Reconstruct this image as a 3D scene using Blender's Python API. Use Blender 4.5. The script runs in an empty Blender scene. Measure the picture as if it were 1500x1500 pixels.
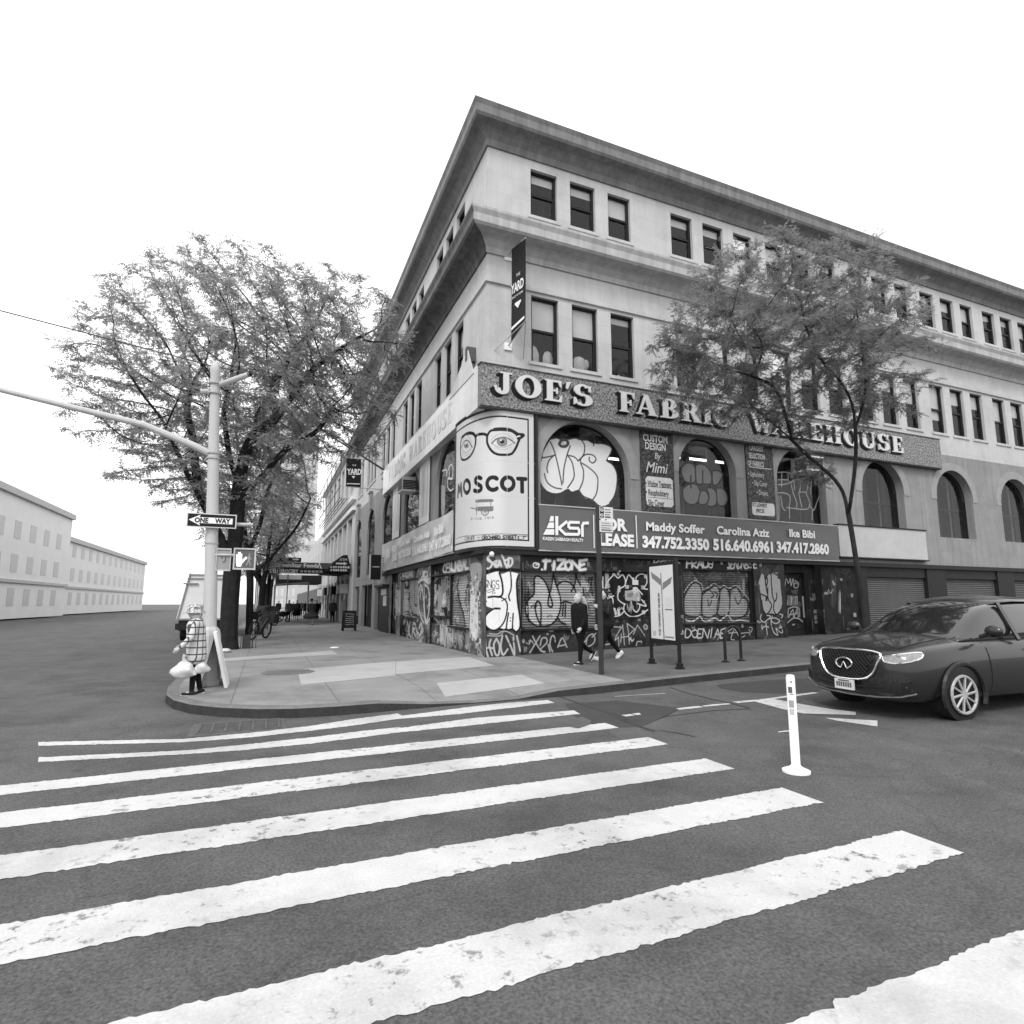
import bpy, bmesh, math, random
import numpy as np
from mathutils import Vector, Matrix
rng = random.Random(7); nrg = np.random.default_rng(11)
R_ = math.radians
SC = bpy.context.scene; COL = SC.collection; C = bpy.context

# ------------------------------------------------ camera, sky, sun, exposure
F_, PCX, PCY, VX, VY = 850., 750., 765., 390., 883.      # calibration in photo pixels (1500 x 1500)
_t = VY - PCY
CAM = Vector((-5.6665, -15.4649, 1.5))
_yv = Vector((VX - PCX, _t, F_)).normalized()              # camera axes: x right, y down, z forward
_hf = Vector((0, _t, F_)).normalized()
_up = _hf.cross(Vector((1, 0, 0)))
if _up.y > 0: _up = -_up
_xv = _yv.cross(_up)
if _xv.x < 0: _xv = -_xv
RW = Matrix((_xv, _yv, _up))                               # world = RW @ cam
cd = bpy.data.cameras.new('camera'); co = bpy.data.objects.new('camera', cd); COL.objects.link(co)
cd.sensor_width = 36; cd.lens = F_/1500*36; cd.shift_y = 15/1500; cd.clip_start = .05; cd.clip_end = 3000
_r, _u, _b = RW@Vector((1, 0, 0)), RW@Vector((0, -1, 0)), RW@Vector((0, 0, -1))
co.matrix_world = Matrix(((_r.x, _u.x, _b.x, CAM.x), (_r.y, _u.y, _b.y, CAM.y), (_r.z, _u.z, _b.z, CAM.z), (0, 0, 0, 1)))
SC.camera = co

SUN_EL, SUN_AZ = R_(46), R_(222)                           # azimuth clockwise from +Y: light comes from behind the camera's left
W = bpy.data.worlds.new('World'); SC.world = W; W.use_nodes = True
wn = W.node_tree; wn.nodes.clear()
sky = wn.nodes.new('ShaderNodeTexSky'); sky.sky_type = 'NISHITA'; sky.sun_disc = False
sky.sun_elevation = SUN_EL; sky.sun_rotation = SUN_AZ; sky.air_density = 1.6; sky.dust_density = 4.0; sky.ozone_density = 1.0
bw = wn.nodes.new('ShaderNodeRGBToBW'); bg = wn.nodes.new('ShaderNodeBackground'); wo = wn.nodes.new('ShaderNodeOutputWorld')
# bright overcast: a thin white cloud deck over the Nishita sky (neutral: the photograph is black and white)
tcw = wn.nodes.new('ShaderNodeTexCoord'); nzw = wn.nodes.new('ShaderNodeTexNoise'); nzw.inputs['Scale'].default_value = 2.2; nzw.inputs['Detail'].default_value = 6
mrw = wn.nodes.new('ShaderNodeMapRange'); mrw.inputs[1].default_value = .3; mrw.inputs[2].default_value = .7; mrw.inputs[3].default_value = .82; mrw.inputs[4].default_value = 1.
mxw = wn.nodes.new('ShaderNodeMix'); mxw.data_type = 'FLOAT'; CLOUD = 8.0; mxw.inputs[3].default_value = CLOUD
bg.inputs[1].default_value = .14
L_ = wn.links.new
L_(sky.outputs[0], bw.inputs[0]); L_(tcw.outputs['Generated'], nzw.inputs['Vector']); L_(nzw.outputs[0], mrw.inputs[0]); L_(mrw.outputs[0], mxw.inputs[0]); L_(bw.outputs[0], mxw.inputs[2])
L_(mxw.outputs[0], bg.inputs[0]); L_(bg.outputs[0], wo.inputs[0])
sd = bpy.data.lights.new('sun', 'SUN'); sd.energy = 1.25; sd.angle = R_(17); sd.color = (1, 1, 1)   # black-and-white photograph: neutral
so = bpy.data.objects.new('sun', sd); COL.objects.link(so)
_sd = Vector((math.sin(SUN_AZ)*math.cos(SUN_EL), math.cos(SUN_AZ)*math.cos(SUN_EL), math.sin(SUN_EL)))
so.rotation_euler = _sd.to_track_quat('Z', 'Y').to_euler(); so.location = (-20, -30, 40)
SC.view_settings.view_transform = 'Standard'; SC.view_settings.look = 'None'; SC.view_settings.gamma = 1
SC.view_settings.use_curve_mapping = False
SC.view_settings.exposure = 0.56
SC.cycles.max_bounces = 6; SC.cycles.transparent_max_bounces = 12; SC.cycles.sample_clamp_indirect = 4

# ------------------------------------------------ measuring helpers (photo pixel -> place)
def ray(px, py): return RW @ Vector((px-PCX, py-PCY, F_))
def gz(x, y=0):                                            # the pavement climbs gently to the right of the corner
    return .026*min(max(x, 0), 40.)
def onA(px, py, d=0):                                      # street front, plane y = -d   -> (u, v)
    r = ray(px, py); t = (-d-CAM.y)/r.y; p = CAM+r*t; return (p.x, p.z)
def onB(px, py, d=0):                                      # avenue front, plane x = -d
    r = ray(px, py); t = (-d-CAM.x)/r.x; p = CAM+r*t; return (p.y, p.z)
def gp(px, py, dz=0.):                                     # point of the ground
    r = ray(px, py); z = dz
    for _ in range(8):
        p = CAM+r*((z-CAM.z)/r.z); z = gz(p.x, p.y)+dz
    return Vector((p.x, p.y, z))
def FA(p): return Vector((p[0], -p[2], p[1]))              # (u, v, outward) on the street front
def FB(p): return Vector((-p[2], p[0], p[1]))              # the same on the avenue front
def ID(p): return Vector(p)

# ------------------------------------------------ mesh builder
class MB:
    def __init__(s, T=ID): s.v = []; s.f = []; s.mi = []; s.T = T; s.m = 0
    def add(s, vs, fs):
        n = len(s.v); s.v += [s.T(p) for p in vs]
        for f in fs: s.f.append([i+n for i in f]); s.mi.append(s.m)
        return s
    def quad(s, a, b, c, d): return s.add([a, b, c, d], [(0, 1, 2, 3)])
    def box(s, a0, a1, b0, b1, c0, c1):
        vs = [(x, y, z) for z in (c0, c1) for y in (b0, b1) for x in (a0, a1)]
        return s.add(vs, [(0, 2, 3, 1), (4, 5, 7, 6), (0, 1, 5, 4), (2, 6, 7, 3), (0, 4, 6, 2), (1, 3, 7, 5)])
    def tube(s, pts, r, n=10, cap=True, flat=1.):
        pts = [Vector(p) for p in pts]; k = len(pts)
        rs = list(r) if isinstance(r, (list, tuple)) else [r]*k
        vs = []; prev = None
        for i, p in enumerate(pts):
            t = (pts[min(i+1, k-1)]-pts[max(i-1, 0)])
            t = t.normalized() if t.length > 1e-9 else Vector((0, 0, 1))
            if prev is None:
                a = Vector((0, 0, 1)) if abs(t.z) < .9 else Vector((1, 0, 0))
            else: a = prev
            e1 = (a-t*a.dot(t)); e1 = e1.normalized() if e1.length > 1e-6 else t.orthogonal().normalized()
            prev = e1; e2 = t.cross(e1)
            for j in range(n):
                th = 2*math.pi*j/n
                vs.append(p+(e1*math.cos(th)*flat+e2*math.sin(th))*rs[i])
        fs = [(i*n+j, i*n+(j+1) % n, (i+1)*n+(j+1) % n, (i+1)*n+j) for i in range(k-1) for j in range(n)]
        if cap: fs += [tuple(range(n))[::-1], tuple((k-1)*n+j for j in range(n))]
        return s.add(vs, fs)
    def prism(s, poly, c0, c1, ax=2):                      # polygon in the two other axes, extruded along ax
        n = len(poly)
        def P(q, c): return (q[0], q[1], c) if ax == 2 else ((q[0], c, q[1]) if ax == 1 else (c, q[0], q[1]))
        vs = [P(q, c0) for q in poly]+[P(q, c1) for q in poly]
        fs = [tuple(range(n))[::-1], tuple(range(n, 2*n))]+[(i, (i+1) % n, n+(i+1) % n, n+i) for i in range(n)]
        return s.add(vs, fs)
    def ball(s, c, r, n=10, sc=(1, 1, 1)):
        vs = []; m = max(4, n//2+1)
        for i in range(m+1):
            a = math.pi*i/m
            for j in range(n):
                b = 2*math.pi*j/n
                vs.append((c[0]+r*sc[0]*math.sin(a)*math.cos(b), c[1]+r*sc[1]*math.sin(a)*math.sin(b), c[2]+r*sc[2]*math.cos(a)))
        return s.add(vs, [(i*n+j, i*n+(j+1) % n, (i+1)*n+(j+1) % n, (i+1)*n+j) for i in range(m) for j in range(n)])
    def cap(s, p, r0, q, r1, n=10):                        # tapered capsule
        p, q = Vector(p), Vector(q); d = q-p; L = d.length or 1e-6; d = d/L
        pts = []; rs = []
        for k in range(4):
            a = math.pi/2*(1-k/4); pts.append(p-d*r0*math.sin(a)); rs.append(max(r0*math.cos(a), 1e-4))
        pts.append(p); rs.append(r0); pts.append(q); rs.append(r1)
        for k in range(1, 5):
            a = math.pi/2*k/4; pts.append(q+d*r1*math.sin(a)); rs.append(max(r1*math.cos(a), 1e-4))
        return s.tube(pts, rs, n)
    def lathe(s, c, prof, n=20):                           # prof: (radius, z) about a vertical axis through c
        return s.tube_rings([[(c[0]+r*math.cos(2*math.pi*j/n), c[1]+r*math.sin(2*math.pi*j/n), c[2]+z) for j in range(n)] for r, z in prof])
    def tube_rings(s, rings, cap=True):
        n = len(rings[0]); k = len(rings); vs = [p for r in rings for p in r]
        fs = [(i*n+j, i*n+(j+1) % n, (i+1)*n+(j+1) % n, (i+1)*n+j) for i in range(k-1) for j in range(n)]
        if cap: fs += [tuple(range(n))[::-1], tuple((k-1)*n+j for j in range(n))]
        return s.add(vs, fs)
    def build(s, name, m, parent=None, smooth=False, bevel=0, origin=None):
        me = bpy.data.meshes.new(name); o0 = Vector(origin) if origin is not None else None
        vs = [v-o0 for v in s.v] if o0 is not None else s.v
        me.from_pydata([tuple(v) for v in vs], [], s.f)
        for x in (m if isinstance(m, (list, tuple)) else [m]): me.materials.append(x)
        me.polygons.foreach_set('material_index', s.mi)
        bm = bmesh.new(); bm.from_mesh(me)
        bmesh.ops.remove_doubles(bm, verts=bm.verts, dist=1e-6) if smooth else None
        bmesh.ops.recalc_face_normals(bm, faces=bm.faces)
        if bevel:
            es = [e for e in bm.edges if len(e.link_faces) == 2 and e.calc_face_angle(0) > .5]
            bmesh.ops.bevel(bm, geom=es, offset=bevel, segments=2, profile=.6, affect='EDGES', clamp_overlap=True)
        bm.to_mesh(me); bm.free()
        if smooth:
            me.polygons.foreach_set('use_smooth', [True]*len(me.polygons))
            try: me.set_sharp_from_angle(angle=R_(45))
            except Exception: pass
        me.update()
        o = bpy.data.objects.new(name, me); COL.objects.link(o)
        if o0 is not None: o.location = o0
        if parent: o.parent = parent
        if parent is not None and o0 is None: o.matrix_parent_inverse = world_of(parent).inverted()
        return o
def world_of(o):
    m = Matrix.LocRotScale(o.location, o.rotation_euler, o.scale)
    return world_of(o.parent) @ o.matrix_parent_inverse @ m if o.parent else m
def tag(o, label=None, cat=None, group=None, kind=None):
    if label: o['label'] = label
    if cat: o['category'] = cat
    if group: o['group'] = group
    if kind: o['kind'] = kind
    return o
def thing(name, label, cat, loc=(0, 0, 0), rz=0, group=None):
    o = bpy.data.objects.new(name, None); COL.objects.link(o); o.empty_display_size = .3
    o.location = loc; o.rotation_euler = (0, 0, rz)
    return tag(o, label, cat, group)
def struct(o): o['kind'] = 'structure'; return o
def copy_tree(o, parent=None):
    c = o.copy(); COL.objects.link(c)
    if parent: c.parent = parent; c.matrix_parent_inverse = o.matrix_parent_inverse.copy()
    for ch in list(o.children): copy_tree(ch, c)
    return c
def evaluated(o):                                          # bake an object's modifiers into a plain mesh
    C.view_layer.update()
    dg = C.evaluated_depsgraph_get(); me = bpy.data.meshes.new_from_object(o.evaluated_get(dg))
    o.modifiers.clear(); old = o.data; o.data = me
    if old.users == 0: bpy.data.meshes.remove(old) if isinstance(old, bpy.types.Mesh) else None
    return o

# ------------------------------------------------ materials (all neutral: the photograph is black and white)
def nodes_of(m):
    m.use_nodes = True; t = m.node_tree; return t, t.nodes.get('Principled BSDF')
def N(t, kind, **k):
    n = t.nodes.new(kind)
    for a, b in k.items(): setattr(n, a, b)
    return n
def math_(t, op, a, b):
    n = N(t, 'ShaderNodeMath', operation=op)
    for i, x in enumerate((a, b)):
        if hasattr(x, 'links'): t.links.new(x, n.inputs[i])
        else: n.inputs[i].default_value = x
    return n.outputs[0]
def remap(t, x, lo, hi, a=0., b=1.):
    n = N(t, 'ShaderNodeMapRange'); t.links.new(x, n.inputs[0])
    for i, v in zip((1, 2, 3, 4), (a, b, lo, hi)): n.inputs[i].default_value = v
    return n.outputs[0]
def noise(t, vec, scale, det=4, rough=.6):
    n = N(t, 'ShaderNodeTexNoise'); n.inputs['Scale'].default_value = scale; n.inputs['Detail'].default_value = det
    n.inputs['Roughness'].default_value = rough; t.links.new(vec, n.inputs['Vector']); return n.outputs[0]
def mapped(t, vec, sc):
    n = N(t, 'ShaderNodeMapping'); n.inputs['Scale'].default_value = sc; t.links.new(vec, n.inputs[0]); return n.outputs[0]
def mat(name, v, rough=.7, var=.12, scale=2.5, streak=0., speck=None, bump=0., metal=0., spec=.15, attr=False,
        joints=None, fine=0., crack=0., coat=0., stains=0., wear=None):
    m = bpy.data.materials.new(name); t, p = nodes_of(m); L = t.links
    tc = N(t, 'ShaderNodeTexCoord').outputs['Object']
    if attr:
        a = N(t, 'ShaderNodeAttribute', attribute_name='Col'); val = N(t, 'ShaderNodeRGBToBW'); L.new(a.outputs['Color'], val.inputs[0]); val = val.outputs[0]
    else:
        n = N(t, 'ShaderNodeValue'); n.outputs[0].default_value = v; val = n.outputs[0]
    nz = noise(t, tc, scale)
    if var: val = math_(t, 'MULTIPLY', val, remap(t, nz, 1-var, 1+var, .25, .75))
    if fine: val = math_(t, 'MULTIPLY', val, remap(t, noise(t, tc, 55, 3, .7), 1-fine, 1+fine, .25, .75))
    if streak: val = math_(t, 'MULTIPLY', val, remap(t, noise(t, mapped(t, tc, (3.5, 3.5, .22)), 1.6, 5), 1-streak, 1+streak*.6, .3, .7))
    if stains: val = math_(t, 'MULTIPLY', val, remap(t, noise(t, tc, .7, 6, .65), 1-stains, 1, .38, .52))
    if speck:
        s = noise(t, tc, speck[0], 3, .75); val = math_(t, 'MULTIPLY', val, remap(t, s, speck[1], speck[2], .38, .62))
    if crack:
        vo = N(t, 'ShaderNodeTexVoronoi', feature='DISTANCE_TO_EDGE'); vo.inputs['Scale'].default_value = .35
        wv = N(t, 'ShaderNodeVectorMath', operation='ADD'); L.new(tc, wv.inputs[0])
        nn = N(t, 'ShaderNodeTexNoise'); nn.inputs['Scale'].default_value = 1.1; nn.inputs['Detail'].default_value = 6; L.new(tc, nn.inputs['Vector']); L.new(nn.outputs['Color'], wv.inputs[1])
        L.new(wv.outputs[0], vo.inputs['Vector']); val = math_(t, 'MULTIPLY', val, remap(t, vo.outputs[0], 1-crack, 1, .0, .012))
    if wear:                                               # (scale, from, to, worn value): flaked-off paint
        f = remap(t, noise(t, tc, wear[0], 6, .75), 0, 1, wear[1], wear[2]); f2 = remap(t, noise(t, tc, .55, 2), 0, 1, .35, .6)
        mxn = N(t, 'ShaderNodeMix', data_type='FLOAT'); L.new(math_(t, 'MULTIPLY', f, f2), mxn.inputs[0]); L.new(val, mxn.inputs[2]); mxn.inputs[3].default_value = wear[3]; val = mxn.outputs[0]
    if joints:                                             # (width, height, mortar, dark, planar)
        sx = N(t, 'ShaderNodeSeparateXYZ'); L.new(tc, sx.inputs[0]); cb = N(t, 'ShaderNodeCombineXYZ')
        if joints[4] == 'wall':
            L.new(math_(t, 'ADD', sx.outputs[0], sx.outputs[1]), cb.inputs[0]); L.new(sx.outputs[2], cb.inputs[1])
        else: L.new(sx.outputs[0], cb.inputs[0]); L.new(sx.outputs[1], cb.inputs[1])
        br = N(t, 'ShaderNodeTexBrick'); L.new(cb.outputs[0], br.inputs['Vector']); br.offset = joints[5] if len(joints) > 5 else .5
        br.inputs['Scale'].default_value = 1; br.inputs['Brick Width'].default_value = joints[0]; br.inputs['Row Height'].default_value = joints[1]
        br.inputs['Mortar Size'].default_value = joints[2]; br.inputs['Mortar Smooth'].default_value = .3
        br.inputs['Color1'].default_value = (.965,)*3+(1,); br.inputs['Color2'].default_value = (1.03,)*3+(1,); br.inputs['Mortar'].default_value = (joints[3],)*3+(1,)
        val = math_(t, 'MULTIPLY', val, br.outputs['Color'])
    L.new(val, p.inputs['Base Color'])
    p.inputs['Roughness'].default_value = rough; p.inputs['Metallic'].default_value = metal; p.inputs['Specular IOR Level'].default_value = spec
    if coat: p.inputs['Coat Weight'].default_value = coat; p.inputs['Coat Roughness'].default_value = .04
    if bump:
        b = N(t, 'ShaderNodeBump'); b.inputs['Strength'].default_value = bump; b.inputs['Distance'].default_value = .02
        L.new(noise(t, tc, 40, 5, .7), b.inputs['Height']); L.new(b.outputs[0], p.inputs['Normal'])
    return m
def glass(name, tint=.8, refl=.55):
    m = bpy.data.materials.new(name); m.use_nodes = True; t = m.node_tree; t.nodes.clear(); L = t.links
    fr = N(t, 'ShaderNodeFresnel'); fr.inputs[0].default_value = 1.5
    tr = N(t, 'ShaderNodeBsdfTransparent'); tr.inputs[0].default_value = (tint, tint, tint, 1)
    gl = N(t, 'ShaderNodeBsdfGlossy'); gl.inputs['Roughness'].default_value = .02; gl.inputs[0].default_value = (.95, .95, .95, 1)
    mx = N(t, 'ShaderNodeMixShader'); L.new(math_(t, 'ADD', math_(t, 'MULTIPLY', fr.outputs[0], refl), .02), mx.inputs[0]); L.new(tr.outputs[0], mx.inputs[1]); L.new(gl.outputs[0], mx.inputs[2])
    out = N(t, 'ShaderNodeOutputMaterial'); L.new(mx.outputs[0], out.inputs[0]); return m
def painted_glass(name, refl=.4):                          # alpha of the colour attribute = paint on the pane
    m = glass(name, .72, refl); t = m.node_tree; L = t.links
    a = N(t, 'ShaderNodeAttribute', attribute_name='Col'); p = N(t, 'ShaderNodeBsdfPrincipled'); L.new(a.outputs['Color'], p.inputs['Base Color'])
    p.inputs['Roughness'].default_value = .5; mx = N(t, 'ShaderNodeMixShader'); out = [n for n in t.nodes if n.type == 'OUTPUT_MATERIAL'][0]
    src = out.inputs[0].links[0].from_socket; L.new(a.outputs['Alpha'], mx.inputs[0]); L.new(src, mx.inputs[1]); L.new(p.outputs[0], mx.inputs[2]); L.new(mx.outputs[0], out.inputs[0]); return m
def emit(name, v, s):
    m = bpy.data.materials.new(name); t, p = nodes_of(m); p.inputs['Emission Color'].default_value = (v, v, v, 1); p.inputs['Emission Strength'].default_value = s
    p.inputs['Base Color'].default_value = (v, v, v, 1); return m
def leaf_mat(name, v):
    m = bpy.data.materials.new(name); m.use_nodes = True; t = m.node_tree; t.nodes.clear(); L = t.links
    oi = N(t, 'ShaderNodeTexCoord'); nz = noise(t, oi.outputs['Object'], 1.7, 3)
    val = math_(t, 'MULTIPLY', remap(t, nz, .7, 1.3, .3, .7), v)
    d = N(t, 'ShaderNodeBsdfDiffuse'); tr = N(t, 'ShaderNodeBsdfTranslucent'); L.new(val, d.inputs[0]); L.new(val, tr.inputs[0])
    mx = N(t, 'ShaderNodeMixShader'); mx.inputs[0].default_value = .5; L.new(d.outputs[0], mx.inputs[1]); L.new(tr.outputs[0], mx.inputs[2])
    out = N(t, 'ShaderNodeOutputMaterial'); L.new(mx.outputs[0], out.inputs[0]); return m

M = dict(
    stone=mat('pale_stone', .51, .85, .07, 1.2, streak=.08, stains=.1, bump=.25, joints=(1.6, .62, .006, .8, 'wall')),
    lower=mat('grey_stone', .265, .85, .12, 1.5, streak=.18, bump=.3, joints=(1.1, .52, .005, .85, 'wall')),
    arch=mat('arch_stone', .30, .85, .12, 3, bump=.3),
    cornice=mat('shaded_weathered_cornice', .12, .8, .3, 2, streak=.35), cornice2=mat('pale_cornice', .42, .8, .15, 2, streak=.2),
    topcornice=mat('top_cornice', .2, .8, .2, 2, streak=.25),
    granite=mat('speckled_granite', .17, .45, .1, 2, speck=(15, .25, 2.0), fine=.3),
    whitesign=mat('white_gloss_sign', .7, .3, .06, 1.5, streak=.1, stains=.12, spec=.5),
    letter=mat('cream_letter', .6, .5, .06, 3, stains=.1), shade=mat('black_letter_shade', .012, .6, .1, 3),
    banner=mat('grey_banner', .118, .4, .05, 2, spec=.3), bannerL=mat('pale_banner', .52, .35, .06, 2, spec=.5),
    white=mat('white_paint', .8, .5, .04, 3), offwhite=mat('off_white', .62, .55, .08, 3, stains=.15), ink=mat('black_ink', .015, .5, .1, 3),
    mid=mat('mid_grey', .3, .6, .08, 3), grey2=mat('dark_grey', .1, .6, .12, 3), grey3=mat('pale_grey', .45, .6, .08, 3),
    frame=mat('dark_window_frame', .02, .5, .15, 4), black=mat('black_metal', .015, .38, .15, 5, spec=.3), blind=mat('window_blind', .8, .8, .05, 2),
    blindw=mat('pale_blind', .8, .8, .06, 2), inner=mat('dim_interior', .05, .9, .3, 1.2), innerp=mat('interior_shelf', .18, .8, .3, 4),
    paint=mat('painted_wall', 0, .65, .10, 3, attr=True, fine=.1, bump=.15), shutter=mat('painted_shutter', 0, .5, .08, 3, attr=True, fine=.08),
    decal=mat('printed_sheet', 0, .4, .02, 2, attr=True), pglass=painted_glass('painted_window_glass'), pglass2=painted_glass('painted_avenue_glass', .1), glass=glass('window_glass', .8, .36), dglass=glass('dark_glass', .35, .22),
    asphalt=mat('asphalt', .098, .85, .2, 1.7, fine=.6, stains=.24, bump=.8, crack=.16, spec=.3), asphalt2=mat('fresh_asphalt', .052, .85, .12, 2, fine=.35, bump=.6, spec=.3),
    road_paint=mat('road_paint', .53, .7, .08, 3, fine=.12, stains=.2, bump=.3, wear=(9, .56, .64, .14)), seam=mat('tar_seam', .045, .8, .2, 4),
    paving3=mat('dark_paving', .125, .85, .16, 1.6, fine=.22, stains=.25, bump=.4, joints=(1.52, 1.52, .011, .6, 'floor', 0)), paving=mat('concrete_paving', .25, .85, .12, 1.3, fine=.2, stains=.28, bump=.35, joints=(1.52, 1.52, .011, .62, 'floor', 0)), paving2=mat('pale_concrete', .39, .85, .08, 2, fine=.12, stains=.1, bump=.35),
    kerb=mat('kerb_stone', .16, .8, .2, 3, fine=.25, bump=.4), kerbf=mat('shaded_kerb_face', .04, .85, .3, 4, fine=.3, bump=.4), drain=mat('iron_grate', .10, .6, .2, 6),
    steel=mat('galvanised_steel', .40, .45, .08, 3, metal=.15, streak=.08), steel2=mat('painted_steel', .47, .5, .08, 3, streak=.08), pole=mat('brown_post', .04, .5, .15, 6),
    bark=mat('tree_bark', .026, .9, .35, 5, streak=.4, bump=.9), leafA=leaf_mat('locust_leaves', .38), leafB=leaf_mat('locust_leaves_shaded', .27),  # second leaf tone is darker: the right tree's shade put into its colour
    tyre=mat('rubber', .02, .8, .1, 8), chrome=mat('chrome', .75, .12, .02, 3, metal=1), carpaint=mat('car_paint', .014, .3, .04, 3, spec=.35, coat=.55), lamp=mat('lamp_lens', .22, .12, .35, 26, spec=.5, coat=.5),
    skin=mat('skin', .44, .55, .05, 8), hairb=mat('blond_hair', .36, .5, .25, 25), haird=mat('dark_hair', .02, .45, .2, 25), navy=mat('dark_jacket', .008, .8, .25, 14), navy2=mat('dark_trousers', .007, .85, .2, 14),
    shoe=mat('dark_shoe', .02, .6, .1, 9), shoew=mat('white_shoe', .72, .6, .08, 9), coat_m=mat('mid_coat', .05, .8, .2, 9), bag=mat('plastic_bag', .62, .4, .22, 9, spec=.5), board=mat('chalk_board', .03, .6, .2, 5),
    bulb=emit('lit_tube', 1, 2.5), hand=emit('lit_hand_symbol', 1, .85), dimsym=mat('unlit_symbol', .3, .6, .1, 5), lens=mat('signal_lens', .115, .4, .06, 3),
    far=mat('far_pale_building', .72, .8, .05, .5), tower=mat('tower_wall', .6, .8, .05, .5, joints=(1.6, 3.1, .5, .8, 'wall', 0)), far2=mat('far_grey_building', .5, .8, .08, .5), fwin=mat('far_window', .25, .3, .1, 1), truck=mat('truck_body', .85, .45, .05, 2),
)
# ------------------------------------------------ paint canvas -> colour attribute on fine grids (graffiti, printed sheets)
def spline(pts, k=6):
    P = [np.array(p, float) for p in pts]
    if len(P) < 3: return P
    out = []
    for i in range(len(P)-1):
        p0, p1, p2, p3 = P[max(i-1, 0)], P[i], P[i+1], P[min(i+2, len(P)-1)]
        for j in range(k):
            t = j/k
            out.append(.5*((2*p1)+(p2-p0)*t+(2*p0-5*p1+4*p2-p3)*t*t+(3*p1-p0-3*p2+p3)*t**3))
    return out+[P[-1]]
def zoomer(x0, y0, s, on): return lambda p: on(x0+p[0]/s, y0+p[1]/s)
FONT = {'A': [[(0, 0), (.5, 1), (1, 0)], [(.2, .4), (.8, .4)]], 'B': [[(0, 0), (0, 1), (.75, .9), (.7, .6), (0, .52), (.95, .35), (.8, .03), (0, 0)]],
 'C': [[(.95, .85), (.5, 1), (.05, .6), (.1, .2), (.5, 0), (.95, .15)]], 'D': [[(0, 0), (0, 1), (.8, .8), (.95, .4), (.6, .05), (0, 0)]],
 'E': [[(.9, 1), (0, 1), (0, 0), (.9, 0)], [(0, .5), (.7, .5)]], 'F': [[(.95, 1), (0, 1), (0, 0)], [(0, .5), (.7, .52)]],
 'G': [[(.9, .85), (.5, 1), (.05, .6), (.1, .15), (.6, 0), (.95, .3), (.55, .42)]], 'H': [[(0, 0), (0, 1)], [(1, 0), (1, 1)], [(0, .5), (1, .5)]],
 'I': [[(.5, 0), (.5, 1)]], 'J': [[(.8, 1), (.8, .2), (.4, 0), (0, .25)]], 'K': [[(0, 0), (0, 1)], [(.9, 1), (.05, .45), (1, 0)]], 'L': [[(0, 1), (0, 0), (.9, 0)]],
 'M': [[(0, 0), (.1, 1), (.5, .3), (.9, 1), (1, 0)]], 'N': [[(0, 0), (0, 1), (1, 0), (1, 1)]], 'O': [[(.5, 1), (.1, .8), (0, .4), (.3, .03), (.7, .03), (1, .4), (.9, .8), (.5, 1)]],
 'P': [[(0, 0), (0, 1), (.8, .92), (.85, .6), (0, .45)]], 'R': [[(0, 0), (0, 1), (.8, .9), (.75, .58), (.05, .48), (.95, 0)]],
 'S': [[(.95, .9), (.5, 1), (.1, .8), (.3, .55), (.75, .45), (.9, .2), (.5, 0), (.05, .1)]], 'T': [[(0, 1), (1, 1)], [(.5, 1), (.5, 0)]],
 'U': [[(0, 1), (.02, .25), (.5, 0), (.98, .25), (1, 1)]], 'V': [[(0, 1), (.5, 0), (1, 1)]], 'W': [[(0, 1), (.25, 0), (.5, .7), (.75, 0), (1, 1)]], 'X': [[(0, 0), (1, 1)], [(0, 1), (1, 0)]],
 'Y': [[(0, 1), (.5, .5), (1, 1)], [(.5, .5), (.5, 0)]], 'Z': [[(0, 1), (1, 1), (0, 0), (1, 0)]], '1': [[(.2, .8), (.5, 1), (.5, 0)]], '2': [[(.05, .8), (.5, 1), (.95, .75), (0, 0), (1, 0)]],
 '5': [[(.9, 1), (.15, 1), (.1, .55), (.6, .62), (.95, .3), (.5, 0), (.05, .1)]], '9': [[(.9, .6), (.4, .45), (.05, .75), (.5, 1), (.9, .75), (.85, .3), (.5, 0)]], ',': [[(.4, .2), (.3, -.2)]], ' ': [], '/': [[(0, 0), (1, 1)]]}
STRAIGHT = set('AEFHIKLMNTVWXYZ1')
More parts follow.
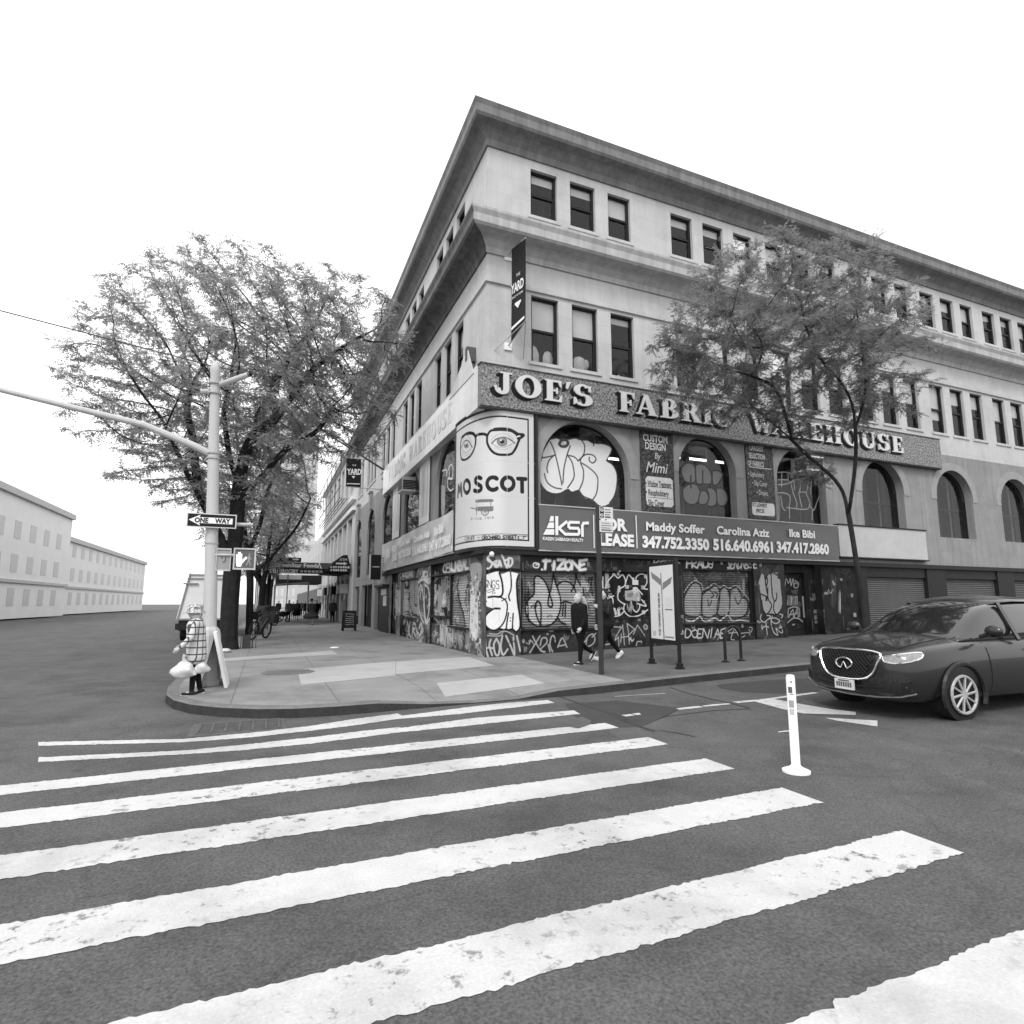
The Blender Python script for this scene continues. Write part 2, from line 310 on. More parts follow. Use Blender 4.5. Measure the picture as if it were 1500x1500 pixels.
class Canvas:
    def __init__(s, u0, u1, v0, v1, res, val=.1):
        s.u0, s.v0, s.res = u0, v0, res
        s.nu, s.nv = int((u1-u0)/res)+2, int((v1-v0)/res)+2
        s.a = np.full((s.nv, s.nu), val, np.float32); s.al = np.zeros_like(s.a); s.z = None
    def _win(s, lo, hi):
        i0, i1 = max(int((lo[0]-s.u0)/s.res), 0), min(int((hi[0]-s.u0)/s.res)+2, s.nu)
        j0, j1 = max(int((lo[1]-s.v0)/s.res), 0), min(int((hi[1]-s.v0)/s.res)+2, s.nv)
        if i1 <= i0 or j1 <= j0: return None
        X, Y = np.meshgrid(s.u0+np.arange(i0, i1)*s.res, s.v0+np.arange(j0, j1)*s.res); return slice(j0, j1), slice(i0, i1), X, Y
    def _mix(s, w, k, val, al=None):
        s.a[w] = s.a[w]*(1-k)+val*k; s.al[w] = np.maximum(s.al[w], k) if al is None else s.al[w]*(1-k)+al*k
    def rect(s, u0, u1, v0, v1, val, k=1., al=None):
        w = s._win((u0, v0), (u1, v1))
        if w: s._mix((w[0], w[1]), k, val, al)
    def M(s, pts): return [s.z(p) for p in pts] if s.z else [tuple(p) for p in pts]
    def stroke(s, pts, width, val, soft=.4, smooth=True, k=1., raw=False, al=None):
        P = [np.array(p, float) for p in (pts if raw else s.M(pts))]
        P = np.array(spline(P) if smooth else P)
        h = width/2; m = h*(1+soft)
        w = s._win(P.min(0)-m, P.max(0)+m)
        if not w: return
        D = np.full(w[2].shape, 9., np.float32)
        for a, b in zip(P[:-1], P[1:]):
            lo, hi = np.minimum(a, b)-m, np.maximum(a, b)+m
            ii = slice(max(int((lo[0]-w[2][0, 0])/s.res), 0), max(int((hi[0]-w[2][0, 0])/s.res)+2, 0)); jj = slice(max(int((lo[1]-w[3][0, 0])/s.res), 0), max(int((hi[1]-w[3][0, 0])/s.res)+2, 0))
            X, Y = w[2][jj, ii], w[3][jj, ii]
            if X.size == 0: continue
            d = b-a; L = max(float(d@d), 1e-12); t = np.clip(((X-a[0])*d[0]+(Y-a[1])*d[1])/L, 0, 1)
            D[jj, ii] = np.minimum(D[jj, ii], np.hypot(X-a[0]-t*d[0], Y-a[1]-t*d[1]))
        e = max(soft*h, s.res*.7); kk = np.clip((h+e*.5-D)/e, 0, 1)*k
        s._mix((w[0], w[1]), kk, val, al)
    def fill(s, pts, val, smooth=True, k=1., raw=False, al=None, mottle=0.):
        P = s.M(pts) if not raw else pts
        P = list(P)+[P[0]]; P = np.array(spline([np.array(p, float) for p in P]) if smooth else P, float)
        w = s._win(P.min(0), P.max(0))
        if not w: return
        X, Y = w[2], w[3]; ins = np.zeros(X.shape, bool)
        for a, b in zip(P[:-1], P[1:]):
            c = ((a[1] > Y) != (b[1] > Y)); ins ^= c & (X < (b[0]-a[0])*(Y-a[1])/(b[1]-a[1]+1e-12)+a[0])
        kk = ins*k
        if mottle: kk = kk*np.clip(1-mottle*nrg.random(X.shape), 0, 1)
        s._mix((w[0], w[1]), kk.astype(np.float32), val, al)
    def text(s, txt, p0, p1, hgt, width, val, slant=0., gap=.28, soft=.5, jit=.06, raw=False, flat=False):
        """letters along p0->p1 (zoom coordinates), letter height hgt (zoom units, up is -y)"""
        n = len(txt); dx, dy = p1[0]-p0[0], p1[1]-p0[1]; cw = 1/n
        for i, ch in enumerate(txt.upper()):
            for line in FONT.get(ch, []):
                pp = []
                for (x, y) in line:
                    t = (i+(x*(1-gap)+gap/2))*cw; jx, jy = rng.uniform(-jit, jit)*cw, rng.uniform(-jit, jit)
                    sg = 1 if raw else -1
                    pp.append((p0[0]+dx*(t+jx)+slant*(y)*hgt, p0[1]+dy*t+sg*(y+jy)*hgt))
                s.stroke(pp, width, val, soft, smooth=(ch not in STRAIGHT), raw=raw)
    def scribble(s, box, n, val, width, k=1., loops=5):
        x0, y0, x1, y1 = box
        for _ in range(n):
            cx, cy = rng.uniform(x0, x1), rng.uniform(y0, y1); pts = []
            for j in range(loops):
                cx += rng.uniform(-.25, .3)*(x1-x0)*.5; pts.append((min(max(cx, x0), x1), rng.uniform(y0, y1)))
            s.stroke(pts, width, val, .5, k=k)
    def drips(s, pts, val, width, k=.8):
        for p in s.M(pts): s.stroke([p, (p[0]+.01, p[1]-rng.uniform(.15, .45))], width, val, .5, raw=True, k=k)
    def grime(s, amp, n=400, size=.25):
        for _ in range(n):
            u, v = s.u0+rng.random()*s.nu*s.res, s.v0+rng.random()*s.nv*s.res; r = size*rng.uniform(.3, 1.3)
            w = s._win((u-r, v-r*1.6), (u+r, v+r*1.6))
            if w: s.a[w[0], w[1]] *= 1-amp*np.exp(-(((w[2]-u)/r*2)**2+((w[3]-v)/r*1.4)**2))*rng.choice([1, -.7])
    def sample(s, U, V):
        i = np.clip(((U-s.u0)/s.res+.5).astype(int), 0, s.nu-1); j = np.clip(((V-s.v0)/s.res+.5).astype(int), 0, s.nv-1)
        return s.a[j, i], s.al[j, i]
def grid_mesh(name, co, nu, nv, val, al, m, parent=None, smooth=False):
    me = bpy.data.meshes.new(name); me.vertices.add(nu*nv); me.vertices.foreach_set('co', co.astype(np.float32).ravel())
    I, J = np.meshgrid(np.arange(nu-1), np.arange(nv-1)); a = (J*nu+I).ravel(); q = np.stack([a, a+1, a+1+nu, a+nu], 1)
    nf = len(q); me.loops.add(nf*4); me.loops.foreach_set('vertex_index', q.ravel().astype(np.int32))
    me.polygons.add(nf); me.polygons.foreach_set('loop_start', np.arange(nf, dtype=np.int32)*4); me.polygons.foreach_set('loop_total', np.full(nf, 4, np.int32))
    if smooth: me.polygons.foreach_set('use_smooth', np.ones(nf, bool))
    at = me.color_attributes.new('Col', 'FLOAT_COLOR', 'POINT'); v = val.ravel(); c = np.stack([v, v, v, al.ravel()], 1)
    at.data.foreach_set('color', c.astype(np.float32).ravel()); me.materials.append(m); me.update(); me.validate()
    o = bpy.data.objects.new(name, me); COL.objects.link(o)
    if parent is not None: o.parent = parent; o.matrix_parent_inverse = world_of(parent).inverted()
    return o
def panel(name, F, cv, u0, u1, v0, v1, d, m, parent, step=.0125, relief=None, alpha=False, su=None):
    nu, nv = max(int((u1-u0)/(su or step))+1, 2), max(int((v1-v0)/step)+1, 2)
    U, V = np.meshgrid(np.linspace(u0, u1, nu), np.linspace(v0, v1, nv)); D = np.full(U.shape, float(d))
    if relief: D = D+relief(U, V)
    val, al = cv.sample(U, V)
    co = np.stack([U, -D, V], -1) if F is FA else np.stack([-D, U, V], -1)
    return grid_mesh(name, co, nu, nv, val, al if alpha else np.ones_like(al), m, parent)
def slats(U, V): return .05*np.abs(np.sin(V*math.pi/.078))**.75

def text(txt, size, m, parent, F, u, v, d, align='LEFT', bold=0., xs=1., name='lettering', space=1., flip=False, thick=.004, shear=0., fit=0):
    cu = bpy.data.curves.new('t', 'FONT'); cu.body = txt; cu.size = size; cu.align_x = align; cu.offset = bold; cu.space_character = space; cu.shear = shear
    cu.resolution_u = 3
    ob = bpy.data.objects.new('t', cu); COL.objects.link(ob); C.view_layer.update()
    me = bpy.data.meshes.new_from_object(ob.evaluated_get(C.evaluated_depsgraph_get())); bpy.data.objects.remove(ob); bpy.data.curves.remove(cu)
    s = -1 if flip else 1
    if fit: xs = fit/max(w.co.x for w in me.vertices)
    me.transform(Matrix.Identity(4))
    for w in me.vertices:
        x, y, z = w.co; w.co = F((u+s*x*xs, v+y, d+z))
    me.name = name; me.materials.clear(); me.materials.append(m); me.update()
    o = bpy.data.objects.new(name, me); COL.objects.link(o)
    if parent is not None: o.parent = parent; o.matrix_parent_inverse = world_of(parent).inverted()
    return o

# ------------------------------------------------ ground
def seg(a, b, n): return [tuple(np.array(a)+(np.array(b)-np.array(a))*i/n) for i in range(n)]
gb = MB(); gb.quad((-500, -500, -.154), (700, -500, -.154), (700, 700, -.154), (-500, 700, -.154)); struct(gb.build('ground', M['asphalt']))
def rz_(x, y): return gz(x)-.15
g = MB(); xs = [-60, -30, -12, -8]+[i*1.0-6 for i in range(0, 50)]+[60, 90]; ys = [-40, -20, -16, -12, -10, -8, -6, -4, 0, 10, 60, 160]
vs = [(x, y, rz_(x, y)) for y in ys for x in xs]; n = len(xs)
g.add(vs, [(j*n+i, j*n+i+1, (j+1)*n+i+1, (j+1)*n+i) for j in range(len(ys)-1) for i in range(n-1)]); struct(g.build('road', M['asphalt'], smooth=True))
KERB = [(90, -5.6), (40, -5.6), (20, -5.6), (12, -5.62), (8, -5.65), (5.8, -5.68), (4, -5.72), (2, -5.8), (.8, -5.88), (0, -5.93), (-.8, -5.98), (-1.6, -6.02), (-2.4, -6.06), (-3.2, -6.12), (-4, -6.2), (-4.6, -6.24), (-5.2, -6.2), (-5.7, -6.02), (-6.2, -5.68), (-6.6, -5.25), (-6.9, -4.7), (-7.1, -4.0), (-7.2, -3), (-7.25, -1), (-7.25, 4), (-7.25, 15), (-7.25, 40), (-7.25, 160)]
INN = [(90, .3), (40, .3), (20, .3), (12, .3), (8, .3), (5.8, .3), (4, .3), (2, .3), (.8, .3), (.3, .3), (.3, .3), (.3, .3), (.3, .3), (.3, .3), (.3, .4), (.3, .5), (.3, .7), (.3, 1), (.3, 1.4), (.3, 2), (.3, 2.6), (.3, 3.2), (.3, 4), (.3, 5), (.3, 8), (.3, 18), (.3, 42), (.3, 160)]
TS = [0, .04, .1, .18, .3, .5, .75, 1]
def kz(x, y, t):                                            # pavement height: dropped kerb in front of the corner
    dip = math.exp(-((x+2.2)/1.25)**4) if y < -4 else 0
    return gz(x)-dip*.115*max(0, 1-t/.3)
def pave_z(p):                                              # height of the pavement surface at a point
    best = 9
    for (a, b) in zip(KERB, INN):
        for t in (0, .04, .1, .18, .3): 
            q = (a[0]+(b[0]-a[0])*t, a[1]+(b[1]-a[1])*t); dd = (q[0]-p[0])**2+(q[1]-p[1])**2
            if dd < best: best = dd; z = kz(a[0], a[1], t)
    return z if best < 1 else gz(p[0])
s_ = MB(); n = len(TS)
for a, b in zip(KERB, INN):
    for t in TS: x, y = a[0]+(b[0]-a[0])*t, a[1]+(b[1]-a[1])*t; s_.v.append(Vector((x, y, kz(a[0], a[1], t) if t < .3 else gz(x))))
for i in range(len(KERB)-1):
    for j in range(n-1): s_.f.append([i*n+j, (i+1)*n+j, (i+1)*n+j+1, i*n+j+1]); s_.mi.append(0)
for i, f in enumerate(s_.f): s_.mi[i] = 1 if KERB[f[0]//n][0] > .9 and KERB[f[1]//n][0] > .7 else 0
walk = struct(s_.build('sidewalk', [M['paving'], M['paving3']], smooth=True))
from mathutils.bvhtree import BVHTree
tm = bmesh.new(); tm.from_mesh(walk.data); bmesh.ops.triangulate(tm, faces=tm.faces); tm.to_mesh(walk.data); tm.free()
BV = BVHTree.FromPolygons([v.co for v in walk.data.vertices], [tuple(p.vertices) for p in walk.data.polygons])
def slab(a, b, c, d, m, zoom, n=14):
    q = MB(); P = []
    for j in range(n+1):
        for i in range(n+1):
            s, t = i/n, j/n; u = [(1-t)*((1-s)*a[k]+s*b[k])+t*((1-s)*d[k]+s*c[k]) for k in (0, 1)]
            r = ray(zoom[0]+u[0]/zoom[2], zoom[1]+u[1]/zoom[2]); h = BV.ray_cast(CAM, r.normalized())[0]; q.v.append(h+Vector((0, 0, .004)))
    q.f = [[j*(n+1)+i, j*(n+1)+i+1, (j+1)*(n+1)+i+1, (j+1)*(n+1)+i] for j in range(n) for i in range(n)]; q.mi = [0]*len(q.f); return struct(q.build('pavement_slab', m, smooth=True))
k = MB(); rings = []
for i, (x, y) in enumerate(KERB):
    a, b = np.array(KERB[max(i-1, 0)]), np.array(KERB[min(i+1, len(KERB)-1)]); d = b-a; d = d/np.linalg.norm(d); nrm = np.array((-d[1], d[0]))
    if (np.array((INN[i]))-np.array((x, y)))@nrm > 0: nrm = -nrm                     # outward
    z = kz(x, y, 0)
    o1, i1 = np.array((x, y))+nrm*.03, np.array((x, y))-nrm*.14
    rings.append([(i1[0], i1[1], z-.02), (i1[0], i1[1], z+.005), (o1[0]-nrm[0]*.02, o1[1]-nrm[1]*.02, z+.005), (o1[0], o1[1], z-.02), (o1[0]+nrm[0]*.01, o1[1]+nrm[1]*.01, gz(x)-.25)])
k.tube_rings(rings)
for i, f in enumerate(k.f): k.mi[i] = 1 if len(f) == 4 and all(j % 5 in (3, 4) for j in f) else 0  # outer kerb face gets a darker colour with its shade painted in
struct(k.build('kerb', [M['kerb'], M['kerbf']]))
def sheet(name, pts, m, dz, road=True, zoom=None, thick=0):
    """thin painted or laid sheet; corners are photo points on the road or the pavement"""
    P = []
    for q in pts:
        if zoom: q = (zoom[0]+q[0]/zoom[2], zoom[1]+q[1]/zoom[2])
        if road: p = gp(q[0], q[1], -.15); z = rz_(p.x, p.y)
        else:
            p = gp(q[0], q[1]); 
            for _ in range(6): p = gp(q[0], q[1], pave_z(p)-gz(p.x))
            z = pave_z(p)
        P.append((p.x, p.y, z+dz))
    b = MB(); b.add(P, [tuple(range(len(P)))] if len(P) < 5 or zoom == 'ngon' else [(i, i+1, len(P)-2-i, len(P)-1-i) for i in range(len(P)//2-1)])
    return struct(b.build(name, m))
Z4, Z5, Z6 = (260, 770, 1500/340), (580, 770, 1500/340), (900, 770, 1500/340)
# crosswalk stripes (upper edge left to right, lower edge back)
def px4(p, z): return (z[0]+p[0]/z[2], z[1]+p[1]/z[2])
STR = [([(-900, 1400), (40, 1380)], [(500, 1338), (850, 1297), (1150, 1250), (1420, 1215)], [(40, 1130+100), (500, 1170), (700, 1148), (980, 1128)], [(1025, 1146), (700, 1184), (400, 1220), (0, 1252)], [(1150, 1292), (850, 1328), (500, 1368), (40, 1402), (-900, 1425)]),
       ([(-900, 1500), (40, 1455)], [(400, 1420), (880, 1368), (1180, 1330), (1420, 1305)], [(40, 1308), (500, 1245), (800, 1222), (1150, 1195)], [(1188, 1218), (850, 1252), (450, 1296), (0, 1340)], [(1150, 1375), (850, 1412), (400, 1455), (40, 1480), (-900, 1530)])]
for a, b, c_, d_, e in STR:
    P = [px4(p, Z4) for p in a+b]+[px4(p, Z5) for p in c_]+[px4(p, Z5) for p in d_]+[px4(p, Z4) for p in e]
    top = [px4(p, Z4) for p in a+b]+[px4(p, Z5) for p in c_]; bot = ([px4(p, Z5) for p in d_]+[px4(p, Z4) for p in e])[::-1]
    # resample both edges on a common parameter and lay quads
    def along(E, n):
        E = [gp(q[0], q[1], -.15) for q in E]; E = [np.array((p.x, p.y)) for p in E]; L = np.cumsum([0]+[np.linalg.norm(E[i+1]-E[i]) for i in range(len(E)-1)])
        return [np.array((np.interp(t, L, [q[0] for q in E]), np.interp(t, L, [q[1] for q in E]))) for t in np.linspace(0, L[-1], n)]
    n = 260; A_, B_ = along(top, n), along(bot, n); q = MB()
    for i in range(n):
        for E_ in (A_, B_): p = E_[i]+np.array((0, rng.gauss(0, .006)+.008*math.sin(i*.7+E_[0][1]*9)*rng.random())); q.v.append(Vector((p[0], p[1], rz_(p[0], 0)+.004)))
    for i in range(n-1): q.f.append([2*i, 2*i+2, 2*i+3, 2*i+1]); q.mi.append(0)
    struct(q.build('crosswalk_stripe', M['road_paint']))
def stripe(x0, x1, y0, y1, slope=.1, wob=.012):
    q = MB(); n = 300
    for i in range(n+1):
        x = x0+(x1-x0)*i/n
        for y in (y0, y1): q.v.append(Vector((x, y-slope*(x1-x)+rng.gauss(0, .006)+.01*math.sin(x*7+y)*rng.random(), rz_(x, 0)+.004)))
    for i in range(n): q.f.append([2*i, 2*i+2, 2*i+3, 2*i+1]); q.mi.append(0)
    struct(q.build('crosswalk_stripe', M['road_paint']))
stripe(-9.5, -1.25, -8.62, -8.28, .04); stripe(-9.5, -1.22, -9.62, -9.22, .03); stripe(-9.5, -1.25, -10.7, -10.28, .02)
for i in range(4): stripe(-9.6, -1.3, -11.75-i*1.08, -11.33-i*1.08, .02)
# pale and dark slabs in the pavement
slab((772, 932), (1408, 876), (1408, 970), (800, 1030), M['paving2'], Z4); slab((0, 878), (470, 850), (640, 905), (0, 962), M['paving2'], Z5)
slab((300, 858), (1000, 808), (1035, 832), (300, 876), M['paving2'], Z4); slab((262, 1018), (810, 964), (960, 1020), (318, 1108), M['paving2'], Z5)
# road patches, seams, lane paint
sheet('asphalt_patch', [(1105, 1300), (1135, 1255), (1200, 1236), (1262, 1262), (1250, 1290), (1180, 1314)], M['asphalt'], .0065, zoom=Z5)
sheet('asphalt_patch', [(660, 1030), (860, 1010), (1240, 985), (1460, 1010), (1300, 1075), (1080, 1085), (820, 1075), (680, 1050)], M['asphalt2'], .003, zoom=Z6)
sheet('asphalt_patch', [(1700, 1240), (1980, 1225)] and [(2060, 1150), (2400, 1130), (2820, 1180), (2560, 1300), (2300, 1310), (2120, 1230)], M['asphalt2'], .002, zoom=(360, 770, 1500/340))
def seam(pts, w, m, zoom, name='tar_seam', dz=.003, dashes=False):
    P = [gp(*px4(p, zoom), -.15) for p in pts]; b = MB()
    for i, p in enumerate(P):
        d = (P[min(i+1, len(P)-1)]-P[max(i-1, 0)]); d.z = 0; d.normalize(); nn = Vector((-d.y, d.x, 0)); ww = w*rng.uniform(.6, 1.2)/2
        for s in (1, -1): q = p+nn*ww*s; b.v.append(Vector((q.x, q.y, rz_(q.x, q.y)+dz)))
    b.f = [[2*i, 2*i+2, 2*i+3, 2*i+1] for i in range(len(P)-1) if not dashes or i % 2 == 0]; b.mi = [0]*len(b.f)
    return struct(b.build(name, m))
seam([(355, 1045), (480, 1085), (620, 1120), (760, 1150), (870, 1180)], .05, M['seam'], Z6)
seam([(1000, 1085), (1100, 1120), (1240, 1170), (1420, 1225), (1500, 1260)], .06, M['seam'], Z5)
seam([(0, 1240), (130, 1290), (260, 1330)], .07, M['seam'], Z6)
seam([(120, 1265), (400, 1225), (650, 1195), (880, 1185)], .05, M['seam'], Z6)
seam([(300, 1325), (400, 1340), (520, 1365)], .05, M['seam'], Z6)
seam([(0, 1105), (150, 1095), (330, 1085)], .035, M['road_paint'], Z6, 'lane_line', .004)
for seg_ in ([(60, 1230), (90, 1227), (118, 1223)], [(130, 1221), (170, 1216), (235, 1207)], [(250, 1204), (320, 1196), (385, 1190)], [(410, 1187), (480, 1179), (560, 1170)], [(572, 1168), (650, 1160), (745, 1152)]): seam(seg_, .11, M['road_paint'], Z6, 'lane_line', .004)
seam([(780, 1143), (950, 1128), (1120, 1105), (1305, 1080)], .13, M['road_paint'], Z6, 'lane_line', .004)
sheet('road_marking', [(880, 1130), (1010, 1118), (1180, 1150), (1420, 1190), (1560, 1205), (1560, 1225), (1220, 1215), (1080, 1185)], M['road_paint'], .0045, zoom=Z6)
sheet('road_marking', [(1360, 1243), (1700, 1262), (1700, 1300), (1440, 1262)], M['road_paint'], .0045, zoom=Z6)
sheet('road_marking', [(1060, 1332), (1130, 1324), (1180, 1322), (1180, 1328), (1130, 1332), (1060, 1338)], M['road_paint'], .0045, zoom=Z6)
# storm drain grate in the gutter, manhole in the pavement, litter
dr = thing('drain_grate', 'rusty iron storm drain grate in the gutter beside the curved kerb', 'drain', gp(*px4((400, 1300), Z4), -.15))
db = MB(); c0 = gp(*px4((400, 1300), Z4), -.15)
for i in range(9): db.box(c0.x-.5, c0.x+.5, c0.y-.30+i*.075, c0.y-.265+i*.075, -.149, -.138)
for i in range(7): db.box(c0.x-.5+i*.163, c0.x-.47+i*.163, c0.y-.32, c0.y+.36, -.149, -.134)
db.build('grate', M['drain'], dr); fb = MB(); fb.box(c0.x-.58, c0.x+.58, c0.y-.40, c0.y+.44, -.153, -.147); fb.build('frame', M['drain'], dr)
mh = gp(*px4((715, 948), Z4)); m_ = MB(); m_.lathe((mh.x, mh.y, gz(mh.x)), [(.55, -.02), (.55, .004), (.5, .008), (.01, .008)], 28)
for i in range(-5, 6):
    m_.box(mh.x+i*.085-.02, mh.x+i*.085+.02, mh.y-.38, mh.y+.38, gz(mh.x), gz(mh.x)+.012)
tag(m_.build('manhole_cover', mat('worn_iron', .16, .6, .2, 8)), 'round worn iron manhole cover set in the pavement', 'manhole cover')
lit = MB(); c = gp(*px4((308, 820), Z4)); lit.ball((c.x, c.y, .06), .17, 10, (1, .8, .4)); tag(lit.build('rubbish_bag', M['bag'], smooth=True), 'small crumpled white bag lying at the foot of the nearest tree', 'rubbish')
lit = MB(); c = gp(*px4((1015, 792), Z4)); lit.ball((c.x, c.y, .02), .12, 8, (1.3, .6, .25)); tag(lit.build('paper_scrap', M['white'], smooth=True), 'flat white scrap of paper lying on open pavement', 'litter')
# ------------------------------------------------ the corner building
UA, UB = 40., 27.4                                          # length of the two fronts
bld = thing('corner_building', 'four storey stone corner building with arched second floor and graffiti covered shop shutters', 'building', (0, 0, 0))
def wall_holes(mb, u0, u1, v0, v1, holes, dep, d=0.):
    us = sorted({u0, u1, *[h[0] for h in holes], *[h[1] for h in holes]}); vs = sorted({v0, v1, *[h[2] for h in holes], *[h[3] for h in holes]})
    for a, b in zip(us[:-1], us[1:]):
        for c, e in zip(vs[:-1], vs[1:]):
            if not any(h[0] <= (a+b)/2 <= h[1] and h[2] <= (c+e)/2 <= h[3] for h in holes):
                mb.quad((a, c, d), (b, c, d), (b, e, d), (a, e, d))
    for a, b, c, e in holes:
        for p, q in (((a, c), (b, c)), ((b, c), (b, e)), ((b, e), (a, e)), ((a, e), (a, c))):
            mb.quad((p[0], p[1], d), (q[0], q[1], d), (q[0], q[1], d-dep), (p[0], p[1], d-dep))
def arch_curve(c, r, spring, n=24, k=1.): return [(c+r*math.cos(math.pi*i/n), spring+k*r*math.sin(math.pi*i/n)) for i in range(n+1)]
def arch_bay(mb, a, b, v0, v1, c, r, spring, base, dep):
    AC = arch_curve(c, r, spring); n = len(AC)
    for x0, x1 in ((a, c-r), (c+r, b)): mb.quad((x0, v0, 0), (x1, v0, 0), (x1, spring, 0), (x0, spring, 0))
    mb.quad((c-r, v0, 0), (c+r, v0, 0), (c+r, base, 0), (c-r, base, 0))
    top = [(c+r, spring)]
    for i in range(n-1):
        p, q = AC[i], AC[i+1]
        mb.quad((p[0], p[1], 0), (p[0], v1, 0), (q[0], v1, 0), (q[0], q[1], 0)); mb.quad((p[0], p[1], 0), (q[0], q[1], 0), (q[0], q[1], -dep), (p[0], p[1], -dep))
    mb.quad((c+r, spring, 0), (b, spring, 0), (b, v1, 0), (c+r, v1, 0)); mb.quad((a, spring, 0), (c-r, spring, 0), (c-r, v1, 0), (a, v1, 0))
    for x in (c-r, c+r): mb.quad((x, base, 0), (x, spring, 0), (x, spring, -dep), (x, base, -dep))
    mb.quad((c-r, base, 0), (c+r, base, 0), (c+r, base, -dep), (c-r, base, -dep))
GA = [1.47+0, 7.0, 11.5]+[16.1+4.6*i for i in range(5)]; GB = [2.3, 8.05, 13.65, 19.2, 24.2]
WA = [(g+o, g+o+w) for g in GA for o, w in ((0, .95), (1.44, .95), (2.9, .9))]; WB = [(g+o, g+o+.95) for g in GB for o in ((0, 1.38, 2.72) if g < 19 else (0, 1.2, 2.4)) if g+o+.95 < UB-.2]
V3, V4 = (8.87, 11.05), (13.78, 15.42)
ua, ub = MB(FA), MB(FB)
wall_holes(ua, 0, UA, 7.9, 16.6, [(a, b, *v) for a, b in WA for v in (V3, V4)], .26); wall_holes(ub, 0, UB, 7.9, 16.6, [(a, b, *v) for a, b in WB for v in (V3, V4)], .26)
ua.build('upper_wall', M['stone'], bld); ub.build('upper_wall', M['stone'], bld)
rf = MB(); rf.quad((-.1, -.1, 16.55), (UA, -.1, 16.55), (UA, UB, 16.55), (-.1, UB, 16.55)); rf.quad((UA, 0, 0), (UA, UB, 0), (UA, UB, 16.55), (UA, 0, 16.55)); rf.quad((0, UB, 7.9), (UA, UB, 7.9), (UA, UB, 16.55), (0, UB, 16.55))
rf.build('roof', M['grey2'], bld)
AA = [(3.35, 1.6, 5.56), (8.15, 1.24, 5.98), (12.58, 1.25, 5.98)]+[(17.1+4.6*i, 1.25, 5.98) for i in range(5)]; AB = [(3.95, 1.5, 5.72), (9.5, 1.5, 5.72), (15.1, 1.4, 5.78), (20.3, 1.4, 5.78), (25.4, 1.2, 5.95)]
la, lb, rings = MB(FA), MB(FB), []
def mids(L, end): e = [.5]+[(a[0]+b[0])/2 for a, b in zip(L[:-1], L[1:])]+[end]; return list(zip(e[:-1], e[1:]))
for (c, r, s), (a, b) in zip(AA, mids(AA, UA)): arch_bay(la, a, b, 2.95, 7.9, c, r, s, 4.25, .42)
for (c, r, s), (a, b) in zip(AB, mids(AB, UB)): arch_bay(lb, a, b, 2.95, 7.9, c, r, s, 4.25 if c < 16 else 3.2, .17)
la.add([(0, 2.95, -.5), (.5, 2.95, 0), (.5, 7.9, 0), (0, 7.9, -.5)], [(0, 1, 2, 3)]); la.build('arcade_wall', M['lower'], bld); lb.build('arcade_wall', M['lower'], bld)
def arch_ring(F, c, r, s, base):
    b = MB(F); o = arch_curve(c, r+.34, s, 30); i_ = arch_curve(c, r, s, 30)
    o = [(c+r+.34, s-.1)]+o+[(c-r-.34, s-.1)]; i_ = [(c+r, s-.1)]+i_+[(c-r, s-.1)]
    for k in range(len(o)-1):
        b.quad((o[k][0], o[k][1], .02), (o[k+1][0], o[k+1][1], .02), (i_[k+1][0], i_[k+1][1], .02), (i_[k][0], i_[k][1], .02)); b.quad((o[k][0], o[k][1], .02), (o[k+1][0], o[k+1][1], .02), (o[k+1][0], o[k+1][1], 0), (o[k][0], o[k][1], 0))
    b.build('arch_surround', M['arch'], bld)
for c, r, s in AA: arch_ring(FA, c, r, s, 4.3)
def keystone(F, c, z0, z1):
    b = MB(F); b.prism([(c-.16, z0), (c+.16, z0), (c+.3, z1), (c-.3, z1)], 0, .16); b.prism([(c-.34, z1), (c+.34, z1), (c+.38, z1+.12), (c-.38, z1+.12)], 0, .22); b.build('keystone', M['arch'], bld)
for c in (20.3, 25.4, 15.6): keystone(FB, c, 7.15, 8.15)
def molding(name, prof, m, ub=UB, ua=UA, half=None):
    b = MB(); rg = [[FB((ub, v, d)) for d, v in prof], [(-d, -d, v) for d, v in prof], [FA((ua, v, d)) for d, v in prof]]; b.tube_rings(rg if half is None else rg[half:half+2], half is None); return b.build(name, m, bld)
for half in (0, 1): molding('belt_cornice', [(-.02, 12.1), (.06, 12.1), (.08, 12.28), (.22, 12.45), (.3, 12.5), (.62, 12.55), (.68, 12.62), (.68, 12.86), (.74, 13.0), (.74, 13.08), (-.02, 13.2)], M[('cornice', 'cornice2')[half]], half=half)  # avenue half darker: its shade, besides the weathering, is put into the colour
molding('top_cornice', [(-.02, 15.72), (.06, 15.72), (.08, 15.95), (.22, 16.1), (.3, 16.16), (.55, 16.22), (.6, 16.3), (.6, 16.55), (.66, 16.7), (-.02, 16.85)], M['topcornice'])
molding('string_course', [(-.02, 11.13), (.07, 11.16), (.07, 11.32), (-.02, 11.36)], M['stone'])
